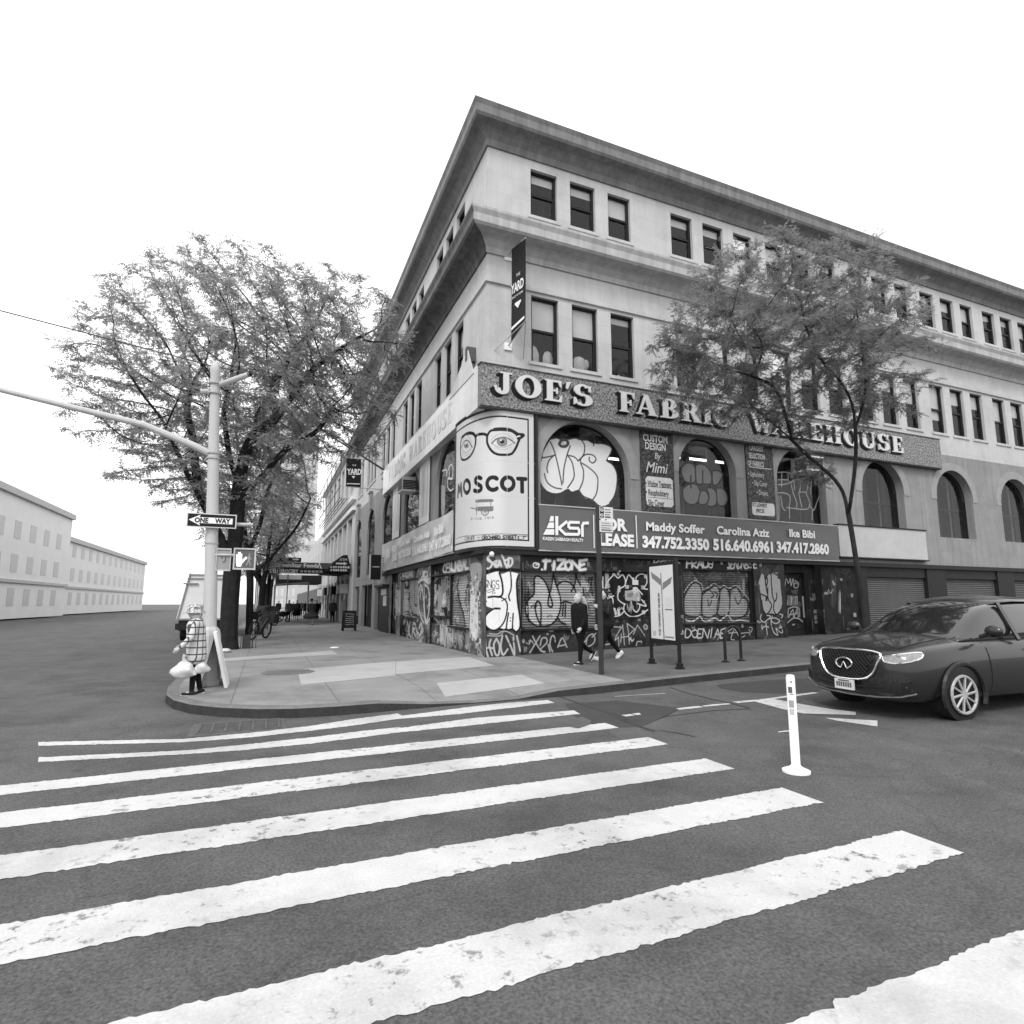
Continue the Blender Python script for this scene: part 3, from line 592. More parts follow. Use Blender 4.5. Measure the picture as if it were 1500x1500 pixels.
# interiors behind the glass: floor slabs, back walls
def room(F, L, v0, v1, dep, m):
    b = MB(F); b.quad((.5, v0, -.45), (L, v0, -.45), (L, v0, -dep), (.5, v0, -dep)); b.quad((.5, v1, -.45), (L, v1, -.45), (L, v1, -dep), (.5, v1, -dep)); b.quad((.5, v0, -dep), (L, v0, -dep), (L, v1, -dep), (.5, v1, -dep)); b.build('room_interior', m, bld)
room(FA, UA-.3, 4.0, 7.35, 4.2, M['innerp']); room(FB, UB-.3, 3.0, 7.35, 3.4, M['inner'])
for F, L in ((FA, UA), (FB, UB)):
    for v in (V3, V4): room(F, L-.3, v[0]-.25, v[1]+.3, 2.2, M['inner'])
tb = MB(FA)
for (a, b, d, v) in ((3.9, 5.6, -1.3, 6.45), (6.4, 10.2, -1.1, 6.72)):
    tb.tube([(a, v, d), (b, v, d)], .045, 8)
tb.build('ceiling_tube_lamp', M['bulb'], bld)
sh = MB(FA)
for u in (1.3, 4.5, 6.2, 9.0, 10.6): 
    for v in (4.35, 4.75, 5.15, 5.5): sh.box(u, u+1.1, v, v+.03, -1.6, -1.1)
    for q in range(9): w = rng.uniform(.08, .2); x = u+rng.uniform(0, .9); v = rng.choice((4.38, 4.78, 5.18)); sh.box(x, x+w, v, v+rng.uniform(.12, .33), -1.5, -1.2)
sh.build('fabric_shelving', M['innerp'], bld)
# third and fourth floor sash windows
def sash(F, a, b, v, kind, sill=True, bm='blind'):
    v0, v1 = v; f = MB(F); w = .055; d0, d1 = -.2, -.11; mid = v0+(v1-v0)*.50
    f.box(a, a+w+.02, v0, v1, d0, d1); f.box(b-w-.02, b, v0, v1, d0, d1); f.box(a+w+.02, b-w-.02, v1-w, v1, d0, d1); f.box(a+w+.02, b-w-.02, v0, v0+w, d0, d1)
    f.box(a+w+.02, b-w-.02, mid-.04, mid+.04, d0, d1-.01)
    for x in (a+w+.02, b-w-.02-.035): f.box(x, x+.035, v0+w, mid-.04, d0+.01, d1-.02)
    fr = f.build('window', M['frame'], bld)
    p = MB(F); p.quad((a+.05, v0+.04, -.165), (b-.05, v0+.04, -.165), (b-.05, v1-.04, -.165), (a+.05, v1-.04, -.165)); p.build('pane', M['glass'], fr)
    if kind:
        q = MB(F); lo = v1-(v1-v0)*kind; q.box(a+.04, b-.04, lo, v1-.03, -.235, -.225); q.build('blind', M[bm], fr)
    if sill: q = MB(F); q.box(a-.1, b+.1, v0-.11, v0, -.2, .045); q.build('sill', M['stone'], fr, bevel=.01)
KA = {0: .5, 1: .47, 2: .12, 3: .2, 4: 0, 5: .3, 6: .6, 7: .42, 8: .5}
for i, (a, b) in enumerate(WA):
    sash(FA, a, b, V3, KA.get(i, rng.choice((.3, .5, .7))), bm='blindw' if i in (7, 12, 17) else 'blind'); sash(FA, a, b, V4, rng.choice((.3, .5, .2)))
for i, (a, b) in enumerate(WB):
    sash(FB, a, b, V3, rng.choice((0, .3, .5))); sash(FB, a, b, V4, rng.choice((.3, .5, .2)))
st = MB(FA)
for (x, v, r, sc) in ((1.68, 9.2, .22, (1, .4, 1.7)), (2.2, 9.15, .2, (1, .4, 1.6)), (3.35, 9.15, .26, (1.2, .4, 1.3)), (3.6, 9.25, .12, (1, .4, 1.4)), (4.55, 9.0, .07, (1, .6, 1.7)), (4.85, 9.0, .05, (1, .6, 2))):
    b = MB(); b.ball((0, 0, 0), r, 9, sc); st.add([(p.x+x, p.z+v, p.y-.34) for p in b.v], b.f)
st.build('bundles_on_sill', M['bag'], bld, smooth=True)

# ------------------------------------------------ second-floor arched windows with painted glass
zA, zB_, zC_ = (775, 600, 1043/160), (925, 610, 1125/165), (1080, 630, 7.5)
cw = Canvas(1.5, 14.2, 4.2, 7.3, .014, .1); cw.al[:] = 0
DG = -.30
cw.z = zoomer(*zA, lambda x, y: onA(x, y, DG))
cw.fill([(100, 540), (130, 455), (130, 430), (150, 380), (205, 290), (240, 272), (300, 285), (380, 285), (440, 275), (500, 290), (560, 295), (620, 318), (720, 330), (790, 378), (740, 485), (800, 530), (835, 600), (838, 720), (810, 830), (760, 900), (680, 915), (610, 860), (540, 845), (485, 790), (470, 765), (410, 780), (370, 755), (300, 790), (240, 797), (170, 770), (120, 710), (104, 640)], .74)
W_, K_ = .055, .045
for s_ in ([(205, 310), (240, 390), (270, 500), (300, 640), (315, 720)], [(395, 345), (365, 430), (335, 560), (325, 700)], [(130, 460), (190, 450), (255, 432)], [(235, 440), (190, 490), (172, 560), (180, 600)], [(150, 610), (160, 660), (190, 710), (250, 745), (310, 755)],
           [(370, 438), (410, 500), (430, 590), (425, 660), (370, 745)], [(365, 437), (430, 450), (470, 490)], [(470, 490), (510, 450), (550, 427), (610, 435), (640, 475), (610, 510), (575, 485), (577, 455)], [(500, 290), (530, 340), (525, 420), (490, 490), (520, 580), (515, 680), (480, 765)],
           [(505, 510), (560, 545), (620, 595), (655, 650), (655, 740), (640, 810), (605, 862)], [(215, 280), (260, 272), (305, 285)], [(380, 285), (440, 273), (500, 290), (560, 293), (615, 320), (720, 330), (790, 375), (742, 485)], [(740, 487), (800, 530), (838, 610), (838, 720), (815, 820), (770, 890)], [(480, 770), (520, 825), (600, 860), (665, 915)], [(615, 320), (617, 345)]):
    cw.stroke(s_, K_, .04, .3)
cw.stroke([(290, 330), (310, 295), (350, 290), (375, 320), (350, 350), (310, 350), (290, 330)], .1, .05, .5); cw.stroke([(325, 320), (330, 325)], .05, .4)
cw.z = zoomer(*zB_, lambda x, y: onA(x, y, DG))
for pl in ([(500, 500), (560, 462), (620, 480), (645, 560), (640, 640), (600, 665), (530, 640), (498, 570)], [(640, 490), (690, 470), (760, 500), (800, 580), (795, 670), (720, 672), (650, 662)], [(810, 545), (860, 537), (915, 575), (900, 620), (860, 680), (815, 670)],
           [(510, 720), (580, 672), (650, 680), (690, 760), (680, 830), (620, 880), (550, 860), (515, 800)], [(690, 740), (740, 740), (775, 800), (760, 860), (720, 880), (670, 860)], [(750, 710), (820, 720), (860, 790), (850, 870), (810, 897), (760, 880), (780, 800)], [(850, 720), (900, 712), (950, 760), (965, 830), (930, 890), (870, 880), (855, 800)]):
    cw.fill(pl, .17); cw.stroke(pl+[pl[0]], .055, .012, .3)
for s_ in ([(592, 590), (595, 710)], [(715, 540), (715, 660)], [(500, 500), (495, 560), (520, 620)]): cw.stroke(s_, .06, .012, .3)
cw.z = zoomer(*zC_, lambda x, y: onA(x, y, DG))
for s_ in ([(450, 465), (520, 462), (640, 475), (690, 490)], [(490, 470), (490, 620)], [(560, 470), (560, 550)], [(450, 545), (560, 545)], [(450, 600), (540, 590), (650, 540), (720, 470), (790, 440), (820, 480), (870, 510)], [(590, 590), (620, 700), (655, 800), (650, 850)], [(690, 540), (700, 620), (680, 690), (700, 800), (715, 850)], [(620, 480), (630, 660)],
           [(760, 690), (800, 800), (780, 860), (720, 870), (590, 855), (540, 850)], [(680, 680), (770, 680)], [(800, 820), (840, 880), (880, 790), (905, 700), (890, 600), (850, 580), (880, 540), (930, 545), (955, 590)], [(450, 690), (520, 690), (580, 730), (575, 850), (575, 970)], [(480, 720), (500, 850), (530, 880)], [(820, 560), (810, 700)], [(830, 880), (825, 985)], [(790, 440), (790, 560), (770, 660)]):
    cw.stroke(s_, .045, .42, .5, k=.85)
cw.fill([(440, 720), (470, 740), (470, 970), (440, 970)], .3, k=.6)
def mullions(F, c, r, s, base, posts, bar):
    top = lambda x: s+math.sqrt(max(r*r-(x-c)**2, 0)); f = MB(F); o_ = 0 if F is FA else .2; d0, d1 = -.37+o_, -.315+o_
    for x in posts: f.box(x-.13, x+.13, base, top(abs(x-c)+.13+c), d0-.12, -.4+o_)
    f.box(c-r, c+r, bar-.03, bar+.03, -.4+o_, -.315+o_)
    AC = arch_curve(c, r-.005, s, 24); IC = arch_curve(c, r-.07, s, 24)
    for k in range(24): f.quad((*AC[k], d1), (*AC[k+1], d1), (*IC[k+1], d1), (*IC[k], d1))
    for x0, x1 in ((c-r, c-r+.07), (c+r-.07, c+r)): f.box(x0, x1, base, s, d0, d1)
    return f.build('arched_window', M['frame'], bld)
for i, (c, r, s) in enumerate(AA):
    fr = mullions(FA, c, r, s, 4.25, (c-.62*r/1.24*.9, c+.62*r/1.24*.95), 5.52)
    pp = MB(FA)
    for x in (c-.56*r/1.24, c+.59*r/1.24): pp.box(x-.13, x+.13, 4.25, s+r*.8, -.56, -.45)
    pp.build('inner_post', M['mid'], fr)
    if i < 3: panel('pane', FA, cw, c-r, c+r, 4.25, s+r, DG-.01, M['pglass'], fr, .014, alpha=True)
    else: q = MB(FA); q.quad((c-r, 4.25, DG), (c+r, 4.25, DG), (c+r, s+r, DG), (c-r, s+r, DG)); q.build('pane', M['glass'], fr)
cb = Canvas(1.0, 6.2, 3.2, 7.4, .02, .02); cb.al[:] = 0; zd_ = (555, 640, 1071/150)
DB = -.10; cb.z = zoomer(*zd_, lambda x, y: onB(x, y, DB))
for s_ in ([(700, 400), (745, 290), (770, 330), (760, 440), (720, 430), (715, 520), (745, 560), (775, 540)], [(660, 355), (700, 345), (705, 400)], [(730, 300), (735, 440)], [(720, 440), (770, 430)]): cb.stroke(s_, .06, .7, .4)
cb.fill([(650, 500), (690, 540), (680, 800), (650, 800)], .5, k=.8)
for i, (c, r, s) in enumerate(AB):
    base = 4.25 if c < 16 else 3.2; fr = mullions(FB, c, r, s, base, (c,), 5.5)
    if i == 0: panel('pane', FB, cb, c-r, c+r, base, s+r, DB-.01, M['pglass2'], fr, .02, alpha=True)
    else: q = MB(FB); q.quad((c-r, base, DB), (c+r, base, DB), (c+r, s+r, DB), (c-r, s+r, DB)); q.build('pane', M['dglass'], fr)

# ------------------------------------------------ ground floor, street front: graffiti canvas in facade metres
zg, zh, zi = (695, 800, 7.5), (870, 800, 7.5), (1040, 800, 7.5)
g = Canvas(-.1, 15.3, 0, 3.05, .0125, .06)
g.rect(-.1, 1.06, 0, 3.05, .075); g.rect(-.1, 1.06, 2.3, 3.05, .11)
g.rect(1.06, 3.64, 0, .74, .035); g.rect(1.04, 3.66, .72, 2.44, .17); g.rect(1.04, 3.74, 2.42, 3.05, .03); g.rect(3.66, 3.8, 0, 3, .03); g.rect(3.74, 5.7, 1.03, 2.48, .015); g.rect(3.64, 6.86, 0, 1.03, .045); g.rect(3.74, 6.9, 2.46, 3.05, .028)
g.rect(5.62, 6.86, 1.0, 2.46, .03); g.rect(6.84, 9.85, .82, 2.6, .10); g.rect(6.84, 9.95, 0, .82, .035); g.rect(6.84, 9.95, 2.6, 3.05, .022); g.rect(9.85, 11.35, 0, 3.05, .05); g.rect(11.3, 15.3, 0, 3.05, .028)
g.grime(.45, 700, .2)
for _ in range(150):
    u, v, w = rng.uniform(0, 15), rng.uniform(.05, 2.9), rng.uniform(.15, .6); b0 = float(g.sample(np.array([u]), np.array([v]))[0][0]); pts = [(u+rng.uniform(0, w), v+rng.uniform(-.12, .12)) for _ in range(7)]
    g.stroke(pts, rng.uniform(.015, .045), min(max(b0*rng.choice((2.2, 2.8, .35)), .012), .4), .6, raw=True, k=.75)
for _ in range(90): u, v = rng.uniform(0, 15), rng.uniform(.2, 2.8); g.rect(u, u+rng.uniform(.03, .14), v, v+rng.uniform(.03, .12), rng.choice((.3, .4, .12, .03)), .7)
g.z = zoomer(*zg, onA)
g.fill([(80, 330), (130, 310), (230, 278), (265, 298), (290, 310), (375, 280), (400, 290), (475, 315), (455, 370), (450, 480), (460, 620), (480, 760), (485, 880), (450, 935), (420, 930), (400, 905), (370, 915), (330, 915), (265, 900), (200, 920), (140, 900), (108, 850), (108, 790), (150, 730), (205, 690), (140, 670), (100, 640), (84, 560)], .70)
KW = .045
for s_, w in (([(260, 300), (285, 380), (297, 470), (292, 530), (262, 558), (200, 556), (138, 563)], KW*1.3), ([(262, 560), (320, 590), (346, 650), (335, 760), (300, 850), (240, 910), (180, 922), (122, 885), (102, 830), (112, 765), (160, 715), (210, 688), (265, 688)], KW), ([(380, 280), (390, 390), (385, 480), (362, 550), (375, 600)], KW), ([(472, 320), (450, 390), (452, 520), (462, 640), (483, 780), (485, 890), (450, 938), (418, 930)], KW*1.2), ([(360, 735), (345, 820), (333, 912)], KW), ([(410, 740), (405, 830), (402, 920)], KW), ([(255, 905), (300, 922), (330, 915), (365, 920), (400, 912), (425, 932)], KW*1.3),
             ([(82, 300), (150, 282), (230, 262), (300, 268), (390, 262), (480, 272)], .11), ([(95, 315), (160, 290), (225, 262)], .06), ([(90, 585), (112, 610)], .06), ([(90, 700), (100, 800), (95, 880), (130, 920)], .07), ([(285, 605), (335, 575)], .03), ([(210, 685), (265, 688)], .06)): g.stroke(s_, w, .012, .25)
g.text('SNGS', (88, 462), (262, 472), 90, .022, .015, gap=.1); g.stroke([(115, 500), (160, 480), (210, 490), (130, 515)], .018, .015)
for p in ((185, 517), (208, 517), (378, 790), (378, 822)): g.stroke([p, (p[0]+3, p[1])], .035, .015)
for s_ in ([(105, 1025), (112, 1120), (135, 1210)], [(165, 1025), (150, 1090), (180, 1195)], [(92, 1135), (140, 1112), (185, 1120)], [(228, 1015), (198, 1080), (215, 1180), (250, 1190), (262, 1090), (228, 1015)], [(292, 985), (275, 1100), (300, 1190), (350, 1130)], [(332, 985), (385, 1100), (425, 1190), (412, 1000)], [(450, 985), (470, 1070), (488, 1150)]): g.stroke(s_, .05, .42, .7)
g.stroke([(150, 960), (240, 965), (290, 935), (350, 940), (420, 980)], .03, .38, .7); g.stroke([(130, 980), (260, 985), (300, 940)], .03, .35, .7)
for s_ in ([(110, 245), (150, 245), (180, 190), (130, 150), (150, 105), (190, 110)], [(180, 190), (230, 160), (210, 215), (240, 225), (260, 160), (280, 220)], [(285, 95), (310, 150), (330, 210), (345, 240)], [(320, 160), (360, 150), (345, 215), (320, 190)], [(360, 130), (395, 140), (400, 190), (365, 225), (360, 140)], [(130, 130), (200, 200), (260, 210)]): g.stroke(s_, .055, .55, .8)
# shutter one
g.fill([(670, 345), (700, 325), (750, 350), (800, 420), (832, 520), (848, 470), (862, 380), (875, 300), (895, 380), (920, 460), (950, 560), (958, 640), (940, 740), (890, 830), (820, 875), (740, 880), (690, 878), (625, 830), (578, 750), (572, 650), (595, 595), (650, 550), (668, 500), (662, 400)], .42, mottle=.15)
g.fill([(920, 440), (990, 388), (1060, 400), (1100, 440), (1130, 320), (1160, 390), (1215, 500), (1205, 570), (1260, 650), (1250, 770), (1210, 860), (1060, 870), (990, 850), (925, 790), (960, 640)], .33, mottle=.15)
for s_ in ([(668, 430), (670, 350), (700, 326), (755, 355), (805, 430), (832, 520), (860, 610), (866, 660), (840, 672), (818, 640), (826, 560), (850, 470), (866, 370), (875, 285)], [(875, 290), (895, 390), (925, 470), (952, 570), (958, 640), (940, 740), (890, 830), (820, 875), (735, 880), (690, 878), (620, 825), (577, 745), (570, 655), (595, 595), (650, 550), (668, 500), (664, 400)], [(740, 870), (700, 790), (678, 690), (690, 620), (715, 610), (738, 650), (742, 760), (735, 870)],
           [(915, 440), (950, 400), (1000, 385), (1060, 398), (1105, 450)], [(1125, 285), (1120, 400), (1075, 500)], [(1128, 290), (1150, 380), (1200, 460), (1215, 520), (1200, 560)], [(1105, 430), (1125, 500)], [(960, 630), (1010, 610), (1080, 630)], [(918, 780), (960, 835), (1010, 858)], [(1200, 575), (1255, 640), (1262, 720), (1240, 850)], [(985, 640), (975, 770)], [(1010, 640), (1005, 780)]): g.stroke(s_, .052, .02, .3)
g.scribble((500, 300, 610, 820), 7, .02, .025); g.scribble((1190, 310, 1340, 520), 6, .42, .02); g.scribble((1200, 330, 1340, 600), 3, .03, .025)
g.text('TIZONE', (735, 258), (1230, 255), 98, .085, .58, gap=.06, soft=.9, slant=.06, jit=.1); g.stroke([(700, 190), (650, 185), (645, 225), (690, 235), (705, 200), (670, 205)], .04, .55, .7); g.stroke([(735, 255), (740, 262)], .06, .6)
g.scribble((500, 160, 620, 245), 3, .12, .02); g.scribble((1230, 180, 1430, 260), 4, .09, .015)
for s_ in ([(635, 990), (670, 1060), (720, 1140), (760, 1165)], [(715, 990), (660, 1080), (605, 1170)], [(720, 1090), (735, 1020), (780, 1010), (790, 1060), (720, 1140), (770, 1160)], [(805, 1080), (825, 1160)], [(885, 1050), (870, 990), (840, 1000), (825, 1090), (855, 1160)], [(910, 1110), (960, 1010), (1010, 1110)], [(915, 1100), (990, 1085)]): g.stroke(s_, .042, .33, .8)
g.scribble((500, 1020, 620, 1065), 4, .35, .02); g.scribble((525, 1105, 580, 1170), 3, .2, .03); g.scribble((975, 965, 1050, 1050), 3, .2, .018)
for s_ in ([(1165, 1050), (1210, 1050), (1250, 990), (1300, 970), (1320, 1040), (1270, 1095), (1225, 1090), (1235, 1020)], [(1290, 1000), (1330, 960)], [(1420, 1085), (1480, 1075)]): g.stroke(s_, .035, .34, .7)
# grilled window
g.z = zoomer(*zh, onA)
for s_ in ([(232, 305), (160, 390), (135, 470), (150, 530), (190, 555), (228, 550)], [(235, 300), (275, 347), (325, 312), (355, 370), (350, 430), (305, 460), (280, 500), (275, 580), (320, 625), (355, 640)], [(352, 430), (368, 370), (392, 312), (425, 345), (470, 382), (475, 340), (520, 305), (580, 320), (592, 400), (560, 460), (600, 470)], [(430, 490), (465, 452), (505, 485), (545, 530)], [(345, 640), (342, 710), (400, 770), (480, 772), (550, 740), (602, 700)], [(420, 610), (440, 690), (478, 725), (510, 690), (515, 640)], [(485, 632), (585, 660), (535, 590)], [(140, 590), (190, 562), (220, 590), (215, 660)], [(240, 775), (300, 760), (340, 720)]): g.stroke(s_, .035, .55, .4)
g.fill([(350, 490), (495, 485), (520, 600), (440, 600), (360, 590)], .4, k=.8); g.fill([(380, 520), (440, 510), (430, 560), (380, 560)], .2)
g.scribble((220, 670, 335, 770), 5, .5, .025); g.scribble((370, 620, 440, 700), 3, .3, .025)
for _ in range(26):
    u, v, w = rng.uniform(3.8, 5.6), rng.uniform(1.1, 2.4), rng.uniform(.03, .12); g.rect(u, u+w, v, v+rng.uniform(.03, .1), rng.choice((.45, .25, .1, .5)), .8)
g.rect(4.98, 5.18, 2.08, 2.2, .5); g.rect(5.0, 5.14, 1.9, 1.98, .5)
for s_ in ([(195, 885), (300, 892), (240, 990), (228, 1035), (265, 1000), (272, 1095)], [(312, 868), (325, 990), (332, 1085)], [(300, 1003), (380, 990)], [(360, 850), (445, 912), (372, 985), (415, 1050)], [(362, 860), (378, 960), (385, 1075)], [(430, 970), (475, 868), (562, 992)], [(462, 1095), (472, 1048), (520, 1045), (520, 1065)], [(290, 1060), (298, 960)]): g.stroke(s_, .025, .4, .6, smooth=False)
g.fill([(535, 880), (560, 855), (588, 880), (580, 920), (550, 915)], .28); g.fill([(548, 880), (565, 870), (575, 895), (560, 905)], .1)
g.stroke([(680, 1035), (800, 1050), (890, 1085)], .03, .3); g.scribble((90, 330, 110, 470), 3, .5, .03); g.rect(3.98, 4.1, 1.95, 2.4, .45, .6)
g.text('KOPS', (645, 240), (900, 232), 78, .055, .42, gap=.1, slant=.15, soft=.8); g.stroke([(600, 210), (620, 205)], .03, .3); g.stroke([(870, 160), (940, 190)], .04, .3); g.scribble((780, 200, 870, 295), 3, .4, .03)
g.text('FRAU', (1010, 240), (1250, 240), 90, .06, .48, gap=.1, soft=.7); g.stroke([(1300, 150), (1290, 235), (1255, 225), (1265, 195), (1295, 205)], .042, .48, .7)
# shutter two
E1 = [(1000, 620), (1020, 530), (1080, 430), (1130, 398), (1180, 430), (1200, 520), (1200, 700), (1180, 770), (1050, 770), (1005, 720)]; E2 = [(1200, 540), (1240, 500), (1290, 470), (1350, 430), (1390, 480), (1395, 600), (1370, 730), (1300, 780), (1220, 770), (1195, 700)]
E3 = [(1400, 500), (1440, 450), (1490, 490), (1510, 640), (1485, 750), (1400, 770), (1368, 700)]; E4 = [(1515, 480), (1575, 450), (1615, 500), (1640, 560), (1690, 590), (1705, 660), (1675, 760), (1575, 790), (1505, 760), (1508, 635)]
for e in (E1, E2, E3, E4): g.fill(e, .34, mottle=.35)
for e in (E1, E2, E3, E4): g.stroke(e+[e[0]], .045, .025, .3)
g.stroke([(985, 640), (1000, 520), (1070, 415), (1130, 380), (1195, 415), (1215, 470), (1270, 450), (1340, 410), (1400, 450), (1440, 430), (1500, 460), (1575, 430), (1640, 490), (1705, 570), (1735, 660), (1705, 780)], .03, .42, .5)
for s_ in ([(1290, 480), (1330, 540), (1300, 570)], [(1330, 500), (1370, 520), (1360, 570)], [(1265, 590), (1280, 660), (1310, 600)], [(1560, 560), (1600, 640), (1640, 560)]): g.stroke(s_, .04, .02, .3)
g.stroke([(1000, 800), (1080, 830), (1140, 805), (1180, 775), (1215, 820), (1260, 832), (1340, 792), (1400, 822), (1440, 790), (1490, 762), (1540, 825), (1620, 815), (1720, 830)], .04, .48, .5)
g.scribble((1000, 280, 1700, 370), 9, .2, .02); g.scribble((1560, 350, 1700, 560), 5, .35, .014)
g.text('DOENIAE', (1000, 1005), (1440, 1005), 95, .04, .42, gap=.04, slant=.1, jit=.12); g.z = zoomer(*zi, onA)
for s_ in ([(190, 940), (260, 895), (240, 960), (225, 1020), (260, 1030)], [(260, 895), (320, 1000)], [(200, 955), (320, 945)], [(330, 960), (420, 950), (435, 975)], [(430, 890), (460, 900), (445, 945), (425, 915)], [(350, 1000), (380, 985)]): g.stroke(s_, .028, .36, .6)
g.scribble((20, 990, 90, 1035), 2, .2, .03)
g.text('SENDNBSE', (180, 250), (490, 240), 85, .05, .42, gap=.05, slant=.15, soft=.7); g.stroke([(170, 150), (210, 200), (190, 250)], .05, .4, .7)
# pier two
g.fill([(508, 405), (530, 340), (545, 300), (575, 335), (590, 440), (600, 360), (625, 295), (648, 340), (660, 295), (700, 320), (742, 362), (752, 470), (768, 640), (745, 700), (700, 752), (650, 742), (600, 750), (562, 700), (545, 600), (530, 500)], .36, mottle=.15)
for s_ in ([(575, 320), (592, 440), (610, 380), (600, 330), (635, 290)], [(648, 340), (650, 420), (660, 480)], [(655, 470), (665, 560), (690, 605), (710, 560), (705, 520)], [(610, 460), (615, 580), (650, 640), (640, 700), (600, 750)], [(680, 610), (675, 700), (700, 752)], [(540, 530), (610, 560)], [(545, 600), (560, 700), (600, 752), (645, 745), (700, 755), (745, 720)], [(590, 440), (605, 520)], [(742, 360), (720, 345)]): g.stroke(s_, .05, .02, .3)
g.fill([(585, 555), (608, 555), (608, 605), (585, 605)], .03, smooth=False); g.scribble((540, 210, 740, 330), 6, .11, .02); g.scribble((450, 380, 520, 720), 5, .07, .03)
for s_ in ([(540, 750), (530, 800), (570, 835), (620, 800), (690, 790), (740, 820), (700, 850), (650, 820), (660, 770)], [(590, 840), (605, 970)], [(545, 905), (580, 880), (620, 890)], [(545, 870), (550, 915)], [(655, 890), (680, 950), (720, 975), (700, 900), (740, 940), (770, 950), (765, 900), (745, 870)], [(600, 760), (640, 770), (620, 800)], [(740, 745), (775, 760), (760, 790)], [(645, 810), (650, 870)]): g.stroke(s_, .034, .42, .5)
# doorway
for b in ((850, 280, 880, 330), (860, 500, 885, 560), (850, 600, 885, 700), (880, 790, 905, 850), (935, 520, 960, 600), (940, 620, 965, 820)): g.scribble(b, 3, .22, .025)
for s_ in ([(960, 450), (975, 350), (1000, 400), (1020, 350), (1030, 430), (1050, 350), (1060, 440)], [(1070, 370), (1110, 400), (1100, 450), (1065, 450), (1070, 400), (1100, 410)], [(1000, 690), (1000, 790), (1050, 700), (1060, 790), (1100, 690), (1110, 790)], [(990, 850), (1050, 800), (1110, 800), (1160, 835)], [(1000, 690), (1060, 670), (1120, 690), (1125, 780)], [(1010, 760), (1100, 740)]): g.stroke(s_, .04, .38, .5)
g.fill([(985, 540), (1100, 545), (1105, 655), (990, 655)], .17, smooth=False); g.scribble((990, 550, 1100, 650), 4, .36, .03); g.scribble((985, 475, 1100, 530), 4, .16, .025); g.scribble((930, 290, 1120, 340), 4, .08, .02); g.scribble((920, 190, 1110, 250), 4, .06, .02)
for b in ((1218, 700, 1255, 740), (1225, 760, 1258, 810), (1230, 820, 1262, 850)): g.fill([(b[0], b[1]), (b[2], b[1]), (b[2], b[3]), (b[0], b[3])], .25, smooth=False)
g.fill([(1255, 505), (1300, 505), (1300, 535), (1255, 535)], .25, smooth=False); g.scribble((1180, 360, 1240, 430), 3, .14, .02); g.scribble((1200, 500, 1240, 600), 4, .2, .03); g.scribble((1330, 290, 1380, 680), 6, .09, .02); g.scribble((1410, 480, 1440, 740), 4, .4, .02); g.stroke([(1168, 430), (1190, 780)], .02, .2, smooth=False)

g.z = None
for _ in range(46):                                        # small crisp marker tags over everything
    u, v, w = rng.uniform(.1, 14.5), rng.uniform(.15, 2.6), rng.uniform(.12, .3); c_ = rng.choice((.5, .42, .02, .03)); pts = [(u+w*k/7+rng.uniform(-.03, .03), v+rng.uniform(-.07, .07)) for k in range(8)]; g.stroke(pts, .016, c_, .4, raw=True)
for _ in range(40): u, v = rng.uniform(0, 15), rng.uniform(.8, 2.9); g.stroke([(u, v), (u+.01, v-rng.uniform(.1, .5))], .014, rng.choice((.35, .2, .03)), .5, raw=True, k=.6)
g.a = g.a*(.62+.38*np.clip(g.a/.28, 0, 1))*np.where(g.a > .4, 1.08, 1)
def PA(name, u0, u1, v0, v1, d, relief=None, m='paint'): return panel(name, FA, g, u0, u1, v0, v1, d, M[m], bld, .0125, relief)
PA('corner_pier', -.0, 1.05, 0, 2.97, .10); PA('stall_riser', 1.05, 3.66, 0, .72, .02); PA('shutter_header', 1.05, 3.74, 2.42, 2.97, .03)
PA('roller_shutter', 1.05, 3.66, .70, 2.46, -.10, slats, 'shutter'); PA('grilled_window', 3.74, 5.68, 1.03, 2.47, -.06); PA('stall_riser', 3.66, 6.86, 0, 1.03, .02); PA('shutter_header', 3.74, 6.86, 2.46, 2.97, .03)
PA('shop_pier', 5.68, 6.86, 1.03, 2.46, .02); PA('roller_shutter', 6.86, 9.84, .78, 2.62, -.10, slats, 'shutter'); PA('stall_riser', 6.86, 9.86, 0, .80, .02); PA('shutter_header', 6.86, 9.86, 2.60, 2.97, .03)
PA('shop_pier', 9.86, 11.3, 0, 2.97, .10); PA('shop_pier', 13.25, 15.2, 0, 2.97, .0)
dr_ = PA('shop_door', 11.72, 12.96, .1, 2.62, -.55); PA('door_side_panel', 11.3, 11.72, 0, 2.97, -.3); PA('door_side_panel', 12.96, 13.25, 0, 2.97, -.3); PA('door_transom', 11.3, 13.25, 2.62, 2.97, -.28)
t = MB(FA); t.box(12.80, 12.86, .95, 1.75, -.53, -.5); t.build('handle', M['steel'], dr_)
# plain edges that close the panels, ledges and shutter guides
EF = FA
def Q(*a, m='frame', n='shop_trim'): b = MB(EF); b.box(*a); return b.build(n, M[m], bld)
Q(-.0, 1.05, 0, 2.97, -.2, .097); Q(9.86, 11.3, .0, 2.97, -.3, .097); Q(1.05, 3.66, .715, .76, -.12, .09); Q(6.86, 9.84, .79, .84, -.12, .09); Q(3.74, 5.68, 1.02, 1.07, -.1, .05); Q(1.06, 3.74, 2.40, 2.44, -.12, .06); Q(6.86, 9.86, 2.585, 2.62, -.12, .06)
Q(1.06, 1.13, .76, 2.42, -.12, .0); Q(3.6, 3.74, .76, 2.42, -.12, .0); Q(6.84, 6.93, .84, 2.6, -.12, .0); Q(9.76, 9.86, .84, 2.6, -.12, 0); Q(3.74, 3.80, 1.07, 2.46, -.1, 0); Q(5.62, 5.68, 1.07, 2.46, -.1, 0)
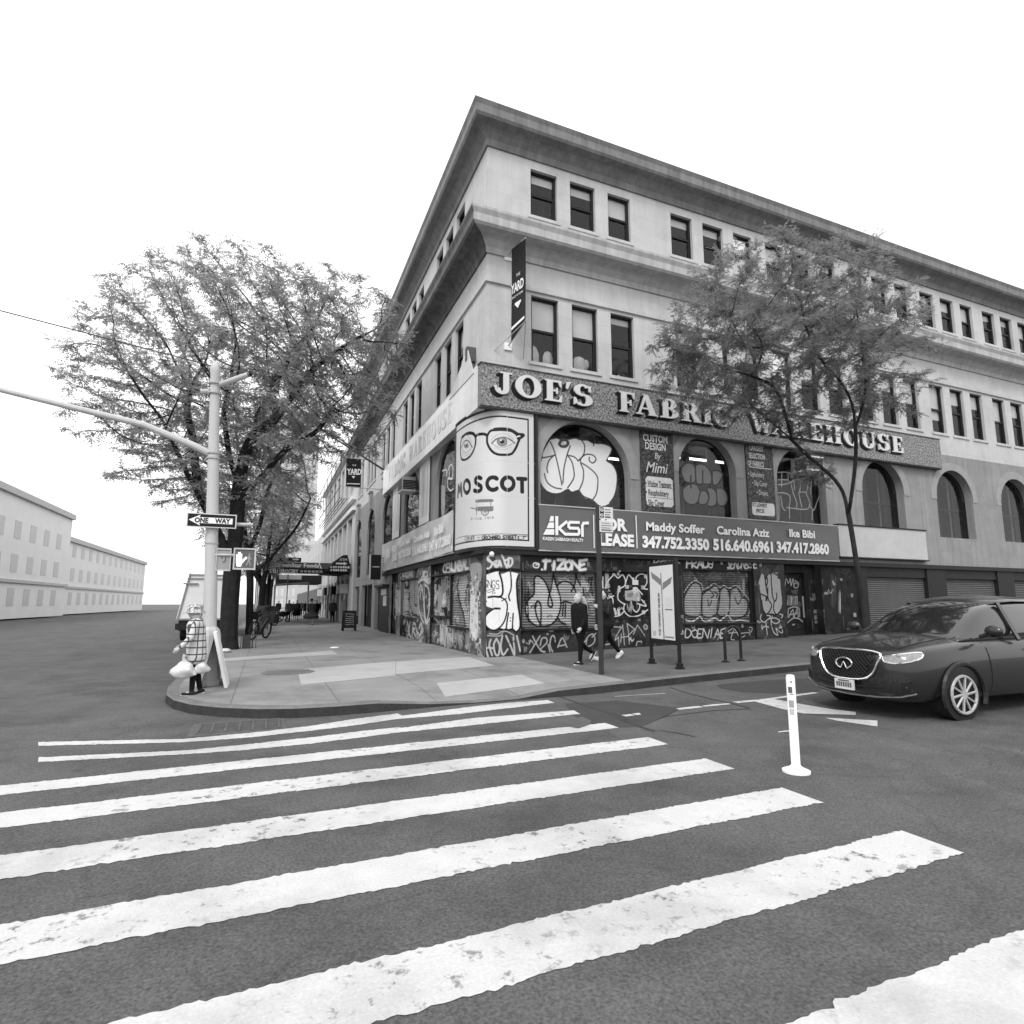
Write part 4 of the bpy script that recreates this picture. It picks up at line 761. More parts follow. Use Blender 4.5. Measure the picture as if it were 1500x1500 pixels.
Q(11.3, 13.25, -.1, .1, -.6, -.02); Q(11.72, 11.8, .1, 2.62, -.54, -.5); Q(12.88, 12.96, .1, 2.62, -.54, -.5); Q(11.8, 12.88, .1, .45, -.545, -.51)
Q(15.2, 15.6, 0, 2.97, -.2, .08)
for k in range(5): u = 15.6+k*4.8; Q(u, u+3.6, 0, .6, -.2, .02); Q(u, u+3.6, 2.5, 2.97, -.2, .03); Q(u+3.6, u+4.8, 0, 2.97, -.2, .08)
for k in range(5):
    u = 15.6+k*4.8; q = MB(FA); n = 24
    for j in range(n): v = .6+1.9*j/n; q.add([(u, v, -.10), (u+3.6, v, -.10), (u+3.6, v+.04, -.075), (u, v+.04, -.075), (u+3.6, v+1.9/n, -.10), (u, v+1.9/n, -.10)], [(0, 1, 2, 3), (3, 2, 4, 5)])
    q.build('roller_shutter', M['grey2'], bld)
fx = MB(FA); fx.box(-.05, 15.3, 2.88, 3.04, -.1, .16); fx.box(15.3, UA, 2.88, 3.04, -.1, .16); fx.build('fascia', M['frame'], bld)
bv = MB(FA); bv.ball((.12, 2.86, .2), .075, 10); bv.build('corner_lamp_globe', M['white'], bld, smooth=True)

# ------------------------------------------------ ground floor, avenue front
ze = (560, 800, 1324/150)
h = Canvas(-.15, 14, 0, 3.1, .016, .06)
h.rect(-.15, 1.35, 0, 3.1, .13); h.rect(1.3, 3.4, .72, 2.45, .20); h.rect(1.3, 5.7, 0, .76, .08); h.rect(1.3, 3.45, 2.45, 3.1, .26); h.rect(3.4, 5.66, .95, 3.1, .02); h.rect(5.64, 7.7, 0, 3.1, .13); h.rect(7.7, 9.9, .85, 2.5, .2); h.rect(7.6, 9.9, 0, .85, .07); h.rect(8.6, 11.3, 2.5, 3.1, .2); h.rect(9.85, 11.2, 0, 2.5, .025); h.rect(11.1, 11.8, 0, 3, .16); h.rect(11.8, 13.2, 0, 3, .025); h.rect(13.2, 14, 0, 3.1, .15)
h.grime(.45, 500, .25)
for _ in range(170):
    u, v, w = rng.uniform(0, 13), rng.uniform(.05, 2.9), rng.uniform(.3, 1.0); pts = [(u+rng.uniform(0, w), v+rng.uniform(-.18, .18)) for _ in range(7)]; h.stroke(pts, rng.uniform(.03, .08), rng.choice((.35, .5, .03, .2, .42)), .5, raw=True, k=.7)
h.z = zoomer(*ze, onB)
h.fill([(1140, 230), (1280, 230), (1275, 500), (1240, 620), (1230, 1190), (1135, 1150), (1150, 700), (1160, 520)], .42, k=.8, mottle=.5); h.fill([(1140, 620), (1235, 700), (1235, 1180), (1130, 1140)], .6, mottle=.3)
for _ in range(70):
    p = h.z((rng.uniform(1140, 1290), rng.uniform(380, 1290))); h.rect(p[0], p[0]+rng.uniform(.03, .16), p[1], p[1]+rng.uniform(.02, .12), rng.choice((.05, .5, .3, .7)), .7)
h.fill([(955, 400), (1050, 370), (1130, 380), (1130, 1040), (1050, 1040), (1020, 900), (960, 700), (945, 540)], .38, mottle=.25); h.fill([(935, 800), (1010, 860), (1020, 1030), (930, 1010)], .2)
h.stroke([(960, 390), (945, 520), (950, 640), (990, 780), (1020, 900), (1040, 1035)], .11, .02, .3); h.stroke([(1075, 390), (1085, 470), (1060, 530)], .1, .05); h.scribble((960, 500, 1130, 800), 7, .05, .05)
h.text('CENUMBAL', (760, 345), (1120, 290), 105, .09, .62, gap=.12, jit=.1, soft=.8); h.drips([(850, 310), (940, 300), (1030, 290), (800, 330), (700, 340)], .55, .05)
h.stroke([(870, 365), (1130, 335)], .05, .5, smooth=False); h.stroke([(650, 412), (810, 400)], .04, .2, smooth=False); h.stroke([(900, 530), (960, 380)], .07, .35, smooth=False)
h.fill([(740, 430), (800, 430), (800, 640), (740, 620)], .25, mottle=.4); h.fill([(720, 650), (800, 640), (800, 780), (725, 770)], .38, mottle=.4); h.scribble((660, 500, 740, 860), 10, .3, .08); h.scribble((810, 400, 900, 880), 12, .22, .07)
h.fill([(750, 940), (900, 920), (910, 1290), (750, 1230)], .25, mottle=.5); h.scribble((750, 940, 910, 1270), 12, .42, .08); h.scribble((920, 1080, 1130, 1330), 14, .24, .08); h.scribble((690, 1200, 760, 1250), 2, .4, .06)
for s_ in ([(520, 500), (497, 600), (497, 760), (520, 900), (560, 990)], [(520, 500), (545, 560), (560, 740), (580, 960), (600, 1000)], [(580, 510), (570, 640), (575, 860), (590, 960)], [(580, 500), (625, 560), (635, 700), (625, 870), (595, 980)], [(500, 470), (540, 400), (575, 330)], [(575, 330), (560, 420), (620, 480)], [(600, 1000), (650, 930), (700, 980)], [(490, 470), (560, 430), (600, 460)]): h.stroke(s_, .09, .5, .7, k=.9)
h.fill([(575, 520), (615, 560), (622, 800), (595, 940), (578, 800)], .07)
h.fill([(345, 450), (480, 440), (480, 930), (345, 880)], .34, mottle=.3); h.stroke([(395, 480), (390, 640), (400, 760), (480, 740)], .1, .09); h.stroke([(345, 780), (370, 880), (480, 910)], .12, .05)
for s_ in ([(320, 980), (350, 1080), (330, 1160)], [(360, 980), (340, 1100), (370, 1180)], [(400, 990), (385, 1150)], [(400, 1000), (430, 1010), (420, 1070), (390, 1070), (430, 1160)], [(440, 1100), (460, 1000), (480, 1180)], [(500, 1060), (530, 1000), (540, 1080), (510, 1150)]): h.stroke(s_, .11, .45, .8)
h.text('XOR', (240, 415), (400, 385), 75, .1, .45, gap=.1); h.drips([(290, 380), (340, 370), (380, 360)], .4, .05)
for k_ in range(22): y = 590+k_*15; h.stroke([(135+rng.uniform(0, 20), y+rng.uniform(-30, 30)), (200, y-20), (310, y-30+rng.uniform(-30, 30))], .07, .4, .5, k=.75)
h.scribble((130, 600, 310, 850), 14, .42, .07); h.scribble((140, 850, 280, 1120), 10, .14, .07); h.stroke([(225, 330), (215, 1140)], .12, .25, smooth=False, k=.6)
for _ in range(60):
    u, v, w = rng.uniform(.1, 13), rng.uniform(.1, 2.8), rng.uniform(.25, .6); c_ = rng.choice((.5, .6, .42, .02)); h.stroke([(u+w*k/7+rng.uniform(-.05, .05), v+rng.uniform(-.12, .12)) for k in range(8)], .035, c_, .4, raw=True)
h.a = h.a*(.62+.38*np.clip(h.a/.28, 0, 1))*np.where(h.a > .4, 1.08, 1)
def PB(name, u0, u1, v0, v1, d, relief=None, m='paint'): return panel(name, FB, h, u0, u1, v0, v1, d, M[m], bld, .02, relief, su=.03)
PB('corner_pier', -.1, 1.3, 0, 2.97, .012); PB('roller_shutter', 1.3, 3.42, .72, 2.46, -.12, slats, 'shutter'); PB('stall_riser', 1.3, 5.66, 0, .76, .0); PB('shutter_header', 1.3, 3.42, 2.45, 2.97, .0); PB('dark_shop_window', 3.42, 5.66, .76, 2.97, -.06)
PB('shop_pier', 5.66, 7.66, 0, 2.97, .08); PB('roller_shutter', 7.66, 9.88, .83, 2.5, -.12, slats, 'shutter'); PB('stall_riser', 7.66, 9.88, 0, .83, .0); PB('shutter_header', 7.66, 11.2, 2.5, 2.97, .0); PB('shop_door', 9.88, 11.1, 0, 2.5, -.1); PB('shop_pier', 11.1, 11.75, 0, 2.97, .03); PB('shop_door', 11.75, 13.2, 0, 2.97, -.1); PB('shop_pier', 13.2, 13.9, 0, 2.97, .03)
EF = FB; Q(1.3, 3.42, .70, .75, -.12, .1); Q(3.42, 5.66, .98, 1.05, -.1, .12); Q(7.66, 9.88, .82, .87, -.12, .08); Q(1.3, 3.42, 2.43, 2.47, -.12, .1); Q(3.42, 5.66, 2.45, 2.5, -.1, .1); Q(7.66, 9.9, 2.48, 2.52, -.12, .08); Q(5.66, 7.66, 0, 2.97, -.2, .077); Q(1.3, 1.38, .75, 2.43, -.12, .0); Q(3.34, 3.44, .75, 2.43, -.12, 0)
Q(-.15, 15.4, 2.88, 3.06, -.1, .14); Q(13.9, 16.4, 0, 2.3, -.2, .05); Q(13.9, 16.4, 2.3, 2.42, -.2, .35)
# plain arcade beyond the shop: pilasters, dark doors, poster kiosk
for a in ((13.9, 18.4, 2.42, 2.97, -.2, 0), (18.2, 19.2, 0, 2.97, -.2, .0), (23.2, 24.3, 0, 2.97, -.2, 0), (26.6, 27.4, 0, 2.97, -.2, 0), (19.2, 23.2, 2.6, 2.97, -.2, 0), (24.3, 26.6, 2.6, 2.97, -.2, 0)): Q(*a, m='lower', n='pilaster')
for a in ((16.4, 18.2, 0, 2.42, -.3, -.2), (19.2, 23.2, 0, 2.6, -.5, -.4), (24.3, 26.6, 0, 2.6, -.5, -.4)): Q(*a, n='dark_doorway')
for a in ((14.4, 15.3, 1.35, 1.85, .052, .06), (14.5, 15.9, 1.9, 2.2, .052, .06)): Q(*a, m='offwhite', n='pasted_poster')
# ------------------------------------------------ letters of the big sign (serif, drawn from plates)
def ring(cx, cy, ro, ri, a0, a1, n=22):                    # elliptical crescent between outer and inner ellipse
    o = [(cx+ro[0]*math.cos(R_(a0+(a1-a0)*i/n)), cy+ro[1]*math.sin(R_(a0+(a1-a0)*i/n))) for i in range(n+1)]
    q = [(cx+ri[0]*math.cos(R_(a0+(a1-a0)*i/n)), cy+ri[1]*math.sin(R_(a0+(a1-a0)*i/n))) for i in range(n+1)]
    return [[o[i], o[i+1], q[i+1], q[i]] for i in range(n)]
def rc(x0, x1, y0, y1): return [[(x0, y0), (x1, y0), (x1, y1), (x0, y1)]]
def serif(x0, x1, y, up): h = .075 if up else -.075; return [[(x0, y), (x1, y), (x1-.06, y+h), (x0+.06, y+h)]]
GL = {
 'J': (.78, rc(.36, .62, .25, 1)+rc(.22, .76, .93, 1)+ring(.30, .25, (.32, .28), (.06, .14), 180, 360)+[[(-.08, .30), (.05, .36), (.10, .2), (-.02, .22)]]),
 'O': (1.0, ring(.5, .5, (.5, .53), (.24, .42), 0, 360, 40)),
 'E': (.80, rc(.12, .38, 0, 1)+serif(0, .5, 0, 1)+serif(0, .5, 1, 0)+rc(.3, .76, .91, 1)+rc(.3, .78, 0, .09)+[[(.62, .92), (.76, .92), (.76, .68), (.70, .72)], [(.64, .08), (.78, .08), (.80, .34), (.72, .28)]]+rc(.38, .56, .47, .55)+[[(.52, .64), (.60, .66), (.60, .36), (.52, .38)]]),
 'S': (.76, ring(.38, .735, (.36, .29), (.12, .2), 35, 270)+ring(.38, .265, (.38, .29), (.13, .2), -145, 90)+[[(.60, .88), (.70, 1.0), (.70, .66), (.62, .70)], [(.02, .36), (.10, .32), (.16, .10), (.02, .0)]]),
 'F': (.78, rc(.12, .38, 0, 1)+serif(0, .5, 0, 1)+serif(0, .5, 1, 0)+rc(.3, .76, .91, 1)+[[(.62, .92), (.76, .92), (.76, .66), (.70, .72)]]+rc(.38, .56, .45, .53)+[[(.52, .62), (.60, .64), (.60, .34), (.52, .36)]]),
 'A': (1.05, [[(.12, .04), (.22, .04), (.56, .95), (.44, .98)], [(.40, 1.02), (.62, 1.02), (1.0, .04), (.70, .04)]]+serif(0, .36, 0, 1)+serif(.6, 1.1, 0, 1)+rc(.28, .72, .28, .36)),
 'B': (.88, rc(.12, .38, 0, 1)+rc(.0, .45, 0, .08)+rc(.0, .45, .92, 1)+ring(.42, .745, (.36, .255), (.12, .17), -90, 90)+ring(.42, .265, (.44, .265), (.18, .18), -90, 90)+rc(.36, .46, .47, .54)),
 'R': (.95, rc(.12, .38, 0, 1)+serif(0, .5, 0, 1)+rc(.0, .45, .92, 1)+ring(.42, .725, (.38, .275), (.14, .19), -90, 90)+rc(.36, .46, .45, .53)+[[(.44, .5), (.66, .5), (.96, .04), (.66, .04)]]+serif(.62, 1.04, 0, 1)),
 'I': (.50, rc(.12, .38, 0, 1)+serif(0, .5, 0, 1)+serif(0, .5, 1, 0)),
 'C': (.92, ring(.5, .5, (.5, .53), (.24, .42), 48, 312, 34)+[[(.72, .86), (.86, 1.0), (.86, .62), (.78, .66)], [(.78, .34), (.86, .30), (.9, .12), (.74, .12)]]),
 'W': (1.35, [[(.12, .96), (.40, .96), (.60, .0), (.42, .0)], [(.50, .0), (.60, .0), (.80, .8), (.72, .9)], [(.56, .96), (.82, .96), (1.02, .0), (.84, .0)], [(.92, .0), (1.02, .0), (1.28, .96), (1.16, .96)]]+serif(0, .5, 1, 0)+serif(1.02, 1.4, 1, 0)),
 'H': (1.02, rc(.12, .38, 0, 1)+rc(.68, .94, 0, 1)+serif(0, .48, 0, 1)+serif(0, .48, 1, 0)+serif(.58, 1.06, 0, 1)+serif(.58, 1.06, 1, 0)+rc(.38, .68, .46, .55)),
 'U': (.98, rc(.12, .36, .3, 1)+rc(.78, .86, .3, 1)+serif(0, .48, 1, 0)+serif(.66, 1.0, 1, 0)+ring(.49, .3, (.37, .32), (.13, .22), 180, 360)),
 "'": (.2, [[(.05, 1.0), (.25, 1.05), (.1, .68), (.02, .70)]]),
}
def letter_mesh(ch, F, u, v, hgt, wid, d, depth, m, parent, flip=1, shade=True):
    f = MB(F); w0, polys = GL[ch]; sx = wid/w0
    for i, p in enumerate(polys):
        e = d+depth+i*.0004
        if flip < 0: p = p[::-1]
        f.prism([(u+flip*x*sx, v+y*hgt) for x, y in p], d+.006, e)
    o = f.build('letter', m, parent)
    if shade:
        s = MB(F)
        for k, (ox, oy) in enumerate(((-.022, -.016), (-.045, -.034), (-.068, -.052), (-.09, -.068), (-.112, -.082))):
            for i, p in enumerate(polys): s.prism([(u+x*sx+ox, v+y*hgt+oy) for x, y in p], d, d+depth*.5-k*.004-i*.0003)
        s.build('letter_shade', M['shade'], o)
    return o
sgn = thing('shop_sign', 'long speckled granite sign band with cream serif letters JOE\'S FABRIC WAREHOUSE over the arches', 'sign', FA((-.27, 7.24, .1)))
b = MB(FA); b.box(-.27, 20.6, 7.17, 8.43, .002, .27); b.build('sign_panel', M['granite'], sgn)
b = MB(FA); b.box(-.3, 20.6, 8.43, 8.46, .002, .3); b.box(-.27, 20.6, 7.13, 7.17, .002, .24); b.build('sign_trim', M['cornice'], sgn)
LU = [('J', .30, .56), ('O', .95, .86), ('E', 1.92, .62), ("'", 2.66, .16), ('S', 2.94, .68), ('F', 4.62, .63), ('A', 5.27, .84), ('B', 6.27, .74), ('R', 7.13, .80), ('I', 8.06, .43), ('C', 8.55, .72), ('W', 10.2, 1.08), ('A', 11.25, .86), ('R', 12.27, .82), ('E', 13.22, .68), ('H', 14.05, .86), ('O', 15.08, .82), ('U', 16.05, .84), ('S', 17.05, .66), ('E', 17.9, .68)]
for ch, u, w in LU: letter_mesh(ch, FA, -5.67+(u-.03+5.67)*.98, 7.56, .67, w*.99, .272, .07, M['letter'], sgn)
sb = thing('shop_sign', 'glossy white sign band with worn ghost lettering on the avenue front', 'sign', FB((0, 7.3, .1)))
b = MB(FB); b.box(.004, 15.15, 7.17, 8.5, .002, .27); b.build('sign_panel', M['whitesign'], sb)
gh = mat('ghost_lettering', .66, .4, .1, 4, stains=.25)
uu = 13.6
for ch in 'FABRIC WAREHOUSE':
    if ch == ' ': uu -= .6; continue
    letter_mesh(ch, FB, uu, 7.52, .7, GL[ch][0]*.62, .268, .008, gh, sb, flip=-1, shade=False); uu -= GL[ch][0]*.62+.13
b = MB(FB); b.prism([(.35, 8.35), (2.9, 8.35), (2.2, 8.75), (1.15, 9.25), (.9, 9.3)], .275, .29); b.prism([(1.0, 8.5), (2.2, 8.5), (1.4, 9.3)], .2, .27); b.build('torn_sheet', M['offwhite'], sb)
b = MB(FB); b.box(.95, 1.15, 9.0, 9.45, .0, .3); b.build('bracket', M['grey2'], sb)

# ------------------------------------------------ lease banners
def wavy(name, F, u0, u1, v0, v1, d, amp, m, parent, sag=0., nu=160, nv=26):
    U, V = np.meshgrid(np.linspace(u0, u1, nu), np.linspace(v0, v1, nv)); t = (V-v0)/(v1-v0); x = U-u0; L = u1-u0
    edge = np.clip(1-np.abs(t-.5)*2, 0, 1); ph = np.sin(x*1.7+2*t)*.5+np.sin(x*4.1-5*t)*.3+np.sin(x*.8+4*t)*.6+np.sin(x*2.6+7*t)*.35
    D = d+amp*ph*(.35+.65*np.abs(t-.5)*2)
    for k in range(int(L/1.4)):                            # diagonal pull folds from the fixings
        c = rng.uniform(0, L); s_ = rng.choice((-1, 1)); D += amp*.9*np.exp(-((x-c-s_*t*1.3)/.11)**2)*np.clip(.5-t, 0, 1)*1.6
    V = V-sag*np.sin(math.pi*x/L)*(1-.3*t)
    co = np.stack([U, -D, V], -1) if F is FA else np.stack([-D, U, V], -1)
    return grid_mesh(name, co, nu, nv, np.full(U.shape, .2), np.ones(U.shape), m, parent, smooth=True)
lz = thing('lease_banner', 'grey for lease banner with names and phone numbers under the arches on the street front', 'banner', FA((1.6, 3.03, .1)))
wavy('sheet', FA, 1.6, 14.0, 3.03, 4.36, .2, .018, M['banner'], lz)
for ww in (3.015, 4.37): b = MB(FA); b.tube([(1.58, ww, .2), (14.02, ww+(.02 if ww < 4 else .0), .2)], .022, 6); b.build('hem', M['grey3'], lz)
TW = M['white']
def T(s, size, px, py, d=.25, **k): u, v = onA(px, py, d); return text(s, size, TW, lz, FA, u, v, d, **k)
for s_, x0, x1, yb, sz in (('FOR', 876, 919, 775, .50), ('LEASE', 877, 929, 798, .50), ('Maddy Soffer', 946, 1032.5, 776.5, .38), ('Carolina Aziz', 1050, 1127, 782, .38), ('Ike Bibi', 1156, 1194, 786, .39), ('347.752.3350', 941, 1039, 801, .49), ('516.640.6961', 1045, 1132.5, 805, .50), ('347.417.2860', 1138, 1214.5, 808, .50)):
    T(s_, sz, x0, yb, bold=.024 if s_[0] in '35FL' else .012, fit=onA(x1, yb, .25)[0]-onA(x0, yb, .25)[0])
T('KASSIN SABBAGH REALTY', .135, 795, 791, xs=.86, bold=.003)
b = MB(FA); P = lambda u, v: onA(775+u/6.52, 600+v/6.52, .25)
def strip(pts, d=.25, n='logo_bar'):
    b = MB(FA); b.prism([P(*q) for q in pts], d, d+.006); b.build(n, TW, lz)
strip([(205, 1018), (235, 1018), (235, 1068), (192, 1068)]); strip([(190, 1078), (238, 1078), (238, 1132), (167, 1132)]); strip([(163, 1142), (240, 1142), (240, 1196), (134, 1194)]); strip([(250, 1018), (278, 1018), (278, 1199), (252, 1199)])
def thick(pts, w):
    b = MB(FA)
    for i in range(len(pts)-1):
        p, q = Vector((*P(*pts[i]), 0)), Vector((*P(*pts[i+1]), 0)); dd = (q-p).normalized(); nn = Vector((-dd.y, dd.x, 0))*w/2; p -= dd*w*.35; q += dd*w*.35
        b.prism([((p+nn).x, (p+nn).y), ((q+nn).x, (q+nn).y), ((q-nn).x, (q-nn).y), ((p-nn).x, (p-nn).y)], .25, .2565+i*.0006)
    b.build('logo_letter', TW, lz)
thick([(357, 1072), (292, 1125), (292, 1140), (345, 1190)], .085); thick([(475, 1078), (390, 1076), (377, 1095), (377, 1118), (390, 1132), (465, 1134), (477, 1150), (477, 1180), (465, 1192), (345, 1190)], .085); thick([(510, 1206), (508, 1110), (520, 1085), (562, 1083)], .085)
strip([(612, 1005), (620, 1005), (626, 1322), (618, 1322)]); strip([(1016, 1010), (1024, 1010), (1036, 1325), (1028, 1325)])
lb2 = thing('lease_banner', 'pale rippled for lease banner with folded corner on the avenue front', 'banner', FB((9, 3.1, .1)))
wavy('sheet', FB, 2.45, 15.2, 3.14, 4.5, .2, .04, M['bannerL'], lb2, sag=.03)
b = MB(FB); b.tube([(2.42, 3.1, .2), (15.25, 3.12, .2)], .025, 6); b.build('hem', M['grey3'], lb2)
zq = lambda u, v: (460+u*220/1500, 720+v*220/1500)
for s_, uL, uR, vb, sz in (('KSR', 728, 768, 660, .6), ('FOR', 778, 832, 600, .42), ('LEASE', 780, 835, 690, .42), ('Maddy Soffer', 852, 972, 535, .34), ('Carolina Aziz', 1000, 1160, 480, .34), ('Ike Bibi', 1205, 1300, 420, .42), ('347.752.3350', 848, 972, 650, .42), ('516.640.6961', 985, 1138, 615, .44), ('347.417.2860', 1155, 1368, 560, .46)):
    a_, c_ = onB(*zq(uL, vb), .26), onB(*zq(uR, vb), .26); text(s_, sz, TW, lb2, FB, a_[0], (a_[1]+c_[1])/2, .285, flip=True, bold=.016, fit=abs(a_[0]-c_[0]))
lt = thing('light_box_sign', 'blank pale grey light box sign beyond the right end of the lease banner', 'sign', FA((14.1, 3.2, .1)))
b = MB(FA); b.box(14.12, 19.2, 3.22, 4.42, .0, .18); b.build('panel', M['grey3'], lt); b = MB(FA)
for v in (3.18, 4.42): b.box(14.1, 19.24, v, v+.05, .0, .21)
b.build('frame', M['ink'], lt)

# ------------------------------------------------ painted panels between the arches
cu_ = thing('painted_sign', 'speckled dark panel reading CUSTOM DESIGN BY MIMI between the first two arches', 'sign', FA((5.4, 4.45, 0)))
DS = mat('dark_speckled_panel', .045, .5, .1, 2, speck=(14, .35, 2.4), fine=.2)
b = MB(FA); b.box(5.36, 6.68, 4.44, 7.12, .002, .05); b.build('panel', DS, cu_)
def TP(root, zz, s_, u, v, size, m, d=.056, **k): q = onA(zz[0]+u/zz[2], zz[1]+v/zz[2], d); return text(s_, size, m, root, FA, q[0], q[1], d, **k)
LT = M['letter']
TP(cu_, zB_, 'CUSTOM', 115, 240, .33, LT, xs=.74, bold=.008); TP(cu_, zB_, 'DESIGN', 134, 322, .33, LT, xs=.74, bold=.008); TP(cu_, zB_, 'By', 228, 420, .30, LT, shear=.25, xs=.8); TP(cu_, zB_, 'Mimi', 140, 550, .50, LT, shear=.3, xs=.86, bold=.004)
b = MB(FA); b.prism([(5.53+.07*a+(.0), 4.66) for a in ()] or [(5.60, 4.62), (6.52, 4.62), (6.60, 4.70), (6.60, 5.52), (6.52, 5.60), (5.60, 5.60), (5.52, 5.52), (5.52, 4.70)], .05, .056)
ip = b.build('inset_panel', M['offwhite'], cu_); b = MB(FA)
for v in (4.90, 5.26): b.box(5.55, 6.58, v-.006, v+.006, .056, .059)
b.build('rule', M['ink'], ip)
for s_, v in (('Window Treatment', 690), ('Reupholstery', 780), ('Slip Cover', 882)): TP(cu_, zB_, '\u2022 '+s_, 143, v+4, .29, M['ink'], d=.06, xs=.40 if len(s_) > 12 else .52, bold=.005)
lg = thing('painted_sign', 'speckled dark panel reading LARGEST SELECTION OF FABRICS between the second and third arches', 'sign', FA((9.9, 4.45, 0)))
b = MB(FA); b.box(9.87, 11.16, 4.46, 7.16, .002, .05); b.build('panel', DS, lg)
for s_, u, v, xs in (('LARGEST', 135, 218, .62), ('SELECTION', 128, 303, .56), ('OF FABRICS', 115, 388, .54)): TP(lg, zC_, s_, u, v, .27, LT, xs=xs, bold=.006)
b = MB(FA); b.box(10.0, 11.05, 6.30, 6.33, .05, .056); b.prism([(10.08, 4.58), (11.02, 4.58), (11.08, 4.64), (11.08, 4.98), (11.02, 5.04), (10.08, 5.04), (10.02, 4.98), (10.02, 4.64)], .05, .056); b.build('inset_panel', M['offwhite'], lg)
for s_, u, v in (('\u2022 Upholstery', 120, 505), ('\u2022 Slip Cover', 165, 605), ('\u2022 Drapes', 215, 710)): TP(lg, zC_, s_, u, v, .27, LT, xs=.55)
for s_, u, v in (('AT LOWEST', 168, 838), ('PRICES', 210, 905)): TP(lg, zC_, s_, u, v, .19, M['ink'], d=.06, xs=.66, bold=.004)
for y0, y1, lab in ((6.2, 7.85, 'bleached white poster panel between the near arches of the avenue front'), (11.7, 13.4, 'narrow bleached panel nearest the left end of the white sign band')):
    b = MB(FB); b.box(y0, y1, 4.62, 7.16, .002, .05); r_ = b.build('wall_sign', M['whitesign'], None); tag(r_, lab, 'sign')
    e = MB(FB); e.box(y0-.05, y0, 4.6, 7.18, 0, .06); e.build('frame', M['grey2'], r_); cv = Canvas(y0, y1, 4.6, 7.2, .03, .6); cv.scribble((y0, 4.7, y1, 7.1), 9, .42, .07); panel('faded_print', FB, cv, y0+.2, y1-.2, 4.9, 7.0, .054, M['decal'], r_, .03)
# window air conditioners
def aircon(F, u, v, lab, w=.75, hh=.48, dep=.6):
    r = thing('air_conditioner', lab, 'air conditioner', F((u, v, 0)))
    b = MB(F); b.box(u-w/2, u+w/2, v, v+hh, -.3, dep-.3); b.build('casing', M['offwhite'], r, bevel=.012)
    b = MB(F); b.box(u-w/2+.05, u+w/2-.05, v+.06, v+hh-.06, dep-.3, dep-.288); b.build('rear_grille', M['grey2'], r); b = MB(F)
    for k in range(6): b.box(u-w/2-.006, u-w/2+.002, v+.06+k*.07, v+.115+k*.07, -.1, dep-.34)
    b.build('louvre', M['ink'], r); b = MB(F); b.box(u-w/2-.03, u+w/2+.03, v-.03, v, -.3, dep-.27); b.build('drip_tray', M['white'], r)
aircon(FA, 12.85, 6.35, 'boxy window air conditioner under the third arch of the street front', .85, .55, .75)
aircon(FB, 9.6, 6.35, 'pale window air conditioner under the second arch of the avenue front', .8, .62, .8)
# ------------------------------------------------ curved billboard on the corner
def sheet_curve(n=260):
    pts = [(1.5-(1.5-.62)*i/60, -.16) for i in range(60)]
    a, bb, ex = .62+.30, 2.12, 2.3
    for i in range(n-60+1):
        t = math.pi/2*i/(n-60); pts.append((.62-a*math.sin(t)**(2/ex), 1.96-bb*math.cos(t)**(2/ex)))
    P = np.array(pts); L = np.concatenate([[0], np.cumsum(np.hypot(*(P[1:]-P[:-1]).T))]); s = np.linspace(0, L[-1], 420)
    return np.stack([np.interp(s, L, P[:, 0]), np.interp(s, L, P[:, 1])], -1), s
MC, MS = sheet_curve()
def onM(px, py):
    r = ray(px, py); cr = (MC[:, 0]-CAM.x)*r.y-(MC[:, 1]-CAM.y)*r.x
    k = [i for i in range(len(cr)-1) if cr[i]*cr[i+1] <= 0]
    i = k[0] if k else int(np.argmin(np.abs(cr))); f = abs(cr[i])/(abs(cr[i])+abs(cr[min(i+1, len(cr)-1)])+1e-9)
    p = MC[i]*(1-f)+MC[min(i+1, len(cr)-1)]*f; t = math.hypot(p[0]-CAM.x, p[1]-CAM.y)/math.hypot(r.x, r.y)
    return (-(MS[i]*(1-f)+MS[min(i+1, len(cr)-1)]*f), CAM.z+t*r.z)
LM = MS[-1]; q = Canvas(-LM-.02, .02, 3.0, 7.25, .008, .57); MT, MB0 = 7.17, 3.06
q.z = zoomer(660, 590, 1500/230, onM)
for dd, w, vv in ((.0, .05, .02), (.2, .045, .015)):
    for pp in ([(-dd-.02, MB0+dd+.03), (-dd-.02, MT-dd-.03)], [(-dd-.02, MT-dd-.03), (-LM, MT-dd-.03)], [(-dd-.02, MB0+dd+.03), (-LM, MB0+dd+.03)]): q.stroke(pp, w, vv, .2, smooth=False, raw=True)
fr_ = [(350, 320), (375, 275), (430, 255), (500, 250), (580, 262), (640, 300), (660, 335), (645, 380), (620, 440), (580, 488), (520, 497), (440, 490), (385, 450), (352, 385), (350, 320)]
q.stroke(fr_, .075, .012, .2); q.stroke([(420, 256), (500, 252), (580, 265), (640, 300)], .11, .012, .2); q.stroke([(640, 305), (690, 310)], .13, .012, .1); q.stroke([(648, 340), (680, 325)], .1, .012, .1); q.stroke([(640, 322), (662, 318)], .035, .7, .2)
lf = [(240, 325), (215, 295), (180, 290), (140, 305), (110, 330), (95, 400), (95, 480), (108, 540), (150, 540), (195, 500), (225, 440), (240, 380), (240, 325)]
q.stroke(lf, .075, .012, .2); q.stroke([(110, 330), (140, 303), (180, 290), (215, 295), (240, 325)], .10, .012, .2); q.stroke([(236, 325), (260, 305), (310, 298), (350, 310)], .09, .012, .2)
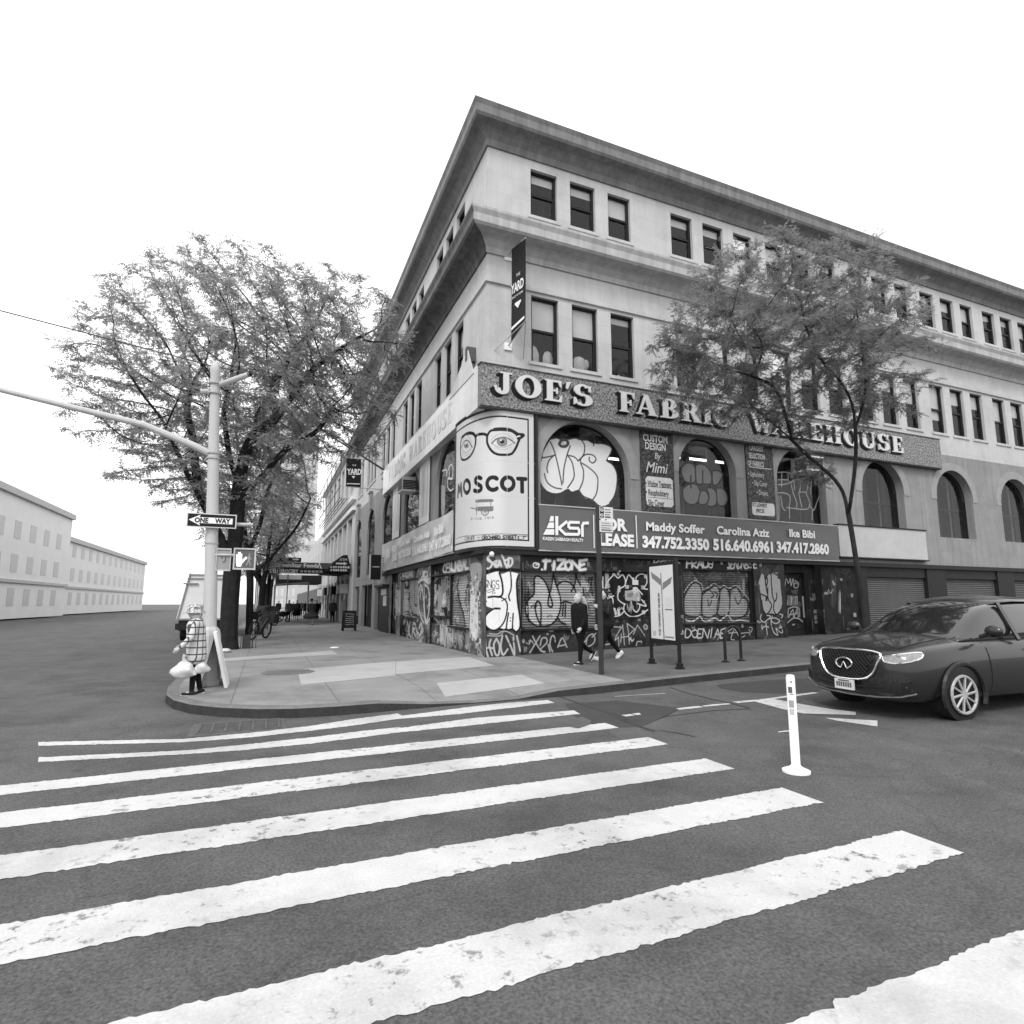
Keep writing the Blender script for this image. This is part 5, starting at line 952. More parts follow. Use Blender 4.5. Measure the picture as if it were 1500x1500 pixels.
for cx, cy, rx, sy in ((493, 372, 52, 1.), (150, 410, 24, 1.25)):     # the two eyes
    k = rx/52
    q.stroke([(cx-100*k, cy+15*sy), (cx-60*k, cy-22*sy), (cx, cy-40*sy), (cx+60*k, cy-30*sy), (cx+120*k, cy+12*sy)], .045, .1, .6); q.stroke([(cx-95*k, cy+20*sy), (cx-40*k, cy+50*sy), (cx+30*k, cy+48*sy), (cx+115*k, cy+12*sy)], .022, .25, .6)
    q.stroke([(cx-110*k, cy-10*sy), (cx-40*k, cy-70*sy), (cx+50*k, cy-70*sy), (cx+110*k, cy-20*sy)], .02, .3, .7, k=.8); q.stroke([(cx-80*k, cy+55*sy), (cx+10*k, cy+75*sy), (cx+90*k, cy+50*sy)], .018, .35, .7, k=.8)
    for n_ in range(14): a0 = rng.uniform(-1, 1); q.stroke([(cx-110*k+220*k*n_/14, cy-55*sy+12*a0), (cx-105*k+220*k*n_/14, cy-40*sy+10*a0)], .012, .4, .8, k=.6); q.stroke([(cx-90*k+190*k*n_/14, cy+62*sy+10*a0), (cx-80*k+190*k*n_/14, cy+80*sy+10*a0)], .012, .42, .8, k=.6)
    circ = lambda f: [(cx+rx*f*math.cos(t*.5236), cy+rx*sy*.85*f*math.sin(t*.5236)) for t in range(12)]
    q.fill(circ(1), .16); q.fill(circ(.75), .24); q.fill(circ(.42), .012); q.fill([(cx-18*k, cy-22*sy), (cx-4*k, cy-22*sy), (cx-4*k, cy-8*sy), (cx-18*k, cy-8*sy)], .7)
LWM = .125
ell = lambda cx, cy, rx, ry, a0, a1: [(cx+rx*math.cos(R_(a)), cy+ry*math.sin(R_(a))) for a in np.linspace(a0, a1, 18)]
q.stroke(ell(548, 772, 56, 60, 0, 360), LWM, .012, .1); q.stroke(ell(405, 772, 56, 60, 50, 310), LWM, .012, .1); q.stroke(ell(155, 800, 29, 60, 0, 360), LWM, .012, .1)
q.stroke([(290, 722), (262, 712), (238, 730), (240, 760), (268, 782), (290, 800), (288, 832), (258, 846), (226, 838)], LWM, .012, .1); q.stroke([(645, 725), (716, 728)], LWM, .012, .1, smooth=False); q.stroke([(682, 725), (684, 850)], LWM, .012, .1, smooth=False)
q.stroke([(70, 900), (76, 790), (88, 850), (100, 775), (106, 885)], LWM, .05, .1, smooth=False)
for s_, w in (([(246, 940), (396, 934)], .09), ([(254, 940), (254, 1000)], .025), ([(385, 940), (385, 990)], .025), ([(195, 1005), (245, 1015), (290, 1012)], .03), ([(248, 1020), (250, 1075)], .03), ([(245, 1004), (405, 996)], .05), ([(250, 1020), (395, 1018)], .10), ([(330, 1035), (390, 1025)], .06)): q.stroke(s_, w, .16, .3, smooth=False)
q.stroke(ell(328, 1038, 36, 38, 0, 360), .025, .12, .2)
for a in range(0, 180, 30): q.stroke([(328+34*math.cos(R_(a)), 1038+36*math.sin(R_(a))), (328-34*math.cos(R_(a)), 1038-36*math.sin(R_(a)))], .012, .2, .2, smooth=False)
q.text('SINCE 1915', (190, 1118), (415, 1108), 18, .016, .2, gap=.25, jit=0)
q.stroke([(52, 1300), (140, 1272), (300, 1262), (740, 1262)], .018, .1, .2); q.stroke([(52, 1345), (140, 1325), (300, 1315), (640, 1314)], .018, .1, .2)
q.text('CORNER', (130, 1312), (232, 1306), 30, .022, .1, gap=.2, jit=0); q.text('ON', (245, 1304), (282, 1303), 28, .014, .25, gap=.25, jit=0); q.text('ORCHARD', (296, 1304), (478, 1300), 32, .032, .03, gap=.2, jit=0); q.text('STREET', (498, 1300), (632, 1300), 32, .032, .03, gap=.2, jit=0)
q.fill([(640, 1270), (735, 1268), (735, 1278), (700, 1285), (705, 1300), (660, 1312), (640, 1312)], .08, smooth=False); q.fill([(655, 1278), (690, 1280), (690, 1300), (655, 1300)], .55)
for v in (5.6, 4.55): q.stroke([(0, v), (-LM, v+.02)], .012, .5, .3, smooth=False, raw=True)
for x in (.9, 1.9, 2.6): q.stroke([(-x, 3.1), (-x, 7.1)], .012, .56, .3, smooth=False, raw=True)
ms = thing('billboard', 'tall curved white billboard reading MOSCOT with drawn eyes and glasses wrapping the corner', 'billboard', (0, 0, 3.06))
nu, nv = 420, int((MT-MB0)/.009); UU, VV = np.meshgrid(-MS, np.linspace(MB0, MT, nv)); val, al = q.sample(UU, VV)
co_ = np.stack([np.broadcast_to(MC[:, 0], UU.shape), np.broadcast_to(MC[:, 1], UU.shape), VV], -1)
bill = mat('billboard_print', 0, .3, .03, 2, attr=True, spec=.2); grid_mesh('printed_sheet', co_, nu, nv, val, np.ones_like(al), bill, ms, smooth=True)
b = MB(); step = 7; cc = MC[::step]
for v0, v1 in ((MT, MT+.05), (MB0-.05, MB0)):
    rg = []
    for i, p in enumerate(cc):
        d = cc[min(i+1, len(cc)-1)]-cc[max(i-1, 0)]; d /= np.linalg.norm(d); nn = np.array((d[1], -d[0])); nn = -nn if nn@(np.array((2, 4))-p) > 0 else nn
        o_, i_ = p+nn*.03, p-nn*.10; rg.append([(o_[0], o_[1], v0), (o_[0], o_[1], v1), (i_[0], i_[1], v1), (i_[0], i_[1], v0)])
    b.tube_rings(rg)
b.box(1.5, 1.58, -.2, -.01, MB0-.05, MT+.05); b.box(MC[-1][0]-.02, -.02, MC[-1][1], MC[-1][1]+.06, MB0-.05, MT+.05); b.build('frame', M['black'], ms)
b = MB(); b.add([(p[0]+.08, p[1]+.10, MB0-.02) for p in cc]+[(.1, 1.9, MB0-.02)], [tuple(range(len(cc)+1))]); b.add([(p[0]+.08, p[1]+.10, MT+.03) for p in cc]+[(.1, 1.9, MT+.03)], [tuple(range(len(cc)+1))]); b.build('backing', M['black'], ms)

# ------------------------------------------------ hanging banners, flag pole, box sign
def yard(root, F, corners, m=None):                        # corners: tl, tr, br, bl in world
    tl, tr, br, bl = [Vector(c) for c in corners]; b = MB(); nn = (tr-tl).cross(bl-tl).normalized()*.006
    k = 8
    for i in range(k+1):
        t = i/k; w = math.sin(t*5)*.02
        for e in (tl.lerp(bl, t), tr.lerp(br, t)): b.v += [e+nn*(1+w*60), e-nn*(1-w*60)]
    for i in range(k):
        a = i*4; c = a+4
        b.f += [[a, a+2, c+2, c], [a+1, c+1, c+3, a+3], [a, c, c+1, a+1], [a+2, a+3, c+3, c+2]]; b.mi += [0]*4
    b.build('cloth', M['ink'], root)
    ex, ey = (tr-tl), (tl-bl); w = ex.length; ex = ex.normalized(); ez = ey.normalized(); en = ex.cross(ez)
    G = lambda p: bl+ex*p[0]+ez*p[1]+en*(p[2])
    return G, w, ey.length
yr = thing('hanging_banner', 'dark vertical banner reading YARD on brackets beside the third floor windows', 'banner', FA((.9, 8.9, 0)))
def PX(px, py, d): return Vector(FA((*onA(px, py, d), d)))
def yc(u, v, d): return FA((u, v, d))
G, w, hh = yard(yr, FA, (yc(.68, 12.2, .32), yc(.84, 12.2, .98), yc(.84, 9.62, .98), yc(.68, 9.25, .3)))
text('YARD', .42, M['white'], yr, lambda p: G((p[0], p[1], p[2])), .03, 1.45, .03, bold=.012, xs=.55, shear=.0); text('THE', .14, M['white'], yr, lambda p: G(p), .26, 1.9, .03, xs=.8); text('SPACE TO WORK', .1, M['white'], yr, lambda p: G(p), .05, 1.28, .03, xs=.7)
b = MB(); b.prism([(.2, 1.1), (.5, 1.1), (.5, 1.05), (.35, .9), (.2, 1.05)], .025, .03); b.prism([(.03, .32), (.66, .44), (.66, .52), (.03, .40)], .025, .03); b.v = [G(tuple(p)) for p in b.v]; b.build('emblem', M['white'], yr)
for p_, q_, r_ in (((.68, 9.2, 0), (.84, 9.62, 1.0), .022), ((.25, 9.0, 0), (.84, 9.6, .98), .012), ((1.2, 8.9, 0), (.84, 9.6, .98), .012), ((.68, 12.2, 0), (.84, 12.2, 1.0), .022)): b = MB(FA); b.tube([p_, q_], r_, 6); b.build('bracket_rod', M['steel'], yr)
for z_ in (9.08, 12.0): b = MB(FA); b.box(.56, .8, z_, z_+.22, 0, .05); b.build('wall_plate', M['white'], yr)
# the avenue banner hangs from a raking pole
pd = 3.0
def onPlaneY(px, py, y): r = ray(px, py); t = (y-CAM.y)/r.y; return CAM+r*t
yl = thing('hanging_banner', 'black banner reading YARD hanging from a raking pole over the avenue pavement', 'banner', onPlaneY(507, 690, 16))
c4 = [onPlaneY(*p, 16) for p in ((507.5, 671), (529, 672), (528.5, 714), (506.5, 712))]
G2, w, hh = yard(yl, FA, c4)
text('YARD', .42, M['white'], yl, lambda p: G2(p), .06, hh*.36+.1, .03, bold=.014, xs=w/.42/2.75); text('THE', .12, M['white'], yl, lambda p: G2(p), w*.38, hh*.72, .03); text('SPACE TO WORK', .07, M['white'], yl, lambda p: G2(p), w*.15, hh*.40, .03)
b = MB(); b.prism([(w*.38, hh*.36), (w*.62, hh*.36), (w*.5, hh*.27)], .02, .03); b.prism([(w*.06, hh*.07), (w*.94, hh*.07), (w*.94, hh*.1), (w*.06, hh*.1)], .02, .03); b.v = [G2(tuple(p)) for p in b.v]; b.build('emblem', M['white'], yl)
for p_, q_ in ((c4[0]+Vector((-.1, 0, .02)), Vector((0, 16, c4[1].z-.02))), (c4[3]+Vector((-.05, 0, -.02)), Vector((0, 16, c4[3].z-.05)))): b = MB(); b.tube([p_, q_], .025, 6); b.build('bracket_rod', M['steel'], yl)
fpole = thing('flag_pole', 'bare dark flag pole raking out from the end of the white sign band', 'flag pole', FB((15.2, 8.3, 0)))
p0 = onPlaneY(568, 692, 15.3); p1 = onPlaneY(468, 628, 13.6); b = MB(); b.tube([p0+Vector((.2, 0, 0)), p0, p1], [.07, .06, .04], 8); b.build('pole', M['grey2'], fpole)
b = MB(); b.tube([p0.lerp(p1, .35), Vector((0, 15.4, 10.2))], .01, 4); b.tube([p0.lerp(p1, .3), Vector((0, 16.2, 9.4))], .01, 4); b.build('stay_wire', M['black'], fpole)
bs = thing('box_sign', 'black rectangular box sign projecting over the dark doorways', 'sign', FB((14.8, 2.9, 0)))
b = MB(); Y0 = 14.6; a_, c_ = onPlaneY(543.5, 812, Y0), onPlaneY(557.5, 849, Y0); b.box(a_.x, c_.x, Y0, Y0+.5, c_.z, a_.z); b.build('case', M['grey3'], bs)
b = MB(); b.box(a_.x+.01, c_.x-.01, Y0-.02, Y0, c_.z+.01, a_.z-.01); b.build('face', M['ink'], bs)
b = MB(); b.box(a_.x+.08, c_.x-.08, Y0-.024, Y0-.02, (a_.z+c_.z)/2-.02, (a_.z+c_.z)/2+.03); b.build('lettering', M['grey3'], bs); b = MB(); b.box(c_.x, 0, Y0+.1, Y0+.16, a_.z-.2, a_.z-.14); b.build('bracket', M['grey3'], bs)
# ------------------------------------------------ trees: space colonisation skeletons, feathery compound leaves
def grow(limbs, att, di=2.2, dk=.36, step=.28, iters=120, grav=.03):
    """limbs: polylines (lists of 3-vectors), the first starts at the ground; returns nodes, parents"""
    nod, par = [], []
    def near(p): a = np.array(nod); return int(np.argmin(((a-p)**2).sum(1)))
    for L in limbs:
        P = np.array(spline([np.array(q, float) for q in L], 8)); last = None
        for i, p in enumerate(P):
            if i == 0 and nod: last = near(p); continue
            if last is not None and np.linalg.norm(p-nod[last]) < step*.7 and i < len(P)-1: continue
            nod.append(p); par.append(-1 if last is None else last); last = len(nod)-1
    n_limb = len(nod)
    A = att.copy(); bd = np.full(len(A), 1e9); bi = np.zeros(len(A), int)
    def upd(i0):
        nonlocal bd, bi
        for i in range(i0, len(nod)):
            d = np.linalg.norm(A-nod[i], axis=1); m = d < bd; bd[m] = d[m]; bi[m] = i
    upd(0)
    for it in range(iters):
        act = bd < di
        if not act.any(): break
        i0 = len(nod); dirs = {}
        for k in np.nonzero(act)[0]:
            v = A[k]-nod[bi[k]]; dirs.setdefault(bi[k], []).append(v/(np.linalg.norm(v)+1e-9))
        for i, vs in dirs.items():
            d = np.sum(vs, 0)+np.array((0, 0, grav))*len(vs)+nrg.normal(0, .12, 3)*len(vs)**.5; d /= np.linalg.norm(d)+1e-9; nod.append(nod[i]+d*step); par.append(i)
        upd(i0); keep = bd > dk; A, bd, bi = A[keep], bd[keep], bi[keep]
        if len(A) == 0 or len(nod) > 9000: break
    return np.array(nod), np.array(par), n_limb
def crown_pts(n, c, r, hollow=.35, clip=None):
    out = []
    while len(out) < n:
        p = nrg.normal(0, 1, 3); p /= np.linalg.norm(p); q = np.array(c)+p*np.array(r)*(hollow+(1-hollow)*nrg.random()**.6)
        if clip is None or clip(q): out.append(q)
    return np.array(out)
def tree(root, limbs, att, r0, leaf, lm, dens=3, lsize=.3, keep=lambda p: True, tip=.006, seed=1, step=.28, nlf=5):
    global nrg; nrg = np.random.default_rng(seed)
    nod, par, nl = grow(limbs, att, step=step)
    n = len(nod); rad = np.zeros(n); ch = [[] for _ in range(n)]
    for i, p in enumerate(par):
        if p >= 0: ch[p].append(i)
    ex = 2.3; acc = np.zeros(n)
    for i in range(n-1, -1, -1):
        if acc[i] == 0: acc[i] = tip**ex
        if par[i] >= 0: acc[par[i]] += acc[i]
    rad = acc**(1/ex); sc_ = r0/rad[0]; rad = np.where(rad > tip*1.3, tip+(rad-tip)*(r0-tip)/(rad[0]-tip), rad)
    mb = MB(); done = set()
    starts = [0]+[c for i in range(n) if len(ch[i]) > 1 for c in sorted(ch[i], key=lambda k: -rad[k])[1:]]
    for s in starts:
        chain = [par[s]] if par[s] >= 0 else []; k = s
        while True:
            chain.append(k)
            if not ch[k]: break
            k = max(ch[k], key=lambda j: rad[j])
        rs = [rad[j] for j in chain]
        if par[s] >= 0: rs[0] = min(rs[0], rs[1]*1.25)
        if s == 0: rs[0] *= 1.28; rs[1] *= 1.1
        mb.tube([nod[j] for j in chain], rs, 12 if rs[0] > .1 else (7 if rs[0] > .03 else 4))
    print(root.name, n)
    mb.build('trunk', M['bark'], root, smooth=True)
    # leaves: drooping pinnate sprays on the thin twigs
    tw = [i for i in range(n) if rad[i] < .022 and par[i] >= 0 and i >= nl*0 and keep(nod[i])]
    V = []; Fc = []
    for i in tw:
        bdir = nod[i]-nod[par[i]]; L0 = np.linalg.norm(bdir); bdir = bdir/(L0+1e-9)
        for _ in range(dens if ch[i] else dens+2):
            a = nrg.random()*2*math.pi; o = np.array((math.cos(a), math.sin(a), nrg.uniform(-.35, .45))); d = bdir*.55+o; d /= np.linalg.norm(d)
            p = nod[i]-bdir*L0*nrg.random()+d*nrg.random()**2*lsize*1.5; ln = lsize*nrg.uniform(.6, 1.25); side = np.cross(d, (0, 0, 1)); side /= np.linalg.norm(side)+1e-9
            side = side+np.array((0, 0, 1))*nrg.uniform(-.6, .6); w = lsize*.17*nrg.uniform(.8, 1.3)
            for q in range(nlf):
                t0 = (q+.25)/nlf; t1 = t0+.62/nlf; c0 = p+d*ln*t0+np.array((0, 0, -.28*ln*t0*t0)); c1 = p+d*ln*t1+np.array((0, 0, -.28*ln*t1*t1)); ww = w*(1-.5*abs(t0-.45)*2)
                b = len(V); V += [c0, c0+side*ww+d*ln*.05, c1+side*ww*.9+d*ln*.05, c1, c1-side*ww*.9+d*ln*.05, c0-side*ww+d*ln*.05]; Fc += [(b, b+1, b+2, b+3), (b, b+3, b+4, b+5)]
    V = np.array(V, np.float32); Fc = np.array(Fc, np.int32); me = bpy.data.meshes.new('crown'); me.vertices.add(len(V)); me.vertices.foreach_set('co', V.ravel())
    me.loops.add(Fc.size); me.loops.foreach_set('vertex_index', Fc.ravel()); me.polygons.add(len(Fc)); me.polygons.foreach_set('loop_start', np.arange(len(Fc), dtype=np.int32)*4); me.polygons.foreach_set('loop_total', np.full(len(Fc), 4, np.int32))
    me.materials.append(lm); me.update(); me.validate(); o = bpy.data.objects.new('crown', me); COL.objects.link(o); o.parent = root; o.matrix_parent_inverse = world_of(root).inverted(); return o
def PY(px, py, y): p = onPlaneY(px, py, y); return (p.x, p.y, p.z)
Q1 = lambda u, v, y: PY(260+u*340/1500, 416+v*340/1500, y)
b1 = gp(335, 951)
T1 = thing('street_tree', 'nearest honey locust on the avenue pavement, its trunk behind the walk signal', 'tree', b1, 0, 'street trees along the avenue pavement')
y = b1.y
limbs = [[(b1.x, y, -.1), PY(336, 900, y), PY(340, 840, y), PY(346, 770, y), Q1(395, 1330, y), Q1(430, 1130, y), Q1(500, 950, y+.5), Q1(515, 830, y+.6), Q1(610, 700, y+.8)],
         [PY(338, 835, y), PY(325, 795, y), PY(308, 755, y+.3), PY(290, 715, y+.8), Q1(100, 1000, y+1), Q1(60, 820, y+1.2), Q1(100, 640, y+1.4)], [PY(322, 790, y), PY(300, 745, y-.6), Q1(40, 1180, y-1.2), Q1(-60, 950, y-1.5)],
         [Q1(395, 1290, y), Q1(340, 1130, y-.3), Q1(310, 930, y-.5), Q1(300, 830, y-.7), Q1(330, 700, y-1.0)], [Q1(410, 1380, y), Q1(560, 1230, y-.5), Q1(700, 1070, y-.9), Q1(900, 950, y-1.3), Q1(1000, 800, y-1.4)],
         [Q1(510, 960, y), Q1(600, 900, y+.2), Q1(720, 750, y+.2), Q1(870, 560, y+.3), Q1(1050, 420, y+.2), Q1(1200, 330, y)], [Q1(590, 760, y), Q1(640, 620, y+.8), Q1(740, 450, y+1.0), Q1(870, 290, y+1.2), Q1(960, 100, y+1)]]
att = np.concatenate([crown_pts(2300, (-7.2, y+.3, 8.9), (5.2, 4.6, 5.0), .2, lambda q: q[2] > 4.6 and (q[0] < -4.6 or q[2] > 7.5)), crown_pts(700, (-4.6, y-.5, 8.6), (3.2, 2.6, 3.2), .2, lambda q: q[2] > 6.4 or q[0] < -5), crown_pts(700, (-4.4, y, 11.4), (3.6, 3.0, 2.4), .2)])
tree(T1, limbs, att, .27, None, M['leafA'], dens=20, lsize=.18, seed=3, tip=.004, step=.22, nlf=3)
b2 = gp(365, 930); y = b2.y
T2 = thing('street_tree', 'second honey locust along the avenue with a long limb reaching right over the pavement', 'tree', b2, 0, 'street trees along the avenue pavement')
limbs = [[(b2.x, y, -.1), PY(366, 880, y), PY(366, 840, y), PY(360, 790, y), PY(356, 740, y), PY(362, 690, y)], [PY(366, 845, y), PY(387, 827, y-.3), PY(414, 797, y-.6), PY(437, 768, y-.8), PY(455, 730, y-1)], [PY(363, 810, y), PY(380, 770, y+.8), PY(392, 720, y+1.2), PY(410, 680, y+1.4)], [PY(360, 800, y), PY(345, 760, y+.5), PY(335, 710, y+.8)]]
tree(T2, limbs, crown_pts(1400, (-6.0, y, 8.4), (4.6, 4.2, 4.2), .25, lambda q: q[2] > 4.2 and q[0] < -3.6), .16, None, M['leafA'], dens=11, lsize=.18, seed=5, step=.28, nlf=3, tip=.005)
for k, (px, py, lab) in enumerate(((381, 917, 'third street tree along the avenue, slim trunk behind the parked bicycles'), (389, 910, 'fourth street tree along the avenue, just left of the grocery awning'), (394, 904, 'farthest street tree at the end of the avenue pavement'))):
    bb = gp(px, py); y = bb.y; t_ = thing('street_tree', lab, 'tree', bb, 0, 'street trees along the avenue pavement')
    limbs = [[(bb.x, y, -.1), (bb.x, y, 2.2), (bb.x+.2, y, 4.2), (bb.x+.3, y, 6)], [(bb.x, y, 3.6), (bb.x+.6, y-.4, 4.8), (bb.x+1.2, y-.6, 6.2)], [(bb.x, y, 2.6), (bb.x-1, y+.4, 4.2), (bb.x-1.6, y+.6, 5.6)]]
    tree(t_, limbs, crown_pts(420, (bb.x-.4, y, 7.2), (4.2, 4.2, 3.8), .3, lambda q: q[0] < -4.2 or q[2] > 7), .2, None, M['leafB'], dens=9, lsize=.36, seed=20+k, step=.42, nlf=3, tip=.008)
# the tree at the right, in front of the street front
Q3 = lambda u, v, y: PY(900+u*340/1500, 416+v*340/1500, y)
br = gp(1268, 962); y = -4.7; r = ray(1268, 955); tt = (y-CAM.y)/r.y; bx = CAM.x+r.x*tt
TR = thing('street_tree', 'honey locust at the right with thin leafy branches hanging before the big lettered sign', 'tree', (bx, y, gz(bx)))
limbs = [[(bx, y, gz(bx)-.1), (bx, y, 1.6), Q3(1510, 1480, y+.2), Q3(1440, 1285, y+.5), Q3(1250, 1110, y+1), Q3(1100, 965, y+1.4), Q3(960, 850, y+1.7), Q3(840, 740, y+1.9)], [Q3(1520, 1450, y), Q3(1560, 1100, y-.3), Q3(1540, 800, y-.5), Q3(1460, 630, y-.4), Q3(1350, 510, y), Q3(1300, 380, y+.3)],
         [Q3(1550, 950, y-.3), Q3(1620, 700, y-.4), Q3(1600, 400, y-.2), Q3(1560, 150, y)], [Q3(1150, 1010, y+1.2), Q3(1050, 700, y+.8), Q3(900, 600, y+.9), Q3(760, 560, y+1), Q3(560, 480, y+1.2), Q3(380, 420, y+1.2)], [Q3(1320, 480, y), Q3(1230, 250, y-.2), Q3(1200, 60, y-.3)], [Q3(880, 590, y+1), Q3(940, 500, y+.9), Q3(950, 380, y+.6), Q3(880, 260, y+.4)], [Q3(850, 420, y+1), Q3(790, 300, y+.6), Q3(730, 180, y+.5)]]
c3 = Q3(1160, 480, y+.4)
att = np.concatenate([crown_pts(1900, c3, (4.2, 3.2, 3.6), .15, lambda q: q[1] < -.6 and q[2] > 7.6-.25*(q[0]-6)), crown_pts(800, Q3(700, 560, y+1.2), (2.5, 1.8, 1.7), .1, lambda q: q[1] < -.6), crown_pts(130, Q3(1330, 830, y+1), (1.8, 1.4, .9), .1, lambda q: q[1] < -.7), crown_pts(90, Q3(420, 400, y+1.3), (1.0, .9, 1.0), .1, lambda q: q[1] < -.6), crown_pts(40, Q3(1250, 1200, y+1.6), (1.0, .7, .7), .1, lambda q: q[1] < -.8)])
tree(TR, limbs, att, .066, None, M['leafB'], dens=19, lsize=.145, seed=9, step=.17, nlf=4, tip=.0026)
# ------------------------------------------------ signal pole, signs, street furniture
pb = gp(305.5, 1003); sp = thing('signal_pole', 'pale octagonal traffic signal pole with tall base at the kerb corner', 'signal pole', pb)
X0, Y0 = pb.x, pb.y; LEAN = (onPlaneY(315, 562, Y0).x-X0)/onPlaneY(315, 562, Y0).z
SHP = lambda p: Vector((p[0]+LEAN*max(p[2], 0), p[1], p[2]))          # the old pole stands a little out of plumb
b = MB(SHP); b.lathe((X0, Y0, 0), [(.25, -.02), (.25, .06), (.20, .12), (.19, .9), (.17, 1.0), (.12, 1.06)], 8); b.build('base', M['steel2'], sp)
b = MB(SHP); b.lathe((X0, Y0, 0), [(.115, 1.05), (.11, 3.0), (.088, 5.4), (.084, 5.95), (.092, 6.0), (.092, 6.1), (.05, 6.19), (.01, 6.21)], 12); b.build('shaft', M['steel2'], sp, smooth=True)
for z in (2.6, 3.02, 4.35, 4.25, 5.75, 5.55): b = MB(SHP); b.lathe((X0, Y0, z), [(.10, 0), (.122, .005), (.122, .035), (.10, .04)], 12); b.build('clamp', M['steel'], sp)
b = MB(SHP); b.tube([(X0, Y0, 5.72), (X0+.25, Y0-.1, 5.82), (X0+.62, Y0-.25, 5.97)], [.05, .055, .05], 10); b.tube([(X0-.1, Y0, 5.6), (X0-.25, Y0, 5.58)], .05, 8); b.build('arm_stub', M['steel2'], sp)
b = MB(SHP); b.tube([(X0+.60, Y0-.243, 5.962), (X0+.66, Y0-.266, 5.985)], [.052, .04], 10); b.build('camera_lens', M['ink'], sp)
b = MB(SHP); b.tube([(X0, Y0, 4.33), (X0-.35, Y0+.05, 4.5), (X0-1.2, Y0+.2, 4.85), (X0-4.2, Y0+1.2, 5.6)], [.075, .07, .065, .05], 10); b.build('lamp_arm', M['steel2'], sp)
b = MB(SHP); b.tube([(X0, Y0, 6.12), (X0-4, Y0+.6, 6.9)], .012, 4); b.tube([(X0, Y0, 6.12), (X0+.62, Y0-.25, 6.0)], .01, 4); b.build('guy_wire', M['grey2'], sp)
b = MB(SHP); b.tube([(X0-.02, Y0-.05, 2.99), (X0+.72, Y0-.1, 3.0)], .035, 8); b.tube([(X0-.02, Y0-.05, 2.40), (X0+.72, Y0-.1, 2.40)], .03, 8); b.build('signal_bracket', M['steel'], sp)
ow = thing('street_sign', 'black ONE WAY sign with white left arrow on the signal pole', 'sign', (X0, Y0-.2, 3.4))
zs = lambda u, v, d=0: onPlaneY(260+u*140/1500, 740+v*140/1500, Y0-.19-d)
b = MB(); a_, c_ = zs(150, 112), zs(918, 380); W0, W1 = a_.x, c_.x; H1, H0 = zs(500, 130).z, zs(500, 350).z
b.box(W0, W1, Y0-.18, Y0-.165, H0, H1); b.build('plate', M['offwhite'], ow)
b = MB(); b.box(W0+.02, W1-.02, Y0-.184, Y0-.180, H0+.018, H1-.018); b.build('black_face', M['ink'], ow)
b = MB(); hm = (H0+H1)/2; L = W1-W0; b.v = []; ar = [(W0+.04*L, hm), (W0+.27*L, H1-.03), (W0+.25*L, hm+.055), (W0+.92*L, hm+.055), (W0+.92*L, hm-.055), (W0+.25*L, hm-.055), (W0+.27*L, H0+.03)]
b.prism([(x, z) for x, z in ar], Y0-.190, Y0-.184, 1); b.build('arrow', M['white'], ow)
text('ONE', .125, M['ink'], ow, lambda p: Vector((p[0], Y0-.190-p[2], p[1])), W0+.16*L, hm-.043, .001, xs=.86, bold=.006); text('WAY', .125, M['ink'], ow, lambda p: Vector((p[0], Y0-.190-p[2], p[1])), W0+.57*L, hm-.043, .001, xs=.86, bold=.006)
def ped_signal(lab, x, y, z, rz, face, sx=.8, sz=.84):
    r = thing('pedestrian_signal', lab, 'signal', (x, y, z), rz); r.scale = (sx, .9, sz); b = MB(); b.box(-.24, .24, -.02, .16, -.235, .235); b.build('housing', M['steel'], r, origin=(0, 0, 0), bevel=.03)
    b = MB(); b.tube_rings([[(-w, yy, -w), (w, yy, -w), (w, yy, w), (-w, yy, w)] for w, yy in ((.245, -.02), (.245, -.05), (.215, -.05), (.205, -.02))], False); b.build('frame', M['steel2'], r, origin=(0, 0, 0))
    b = MB(); b.box(-.21, .21, -.03, -.02, -.205, .205); b.build('lens', M['lens'] if face else M['mid'], r, origin=(0, 0, 0))
    if face:
        b = MB(); hp = lambda pts: b.prism(pts, -.036, -.031, 1)
        hp([(-.16, -.17), (-.07, -.17), (-.055, -.05), (-.06, .005), (-.185, .005), (-.18, -.08)])
        for i, (x0, h0) in enumerate(((-.185, .10), (-.15, .15), (-.115, .155), (-.08, .115))): hp([(x0, .02), (x0+.02, .0), (x0+.02, h0-.01), (x0+.015, h0), (x0+.005, h0), (x0, h0-.01)])
        hp([(-.055, -.11), (.01, -.02), (.045, .025), (.035, .05), (.015, .045), (-.055, -.04)])
        b.build('lit_hand', M['hand'], r, origin=(0, 0, 0)); b = MB()
        b.prism([(.10+.022*math.cos(t*.628), .10+.022*math.sin(t*.628)) for t in range(10)], -.036, -.031, 1); b.prism([(.08, .07), (.115, .07), (.125, .02), (.15, .0), (.145, -.015), (.11, .01), (.11, -.04), (.145, -.15), (.125, -.15), (.09, -.06), (.055, -.15), (.03, -.15), (.075, -.03), (.075, .02), (.045, -.03), (.03, -.02), (.06, .05)], -.0365, -.032, 1)
        b.build('walking_figure', M['dimsym'], r, origin=(0, 0, 0))
    else:
        b = MB(); b.tube([(-.07*math.cos(t), -.04, .02+.07*math.sin(t)) for t in np.linspace(0, 5, 14)], .008, 5); b.build('worn_emblem', M['grey2'], r, origin=(0, 0, 0))
    return r
p = onPlaneY(358.5, 819, Y0-.12); ped_signal('walk signal showing a lit white hand beside the signal pole', p.x, p.y-.02, p.z, 0, True)
p = onPlaneY(327.5, 820, Y0-.02); ped_signal('pedestrian signal turned away, close against the signal pole', p.x, p.y-.02, p.z, 0, False, .52, .88)
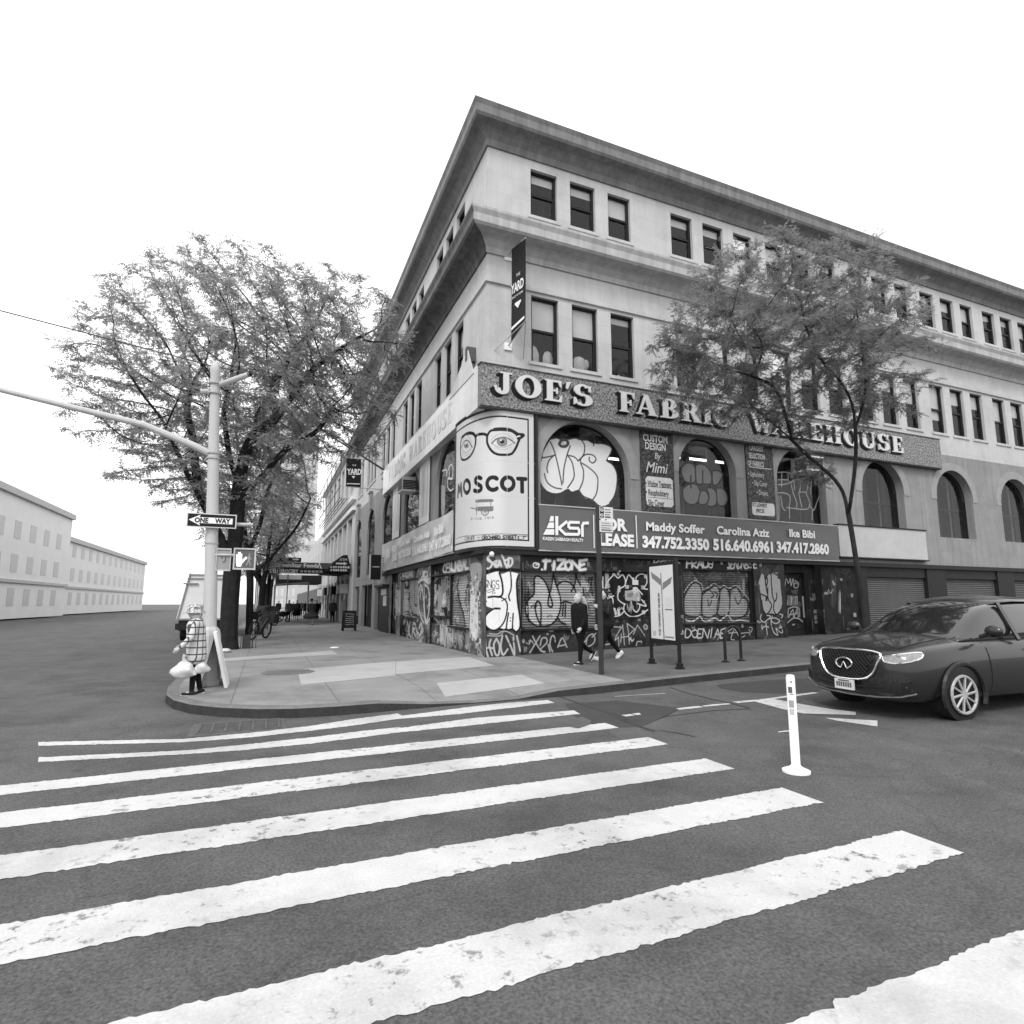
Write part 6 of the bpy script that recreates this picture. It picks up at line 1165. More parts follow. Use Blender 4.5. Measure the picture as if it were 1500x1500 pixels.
# leaning sandwich board
lp = gp(*px4((312, 1048), Z4)); lb_ = thing('sandwich_board', 'white sandwich board seen edge on, leaning by the foot of the signal pole', 'sandwich board', lp)
for o in (0, .5):
    b = MB(); b.prism([(-.03, 0), (.03, 0), (-.235+.0, .98), (-.295, .98)], 0, 1.0, 1) if o == 0 else b.prism([(-.5, 0), (-.46, 0), (-.26, .95), (-.29, .95)], .03, .97, 1)
    b.v = [lp+Vector((v.x*.9, v.y*.62, v.z)) for v in b.v]; b.build('board', M['white'] if o == 0 else M['steel'], lb_)
# parking sign post at the kerb
q0 = gp(881, 988); ps = thing('sign_post', 'brown street sign post with two small white parking plates near the kerb', 'sign post', q0)
b = MB(); zt = onPlaneY(877, 742, q0.y).z; b.box(q0.x-.045, q0.x+.045, q0.y-.03, q0.y+.03, q0.z-.05, zt); b.build('post', M['pole'], ps)
for i, (y0, y1) in enumerate(((742, 761), (762, 780))):
    a_, c_ = onPlaneY(878, y0, q0.y-.04), onPlaneY(898, y1, q0.y-.04); b = MB(); b.box(a_.x, c_.x, q0.y-.045, q0.y-.035, c_.z, a_.z); pl = b.build('parking_plate', M['offwhite'], ps); b = MB(); h_ = a_.z-c_.z; w_ = c_.x-a_.x
    if i == 0: b.box(a_.x+.01, a_.x+.3*w_, q0.y-.049, q0.y-.045, c_.z+.1*h_, a_.z-.05*h_)
    for k in range(4): b.box(a_.x+(.38 if i == 0 else .12)*w_, a_.x+rng.uniform(.75, .92)*w_, q0.y-.049, q0.y-.045, c_.z+(.12+k*.21)*h_, c_.z+(.17+k*.21+(.05 if k == 0 else 0))*h_)
    b.build('printed_lines', M['ink'] if i == 0 else M['grey2'], pl)
    if i == 0:
        b = MB()
        for zz in (.3, .72): b.tube([(a_.x+.155*w_+.09*w_*math.cos(t), q0.y-.05, c_.z+zz*h_+.1*h_*math.sin(t)) for t in np.linspace(0, 6.28, 14)], .008, 5)
        b.build('round_symbol', M['white'], pl)
# map kiosk
k1, k2 = gp(955, 972), gp(996, 980); ki = thing('map_kiosk', 'black two post information panel with white museum poster on the pavement', 'information panel', (k1+k2)/2)
kd = (k2-k1); kd.z = 0; KL = kd.length; kd.normalize(); kn = Vector((kd.y, -kd.x, 0)); kn = -kn if kn.x > 0 else kn
KF = lambda p: Vector((k1.x, k1.y, gz(k1.x)))+kd*p[0]+Vector((0, 0, p[1]))+kn*p[2]
for u in (0, KL):
    b = MB(KF); b.box(u-.032, u+.032, 0, 2.42, -.032, .032); b.build('post', M['black'], ki, bevel=.008); b = MB(KF); b.box(u-.085, u+.085, 0, .03, -.085, .085); b.box(u-.055, u+.055, .03, .12, -.055, .055); b.build('foot', M['black'], ki, bevel=.01)
b = MB(KF); b.box(.03, KL-.03, .50, 2.36, -.03, .028); b.build('frame', M['black'], ki)
cv = Canvas(0, KL, .4, 2.5, .008, .66); U0, U1, S0, S1 = .08, KL-.08, .60, 2.28; uw = U1-U0
fx_ = lambda x, y: (U0+x*uw, S0+y*(S1-S0))
cv.fill([fx_(.52, 0), fx_(.56, 0), fx_(.52, .90), fx_(.48, .90)], .14, smooth=False, raw=True)
cv.fill([fx_(.06, .93), fx_(.10, .84), fx_(.50, .72), fx_(.48, .82)], .2, smooth=False, raw=True); cv.fill([fx_(.54, .66), fx_(.9, .75), fx_(.96, .84), fx_(.56, .76)], .2, smooth=False, raw=True)
for k in range(9): cv.stroke([fx_(.64, .56-k*.015), fx_(.94, .555-k*.015)], .008, .5, .2, smooth=False, raw=True)
cv.stroke([fx_(.64, .40), fx_(.92, .40)], .025, .1, .2, smooth=False, raw=True); cv.rect(*fx_(.08, .04)[:1], fx_(.2, 0)[0], *fx_(0, .04)[1:], fx_(0, .1)[1], .45); cv.stroke([fx_(.6, .035), fx_(.94, .035)], .03, .2, .2, smooth=False, raw=True)
for _ in range(30): cv.stroke([fx_(rng.uniform(.05, .95), rng.uniform(.05, .6)), fx_(rng.uniform(.05, .95), rng.uniform(.05, .6))], .008, .6, .3, smooth=False, raw=True, k=.4)
nu, nv = int(uw/.009), int((S1-S0)/.009); UU, VV = np.meshgrid(np.linspace(U0, U1, nu), np.linspace(S0, S1, nv)); val, al = cv.sample(UU, VV); o_ = KF((0, 0, .035))
co_ = np.stack([o_.x+kd.x*UU, o_.y+kd.y*UU, o_.z+VV], -1); grid_mesh('poster', co_, nu, nv, val, np.ones_like(al), M['decal'], ki)
text('THE TENEMENT MUSEUM', .115, M['grey2'], ki, lambda p: KF((U0+.42*uw-p[1], S0+.07+p[0], .037+p[2])), 0, 0, 0, xs=.75, bold=.005)

# inverted U bicycle rack
r1, r2 = gp(1063, 970), gp(1086, 968); rk = thing('bike_rack', 'black inverted U bicycle rack on the pavement before the second shutter', 'bike rack', (r1+r2)/2)
pts = [r1, r1+Vector((0, 0, .55))]+[(r1+r2)/2+Vector((0, 0, .58))-(r2-r1)/2*math.cos(a)+Vector((0, 0, .24*math.sin(a))) for a in np.linspace(.1, math.pi-.1, 12)]+[r2+Vector((0, 0, .55)), r2]
b = MB(); b.tube(pts, .035, 10); b.build('hoop', M['black'], rk, smooth=True)
for r in (r1, r2): b = MB(); b.lathe((r.x, r.y, r.z), [(.1, 0), (.1, .015), (.05, .03), (.04, .06)], 14); b.build('foot_plate', M['black'], rk)
# white flexible lane post
w0 = gp(1166.5, 1131, -.15); fp = thing('lane_post', 'white flexible lane post with peeling stickers standing in the road', 'lane post', w0)
b = MB(); b.lathe((w0.x, w0.y, w0.z), [(.13, 0), (.13, .02), (.06, .05), (.042, .07), (.042, .90), (.037, .93), (.01, .935)], 18); b.build('post', M['white'], fp, smooth=True)
a0 = math.atan2(CAM.y-w0.y, CAM.x-w0.x)
def sticker(z0, z1, a, w, m):
    b = MB(); rg = []
    for i in range(7): t = a0+a+w*(i/6-.5); b.v += [Vector((w0.x+.0435*math.cos(t), w0.y+.0435*math.sin(t), w0.z+z)) for z in (z0, z1)]
    b.f = [[2*i, 2*i+2, 2*i+3, 2*i+1] for i in range(6)]; b.mi = [0]*6; b.build('sticker', m, fp)
sticker(.76, .82, -.2, .9, M['grey2']); sticker(.74, .755, .1, .8, M['mid']); sticker(.62, .69, -.1, 1.1, M['mid']); sticker(.55, .61, -.1, 1.0, M['grey3']); sticker(.86, .875, .1, .4, M['grey2'])
# pavement blackboard
ab = gp(511, 924); sb_ = thing('sandwich_board', 'black framed sandwich board with chalk menu standing on the pavement', 'sandwich board', ab)
for s in (1, -1):
    b = MB(); 
    for x0, x1, z0, z1 in ((-.36, -.29, 0, 1.08), (.29, .36, 0, 1.08), (-.29, .29, 1.0, 1.08), (-.29, .29, .16, .24)): b.box(x0, x1, -.015, .015, z0, z1)
    b.v = [ab+Vector((v.x, v.y-s*(.32-.28*v.z), v.z)) for v in b.v]; b.build('frame', M['ink'], sb_)
    b = MB(); b.box(-.29, .29, -.008, .008, .24, 1.0); b.v = [ab+Vector((v.x, v.y-s*(.32-.28*v.z), v.z)) for v in b.v]; bo = b.build('slate', M['board'], sb_)
b = MB()
for k in range(6): z = .34+k*.11; b.tube([(-.22+t*.44/8, -.022, z+rng.uniform(-.022, .022)) for t in range(9)], .014, 4)
b.v = [ab+Vector((v.x, v.y-(.32-.28*v.z), v.z)) for v in b.v]; b.build('chalk_writing', M['grey3'], sb_)

# ------------------------------------------------ avenue background: next building, awnings, tower, far blocks
nb = thing('neighbour_building', 'pale lower building with tall dark shop windows beyond the corner building', 'building', (0, 28, 0))
NL = 54.; b = MB(FB); hol = [(29.3+i*3.3, 31.8+i*3.3, 4.4, 7.9) for i in range(7)]+[(29.2+i*3.2, 31.0+i*3.2, 9.9, 13.0) for i in range(7)]
wall_holes(b, UB+.02, NL, 0, 13.9, hol, .4); b.quad((UB, 13.9, 0), (NL, 13.9, 0), (NL, 13.9, -20), (UB, 13.9, -20)); b.quad((NL, 0, 0), (NL, 13.9, 0), (NL, 13.9, -20), (NL, 0, -20)); b.build('wall', M['far2'], nb)
for a, c, v0, v1 in hol:
    b = MB(FB); b.quad((a, v0, -.35), (c, v0, -.35), (c, v1, -.35), (a, v1, -.35)); w = b.build('window', M['dglass'], nb); b = MB(FB); b.box((a+c)/2-.05, (a+c)/2+.05, v0, v1, -.34, -.25); b.box(a, c, (v0+v1)/2-.04, (v0+v1)/2+.04, -.34, -.26); b.build('frame', M['grey3'], w); b = MB(FB); b.quad((a, v0, -.8), (c, v0, -.8), (c, v1, -.8), (a, v1, -.8)); b.build('backing', M['grey2'], w)
b = MB(FB); b.box(UB+.05, NL, 8.2, 8.5, 0, .25); b.box(UB+.05, NL, 9.0, 9.25, 0, .3); b.box(UB+.05, NL, 13.5, 14.0, 0, .35); b.build('cornice', M['far'], nb)
for i in range(9):
    u = 28.2+i*2.8; b = MB(FB); b.box(u, u+.5, 0, 4.2, .0, .14); b.build('pilaster', M['offwhite'] if i % 3 else M['mid'], nb)
    b = MB(FB); b.box(u+.5, u+2.8, 0, 3.3, .002, .03); sf = b.build('shopfront', M['ink'] if i % 2 else M['grey2'], nb); b = MB(FB); b.box(u+.7, u+1.5, .2+rng.uniform(0, .6), 1.9+rng.uniform(0, .8), .03, .05); b.build('shop_display', rng.choice((M['offwhite'], M['mid'], M['grey3'])), sf); b = MB(FB); b.box(u+1.7, u+2.6, 2.2, 2.9, .03, .3+rng.uniform(0, .5)); b.build('hanging_sign', rng.choice((M['ink'], M['offwhite'], M['mid'])), sf)
b = MB(FB)
for i in range(6): u = 30+i*3.6; b.box(u, u+.06, 9.4, 13.2, .9, .95)
for v in (9.4, 10.3, 12.2, 13.1): b.box(29.5, 50, v, v+.05, .9, .95)
[b.box(29.5, 50, 9.35, 9.38, .15+.2*k, .22+.2*k) for k in range(4)]; b.build('fire_escape', M['grey2'], nb)
for k, (y0, y1, hh, lab) in enumerate(((54.3, 78, 9.5, 'low pale building farther up the avenue behind the grocery awning'), (78.5, 110, 11, 'most distant pale row building on the right side of the avenue'))):
    r = thing('row_building', lab, 'building', (0, y0, 0)); b = MB(FB); b.box(y0, y1, 0, hh, -16, 0); b.build('wall', M['far2'], r)
    for i in range(int((y1-y0)/4)): b = MB(FB); b.box(y0+1+i*4, y0+3+i*4, 4.5, 7.5, 0, .02); b.build('window', M['fwin'], r)
    b = MB(FB); b.box(y0+.3, y1-.3, .2, 3.2, 0, .03); b.build('shopfront', M['grey2'], r)
tw0, tw1 = onPlaneY(422, 780, 175), onPlaneY(461.5, 780, 175); b = MB(); b.box(tw0.x-8, tw1.x, 175, 195, 0, 62); tag(b.build('tower_block', M['tower']), 'tall pale tower block rising at the far end of the avenue', 'building')  # pale wall colour stands in for the haze of distance
for k, (x1, y0, y1, hh, lab) in enumerate(((-27, 2, 34, 9, 'wide pale low building across the avenue at the far left'), (-28, 36, 70, 12, 'pale taller block across the avenue behind the parked truck'), (-30, 74, 130, 10, 'long bleached building far up the other side of the avenue'))):
    r = thing('far_building', lab, 'building', (x1, y0, 0)); b = MB(); b.box(x1-14, x1, y0, y1, 0, hh); b.build('wall', M['far'], r)
    b = MB(); b.box(x1, x1+.35, y0, y1, hh-.5, hh+.1); b.box(x1, x1+.2, y0, y1, 3.4, 3.7); b.build('cornice', M['grey3'], r)
    for j in range(int(hh/3.2)):
        for i in range(int((y1-y0)/4)): b = MB(); b.box(x1, x1+.03, y0+1+i*4, y0+2.6+i*4, 1.2+j*3.2, 2.9+j*3.2); b.build('window', mat('pale_window', .45, .3, .05) if (k, i, j) == (0, 0, 0) else bpy.data.materials['pale_window'], r)
# grocery awning over the pavement
YA = 29.0; P_ = lambda px, py, y=YA: onPlaneY(px, py, y)
aw = thing('awning', 'dark grocery awning lettered GREENSTAR FOODS 24/7 DELI GROCERY spanning the pavement', 'awning', P_(450, 850))
zT, zM, zB0 = P_(450, 824).z, P_(450, 833.5).z, P_(450, 841).z; xL, xR = P_(374, 840).x, -.02
b = MB(); b.add([(xL+.5, YA, zT), (xR, YA, zT), (xR, YA-.5, zM), (xL, YA-.5, zM), (xL+.5, YA+9, zT), (xR, YA+9, zT), (xL, YA+9, zM)], [(0, 1, 2, 3), (0, 1, 5, 4), (3, 0, 4, 6)]); b.build('canopy', M['coat_m'], aw)
b = MB(); b.box(xL, xR, YA-.53, YA-.5, zB0, zM); b.box(xL, xL+.03, YA-.5, YA+9, zB0, zM); b.build('valance', M['ink'], aw)
AWF = lambda p: Vector((p[0], YA-.25-p[2]-(p[1]-zM)*0-.0, p[1]))
sl = .5/(zT-zM); AW2 = lambda p: Vector((p[0], YA-.5+(p[1]-zM)*sl-.03-p[2], p[1]))
text('GreenStar Foods', .42, M['grey3'], aw, AW2, P_(402, 830).x, P_(450, 831.5).z, 0, xs=1.02, bold=.012); text('24/7 DELI GROCERY', .36, M['offwhite'], aw, lambda p: Vector((p[0], YA-.535-p[2], p[1])), P_(382, 840).x, P_(450, 840.3).z, 0, xs=.76, bold=.014)
b = MB()
for x0 in range(6): b.box(P_(439+x0*5.6, 838).x, P_(443.2+x0*5.6, 838).x, YA-.54, YA-.53, P_(450, 839).z, P_(450, 836).z)
b.box(P_(466.5, 830).x, P_(469.5, 830).x, YA-.56, YA-.5, zM, zM+.05); b.build('small_lettering', M['mid'], aw)
b = MB(); b.tube([AW2((P_(467, 824).x, zT, .02)), AW2((P_(470, 833).x, zM, .02))], .05, 4); b.build('seam', M['grey3'], aw)
for x in (xL+.1, xL+2.4): b = MB(); b.tube([(x, YA+8.5, 0), (x, YA+8.5, zM)], .04, 6); b.tube([(x, YA-.4, 0), (x, YA-.4, zB0)], .04, 6) if x < xL+1 else None; b.build('support_pole', M['steel'], aw)
at = thing('atm_sign', 'small dark ATM sign with white arrow on top of the grocery awning', 'sign', P_(425, 822)); a_, c_ = P_(409.5, 815.5), P_(441, 822.5); b = MB(); b.box(a_.x, c_.x, YA-.1, YA+.1, zT+.02, zT+.02+(a_.z-c_.z)); b.build('case', M['ink'], at)
text('ATM', .26, M['mid'], at, lambda p: Vector((p[0], YA-.1-p[2], p[1])), a_.x+.15, zT+.1, .004, xs=.85); b = MB(); z0 = zT+.2; b.prism([(a_.x+.85, z0-.05), (c_.x-.35, z0-.05), (c_.x-.35, z0-.1), (c_.x-.12, z0), (c_.x-.35, z0+.1), (c_.x-.35, z0+.05), (a_.x+.85, z0+.05)], YA-.108, YA-.1, 1); b.build('arrow', M['offwhite'], at)
YB = 28.0; sa = thing('awning', 'sloping black side awning lettered ATM with arrow against the shopfront', 'awning', onPlaneY(495, 838, YB)); pp = [onPlaneY(*p, YB) for p in ((477.5, 836.5), (513.5, 838.5), (513.5, 829), (509, 812.5), (502, 813.5), (487, 825))]
b = MB(); b.prism([(p.x, p.z) for p in pp], YB, YB+7, 1); b.build('canvas', M['ink'], sa); F5 = lambda p: Vector((p[0], YB-.006-p[2], p[1]))
q = onPlaneY(497.5, 821.5, YB); text('ATM', .26, M['offwhite'], sa, F5, q.x, q.z, 0); b = MB(); q = onPlaneY(492, 825.3, YB); b.prism([(q.x, q.z-.06), (q.x+.55, q.z-.06), (q.x+.55, q.z-.13), (q.x+.8, q.z), (q.x+.55, q.z+.13), (q.x+.55, q.z+.06), (q.x, q.z+.06)], YB-.012, YB-.004, 1)
for v, n_ in ((830.5, 8), (835, 7)):
    q = onPlaneY(484, v, YB)
    for k in range(n_): b.box(q.x+k*.17, q.x+k*.17+rng.uniform(.09, .14), YB-.012, YB-.004, q.z-.07, q.z+.07)
b.build('arrow_and_lettering', M['grey3'], sa)
YC = 40.; cp = thing('canopy', 'farther dark shop canopy on white poles beyond the grocery awning', 'awning', onPlaneY(430, 850, YC)); a_, c_ = onPlaneY(405, 842, YC), onPlaneY(471, 855, YC)
b = MB(); b.box(a_.x, c_.x, YC, YC+5, c_.z, a_.z); b.build('canvas', M['coat_m'], cp); b = MB(); l_, r_ = onPlaneY(409, 842, YC), onPlaneY(441.5, 849, YC); b.box(l_.x, r_.x, YC-.03, YC, r_.z, l_.z); b.build('white_panel', M['white'], cp)
b = MB(); t_ = onPlaneY(403, 857, YC-2); e_ = onPlaneY(452, 854.5, YC-2); b.tube([t_, e_], .09, 6); b.tube([t_, (t_.x, t_.y, 0)], .07, 6); b.tube([e_, (e_.x, e_.y, 0)], .07, 6); b.build('pole_frame', M['offwhite'], cp)
# goods and posters at the shop door
sd_ = thing('poster_stand', 'tall pale poster stand beside the shop entrance under the side awning', 'stand', gp(503, 912)); g0 = gp(503, 912); b = MB(); b.box(g0.x-.25, g0.x+.25, g0.y-.1, g0.y+.1, 0, 1.75); st_ = b.build('frame', M['steel'], sd_); b = MB()
for k in range(9): b.box(g0.x-.2, g0.x+.2, g0.y-.106, g0.y-.1, .2+k*.17, .2+k*.17+rng.uniform(.05, .13))
b.build('print', M['mid'], sd_)
# leaning-panel truck parked on the avenue
tk = thing('truck', 'white truck with leaning panelled cargo body parked behind the signal pole', 'truck', (-10.6, 15, -.15)); SH = lambda p: Vector((p[0]+.19*max(p[2]-.8, 0), p[1], p[2]))
y0, y1 = 13.5, 19.5; x0, x1 = onPlaneY(258, 900, 13.5).x, onPlaneY(326, 900, 13.5).x; print('truck', x0, x1)
b = MB(SH); b.box(x0, x1, y0, y1, .75, 2.75); b.build('cargo_body', M['truck'], tk); b = MB(SH)
for x in (x0+.05, (x0+x1)/2, x1-.08): b.box(x-.02, x+.03, y0-.05, y0, .75, 2.78)
for z in (.8, 2.55, 2.72): b.box(x0, x1, y0-.04, y0, z-.03, z+.03)
for yy in (y0, y0+1.5, y0+3, y0+4.5, y1-.1): b.box(x1, x1+.05, yy, yy+.06, .75, 2.78)
b.box(x0-.1, x0+.45, y0-.08, y0, 2.3, 2.36); b.build('door_bars', M['mid'], tk)
b = MB(); b.box(x0+.1, x1-.1, y0+.1, y1+2.2, .3, .75); b.box(x0, x1, y0-.06, y0+.06, .35, .62); b.build('chassis', M['black'], tk); b = MB(); b.box(x0+.2, x1-.2, y1+.15, y1+2.1, .7, 2.5); b.build('cab', M['truck'], tk, bevel=.15)
for x in (x0+.25, x1-.25):
    for yy in (y0+1.1, y1+1.2): b = MB(); b.tube([(x-.14, yy, .28), (x+.14, yy, .28)], .43, 18); b.build('wheel', M['tyre'], tk)
# bicycles by the trees
def bicycle(lab, x, y, rz, tilt):
    r = thing('bicycle', lab, 'bicycle', (x, y, 0), rz, 'bicycles parked by the street trees'); r.rotation_euler = (tilt, 0, rz); r.scale = (1.1, 1.2, 1.12)
    for cx in (-.52, .52):
        b = MB(); b.tube([(cx+.32*math.cos(t), 0, .34+.32*math.sin(t)) for t in np.linspace(0, 2*math.pi, 25)], .034, 6, False); w = b.build('wheel', M['tyre'], r, origin=(0, 0, 0)); b = MB()
        for t in np.linspace(0, math.pi, 9)[:-1]: b.tube([(cx+.31*math.cos(t), 0, .34+.31*math.sin(t)), (cx-.31*math.cos(t), 0, .34-.31*math.sin(t))], .004, 3)
        b.build('spokes', M['steel'], w, origin=(0, 0, 0))
    b = MB(); B_, S_, H_ = (-.08, 0, .30), (-.2, 0, .82), (.36, 0, .84)
    for p, q in ((B_, S_), (S_, H_), (B_, (.38, 0, .72)), (B_, (-.52, 0, .34)), (S_, (-.52, 0, .34)), ((.36, 0, .9), (.52, 0, .34))): b.tube([p, q], .026, 7)
    b.build('frame', M['grey2'], r, origin=(0, 0, 0)); b = MB(); b.tube([(.36, 0, .9), (.36, 0, 1.0)], .015, 6); b.tube([(.3, -.28, 1.0), (.38, -.1, 1.02), (.38, .1, 1.02), (.3, .28, 1.0)], .015, 6); b.build('handlebar', M['black'], r, origin=(0, 0, 0))
    b = MB(); b.ball((-.24, 0, .93), .11, 10, (1.3, .6, .35)); b.tube([S_, (-.22, 0, .93)], .014, 6); b.build('saddle', M['black'], r, origin=(0, 0, 0), smooth=True); b = MB(); b.box(.44, .84, -.22, .22, .60, .95) if lab.startswith('bicycle') else b.box(-.85, -.36, -.27, .27, .68, 1.15); b.build('basket', M['navy'] if 'dark' in lab else M['coat_m'], r, origin=(0, 0, 0))
g1 = gp(393, 917); bicycle('delivery bicycle with rear box, nearest the pavement under the third tree', g1.x, g1.y, R_(50), .1); g1 = gp(384, 921); bicycle('bicycle leaning by the second tree trunk with a front basket', g1.x, g1.y, R_(75), -.15); g1 = gp(400, 911); bicycle('dark bicycle with rear box farther back beneath the grocery awning edge', g1.x, g1.y, R_(35), .08); g1 = gp(377, 929); bicycle('bicycle with front basket standing between the first two tree trunks', g1.x, g1.y, R_(100), .12)
g1 = gp(388, 914); bicycle('delivery bicycle with rear box squeezed between the third tree and the bicycles', g1.x, g1.y, R_(110), .1); g1 = gp(379, 936); bicycle('bicycle with front basket nearest the viewer, right of the second tree', g1.x, g1.y, R_(64), .14)
g1 = gp(352, 950); tg = thing('tree_guard', 'low rusty metal hoop fence and bin box at the foot of the nearest tree', 'tree guard', g1); b = MB()
for k in range(4): b.tube([(g1.x+k*.12, g1.y+.2, 0), (g1.x+k*.12, g1.y+.2, .45), (g1.x+k*.12+.1, g1.y+.2, .45), (g1.x+k*.12+.1, g1.y+.2, 0)], .012, 5)
b.build('hoops', M['grey2'], tg); b = MB(); b.box(g1.x+.05, g1.x+.3, g1.y-.1, g1.y+.1, 0, .42); b.build('box', M['coat_m'], tg)
# ------------------------------------------------ people: one remeshed body, clothing and hair as separate shells
def remeshed(b, name, m, parent, vox, smooth=4):
    o = b.build(name, m, parent, origin=(0, 0, 0))
    r = o.modifiers.new('r', 'REMESH'); r.mode = 'VOXEL'; r.voxel_size = vox; s = o.modifiers.new('s', 'SMOOTH'); s.iterations = smooth; s.factor = .5
    evaluated(o); o.data.name = name; o.data.polygons.foreach_set('use_smooth', [True]*len(o.data.polygons)); return o
def limb(root, d, l): a, o = d; return root+Vector((math.sin(a)*math.cos(o), math.sin(o), -math.cos(a)*math.cos(o)))*l
def person(lab, loc, rz, H=1.7, legs=((.3, .1), (-.3, .6)), arms=((-.2, .2, .12), (.3, .4, .12)), top='navy', bottom='navy2', shoes='shoe', hair='haird', hairstyle='short', fine=True, lean=.03, girth=1., sleeves=True, extra=None, coatlen=0., skirt=0., group=None, look=0.):
    """local axes: x ahead, y to the left, z up; angles in radians, ahead positive"""
    r = thing('person', lab, 'person', loc, rz, group); s = H/1.72; vox = .0085 if fine else .022
    hip = Vector((0, 0, .90*s)); ch = hip+Vector((math.sin(lean)*.42*s, 0, .42*s)); nk = ch+Vector((.01, 0, .16*s)); hd = nk+Vector((.025, 0, .13*s)); g = girth
    A, K, Sh, El, Wr = [], [], [], [], []
    for i, (th, kn) in enumerate(legs):
        h0 = hip+Vector((0, (.09 if i == 0 else -.09)*s, 0)); k = limb(h0, (th, 0), .42*s); a = limb(k, (th-kn, 0), .41*s); K.append((h0, k)); A.append((a, th-kn))
    for i, (al, el, out) in enumerate(arms):
        sg = 1 if i == 0 else -1; s0 = ch+Vector((0, sg*.175*s*g, .085*s)); e = limb(s0, (al, sg*out), .28*s); w = limb(e, (al+el, sg*out*.3), .25*s); Sh.append(s0); El.append(e); Wr.append((w, al+el, sg))
    low = min(a.z for a, _ in A)-.075*s; off = Vector((0, 0, -low)); mv = lambda p: p+off
    bd = MB(); cap = lambda mb, p, a, q, c, n=12: mb.cap(mv(p), a*s, mv(q), c*s, n)
    # body
    for sg in (1, -1): cap(bd, hip+Vector((0, sg*.06*s, 0)), .10, ch+Vector((0, sg*.075*s, .03)), .095)
    cap(bd, ch+Vector((0, .1*s, .07*s)), .07, ch+Vector((0, -.1*s, .07*s)), .07); cap(bd, ch, .07, nk, .055); cap(bd, nk, .052, hd-Vector((0, 0, .06*s)), .05)
    hc = mv(hd); bd.ball(hc, .098*s, 16, (1.0, .80, 1.18)); cap(bd, hd+Vector((.045*s, 0, -.075*s)), .045, hd+Vector((.062*s, 0, -.06*s)), .036)
    cap(bd, hd+Vector((.088*s, 0, .012*s)), .012, hd+Vector((.112*s, 0, -.022*s)), .016); cap(bd, hd+Vector((.088*s, -.02*s, -.055*s)), .013, hd+Vector((.088*s, .02*s, -.055*s)), .013)
    for sg in (1, -1): bd.ball(hc+Vector((-.005, sg*.08*s, -.01*s)), .03*s, 8, (.6, .35, 1)); bd.ball(hc+Vector((.08*s, sg*.03*s, .03*s)), .014*s, 6)
    for i in range(2):
        cap(bd, K[i][0], .082, K[i][1], .052); cap(bd, K[i][1], .054, A[i][0], .036); cap(bd, Sh[i], .048, El[i], .038); cap(bd, El[i], .038, Wr[i][0], .027)
        w, an, sg = Wr[i]; f = Vector((math.sin(an), 0, -math.cos(an))); t_ = Vector((math.cos(an), 0, math.sin(an)))
        p1 = w+f*.085*s; cap(bd, w+f*.02*s, .026, p1, .03)
        if fine:
            for q, (ln, dx) in enumerate(((.075, .032), (.085, .011), (.08, -.011), (.062, -.031))):
                b0 = p1+t_*dx*s; b1 = b0+f*ln*.55*s+Vector((0, -sg*.012, 0)); b2 = b1+f*ln*.4*s+Vector((0, -sg*.03, 0)); cap(bd, b0-f*.02*s, .0115, b1, .0105, 8); cap(bd, b1, .0105, b2, .009, 8)
            th0 = w+f*.035*s+t_*.024*s; cap(bd, th0, .013, th0+f*.04*s+t_*.03*s+Vector((0, -sg*.015, 0)), .0105, 8); cap(bd, th0+f*.04*s+t_*.03*s+Vector((0, -sg*.015, 0)), .0105, th0+f*.07*s+t_*.032*s+Vector((0, -sg*.03, 0)), .009, 8)
        else: cap(bd, p1, .028, p1+f*.05*s, .018)
        an = A[i][1]; fd = Vector((math.cos(an), 0, math.sin(an))); cap(bd, A[i][0]-Vector((0, 0, .02)), .034, A[i][0]+fd*.12*s-Vector((0, 0, .045*s)), .026)
    remeshed(bd, 'body', M['skin'], r, vox, 3)
    # trousers
    if skirt:
        tb_ = MB(); n = 20; ring_ = []
        for z, rr in ((.98, .15), (.8, .24+skirt*.5), (.62, .27+skirt), (.5, .25+skirt), (.44, .2+skirt*.8)): ring_.append([(rr*s*math.cos(2*math.pi*j/n)*(1+.06*(j % 2)), rr*s*math.sin(2*math.pi*j/n)*(1+.06*(j % 2))*1.05, z*s+off.z) for j in range(n)])
        tb_.tube_rings(ring_); tb_.build('skirt', M[bottom], r, smooth=True, origin=(0, 0, 0))
    else:
        tr = MB(); cap(tr, hip+Vector((0, .055*s, .03)), .115, hip+Vector((0, -.055*s, .03)), .115)
        for i in range(2): cap(tr, K[i][0], .10*g**.5, K[i][1], .068); cap(tr, K[i][1], .066, A[i][0]+(K[i][1]-A[i][0])*.08, .050)
        remeshed(tr, 'trousers', M[bottom], r, .016 if fine else .03, 3)
    jk = MB(); cl = hip+Vector((0, 0, .0-coatlen))
    for sg in (1, -1): cap(jk, cl+Vector((0, sg*.055*s*g, 0)), .125*g, ch+Vector((0, sg*.075*s*g, .02)), .115*g)
    cap(jk, ch+Vector((0, .12*s*g, .075*s)), .078, ch+Vector((0, -.12*s*g, .075*s)), .078); cap(jk, ch+Vector((0, 0, .08*s)), .08, nk+Vector((-.01, 0, .01)), .066)
    for i in range(2):
        cap(jk, Sh[i], .072, El[i], .062)
        if sleeves: cap(jk, El[i], .06, Wr[i][0]+(El[i]-Wr[i][0])*.02, .044)
    remeshed(jk, 'jacket', M[top], r, .014 if fine else .03, 3)
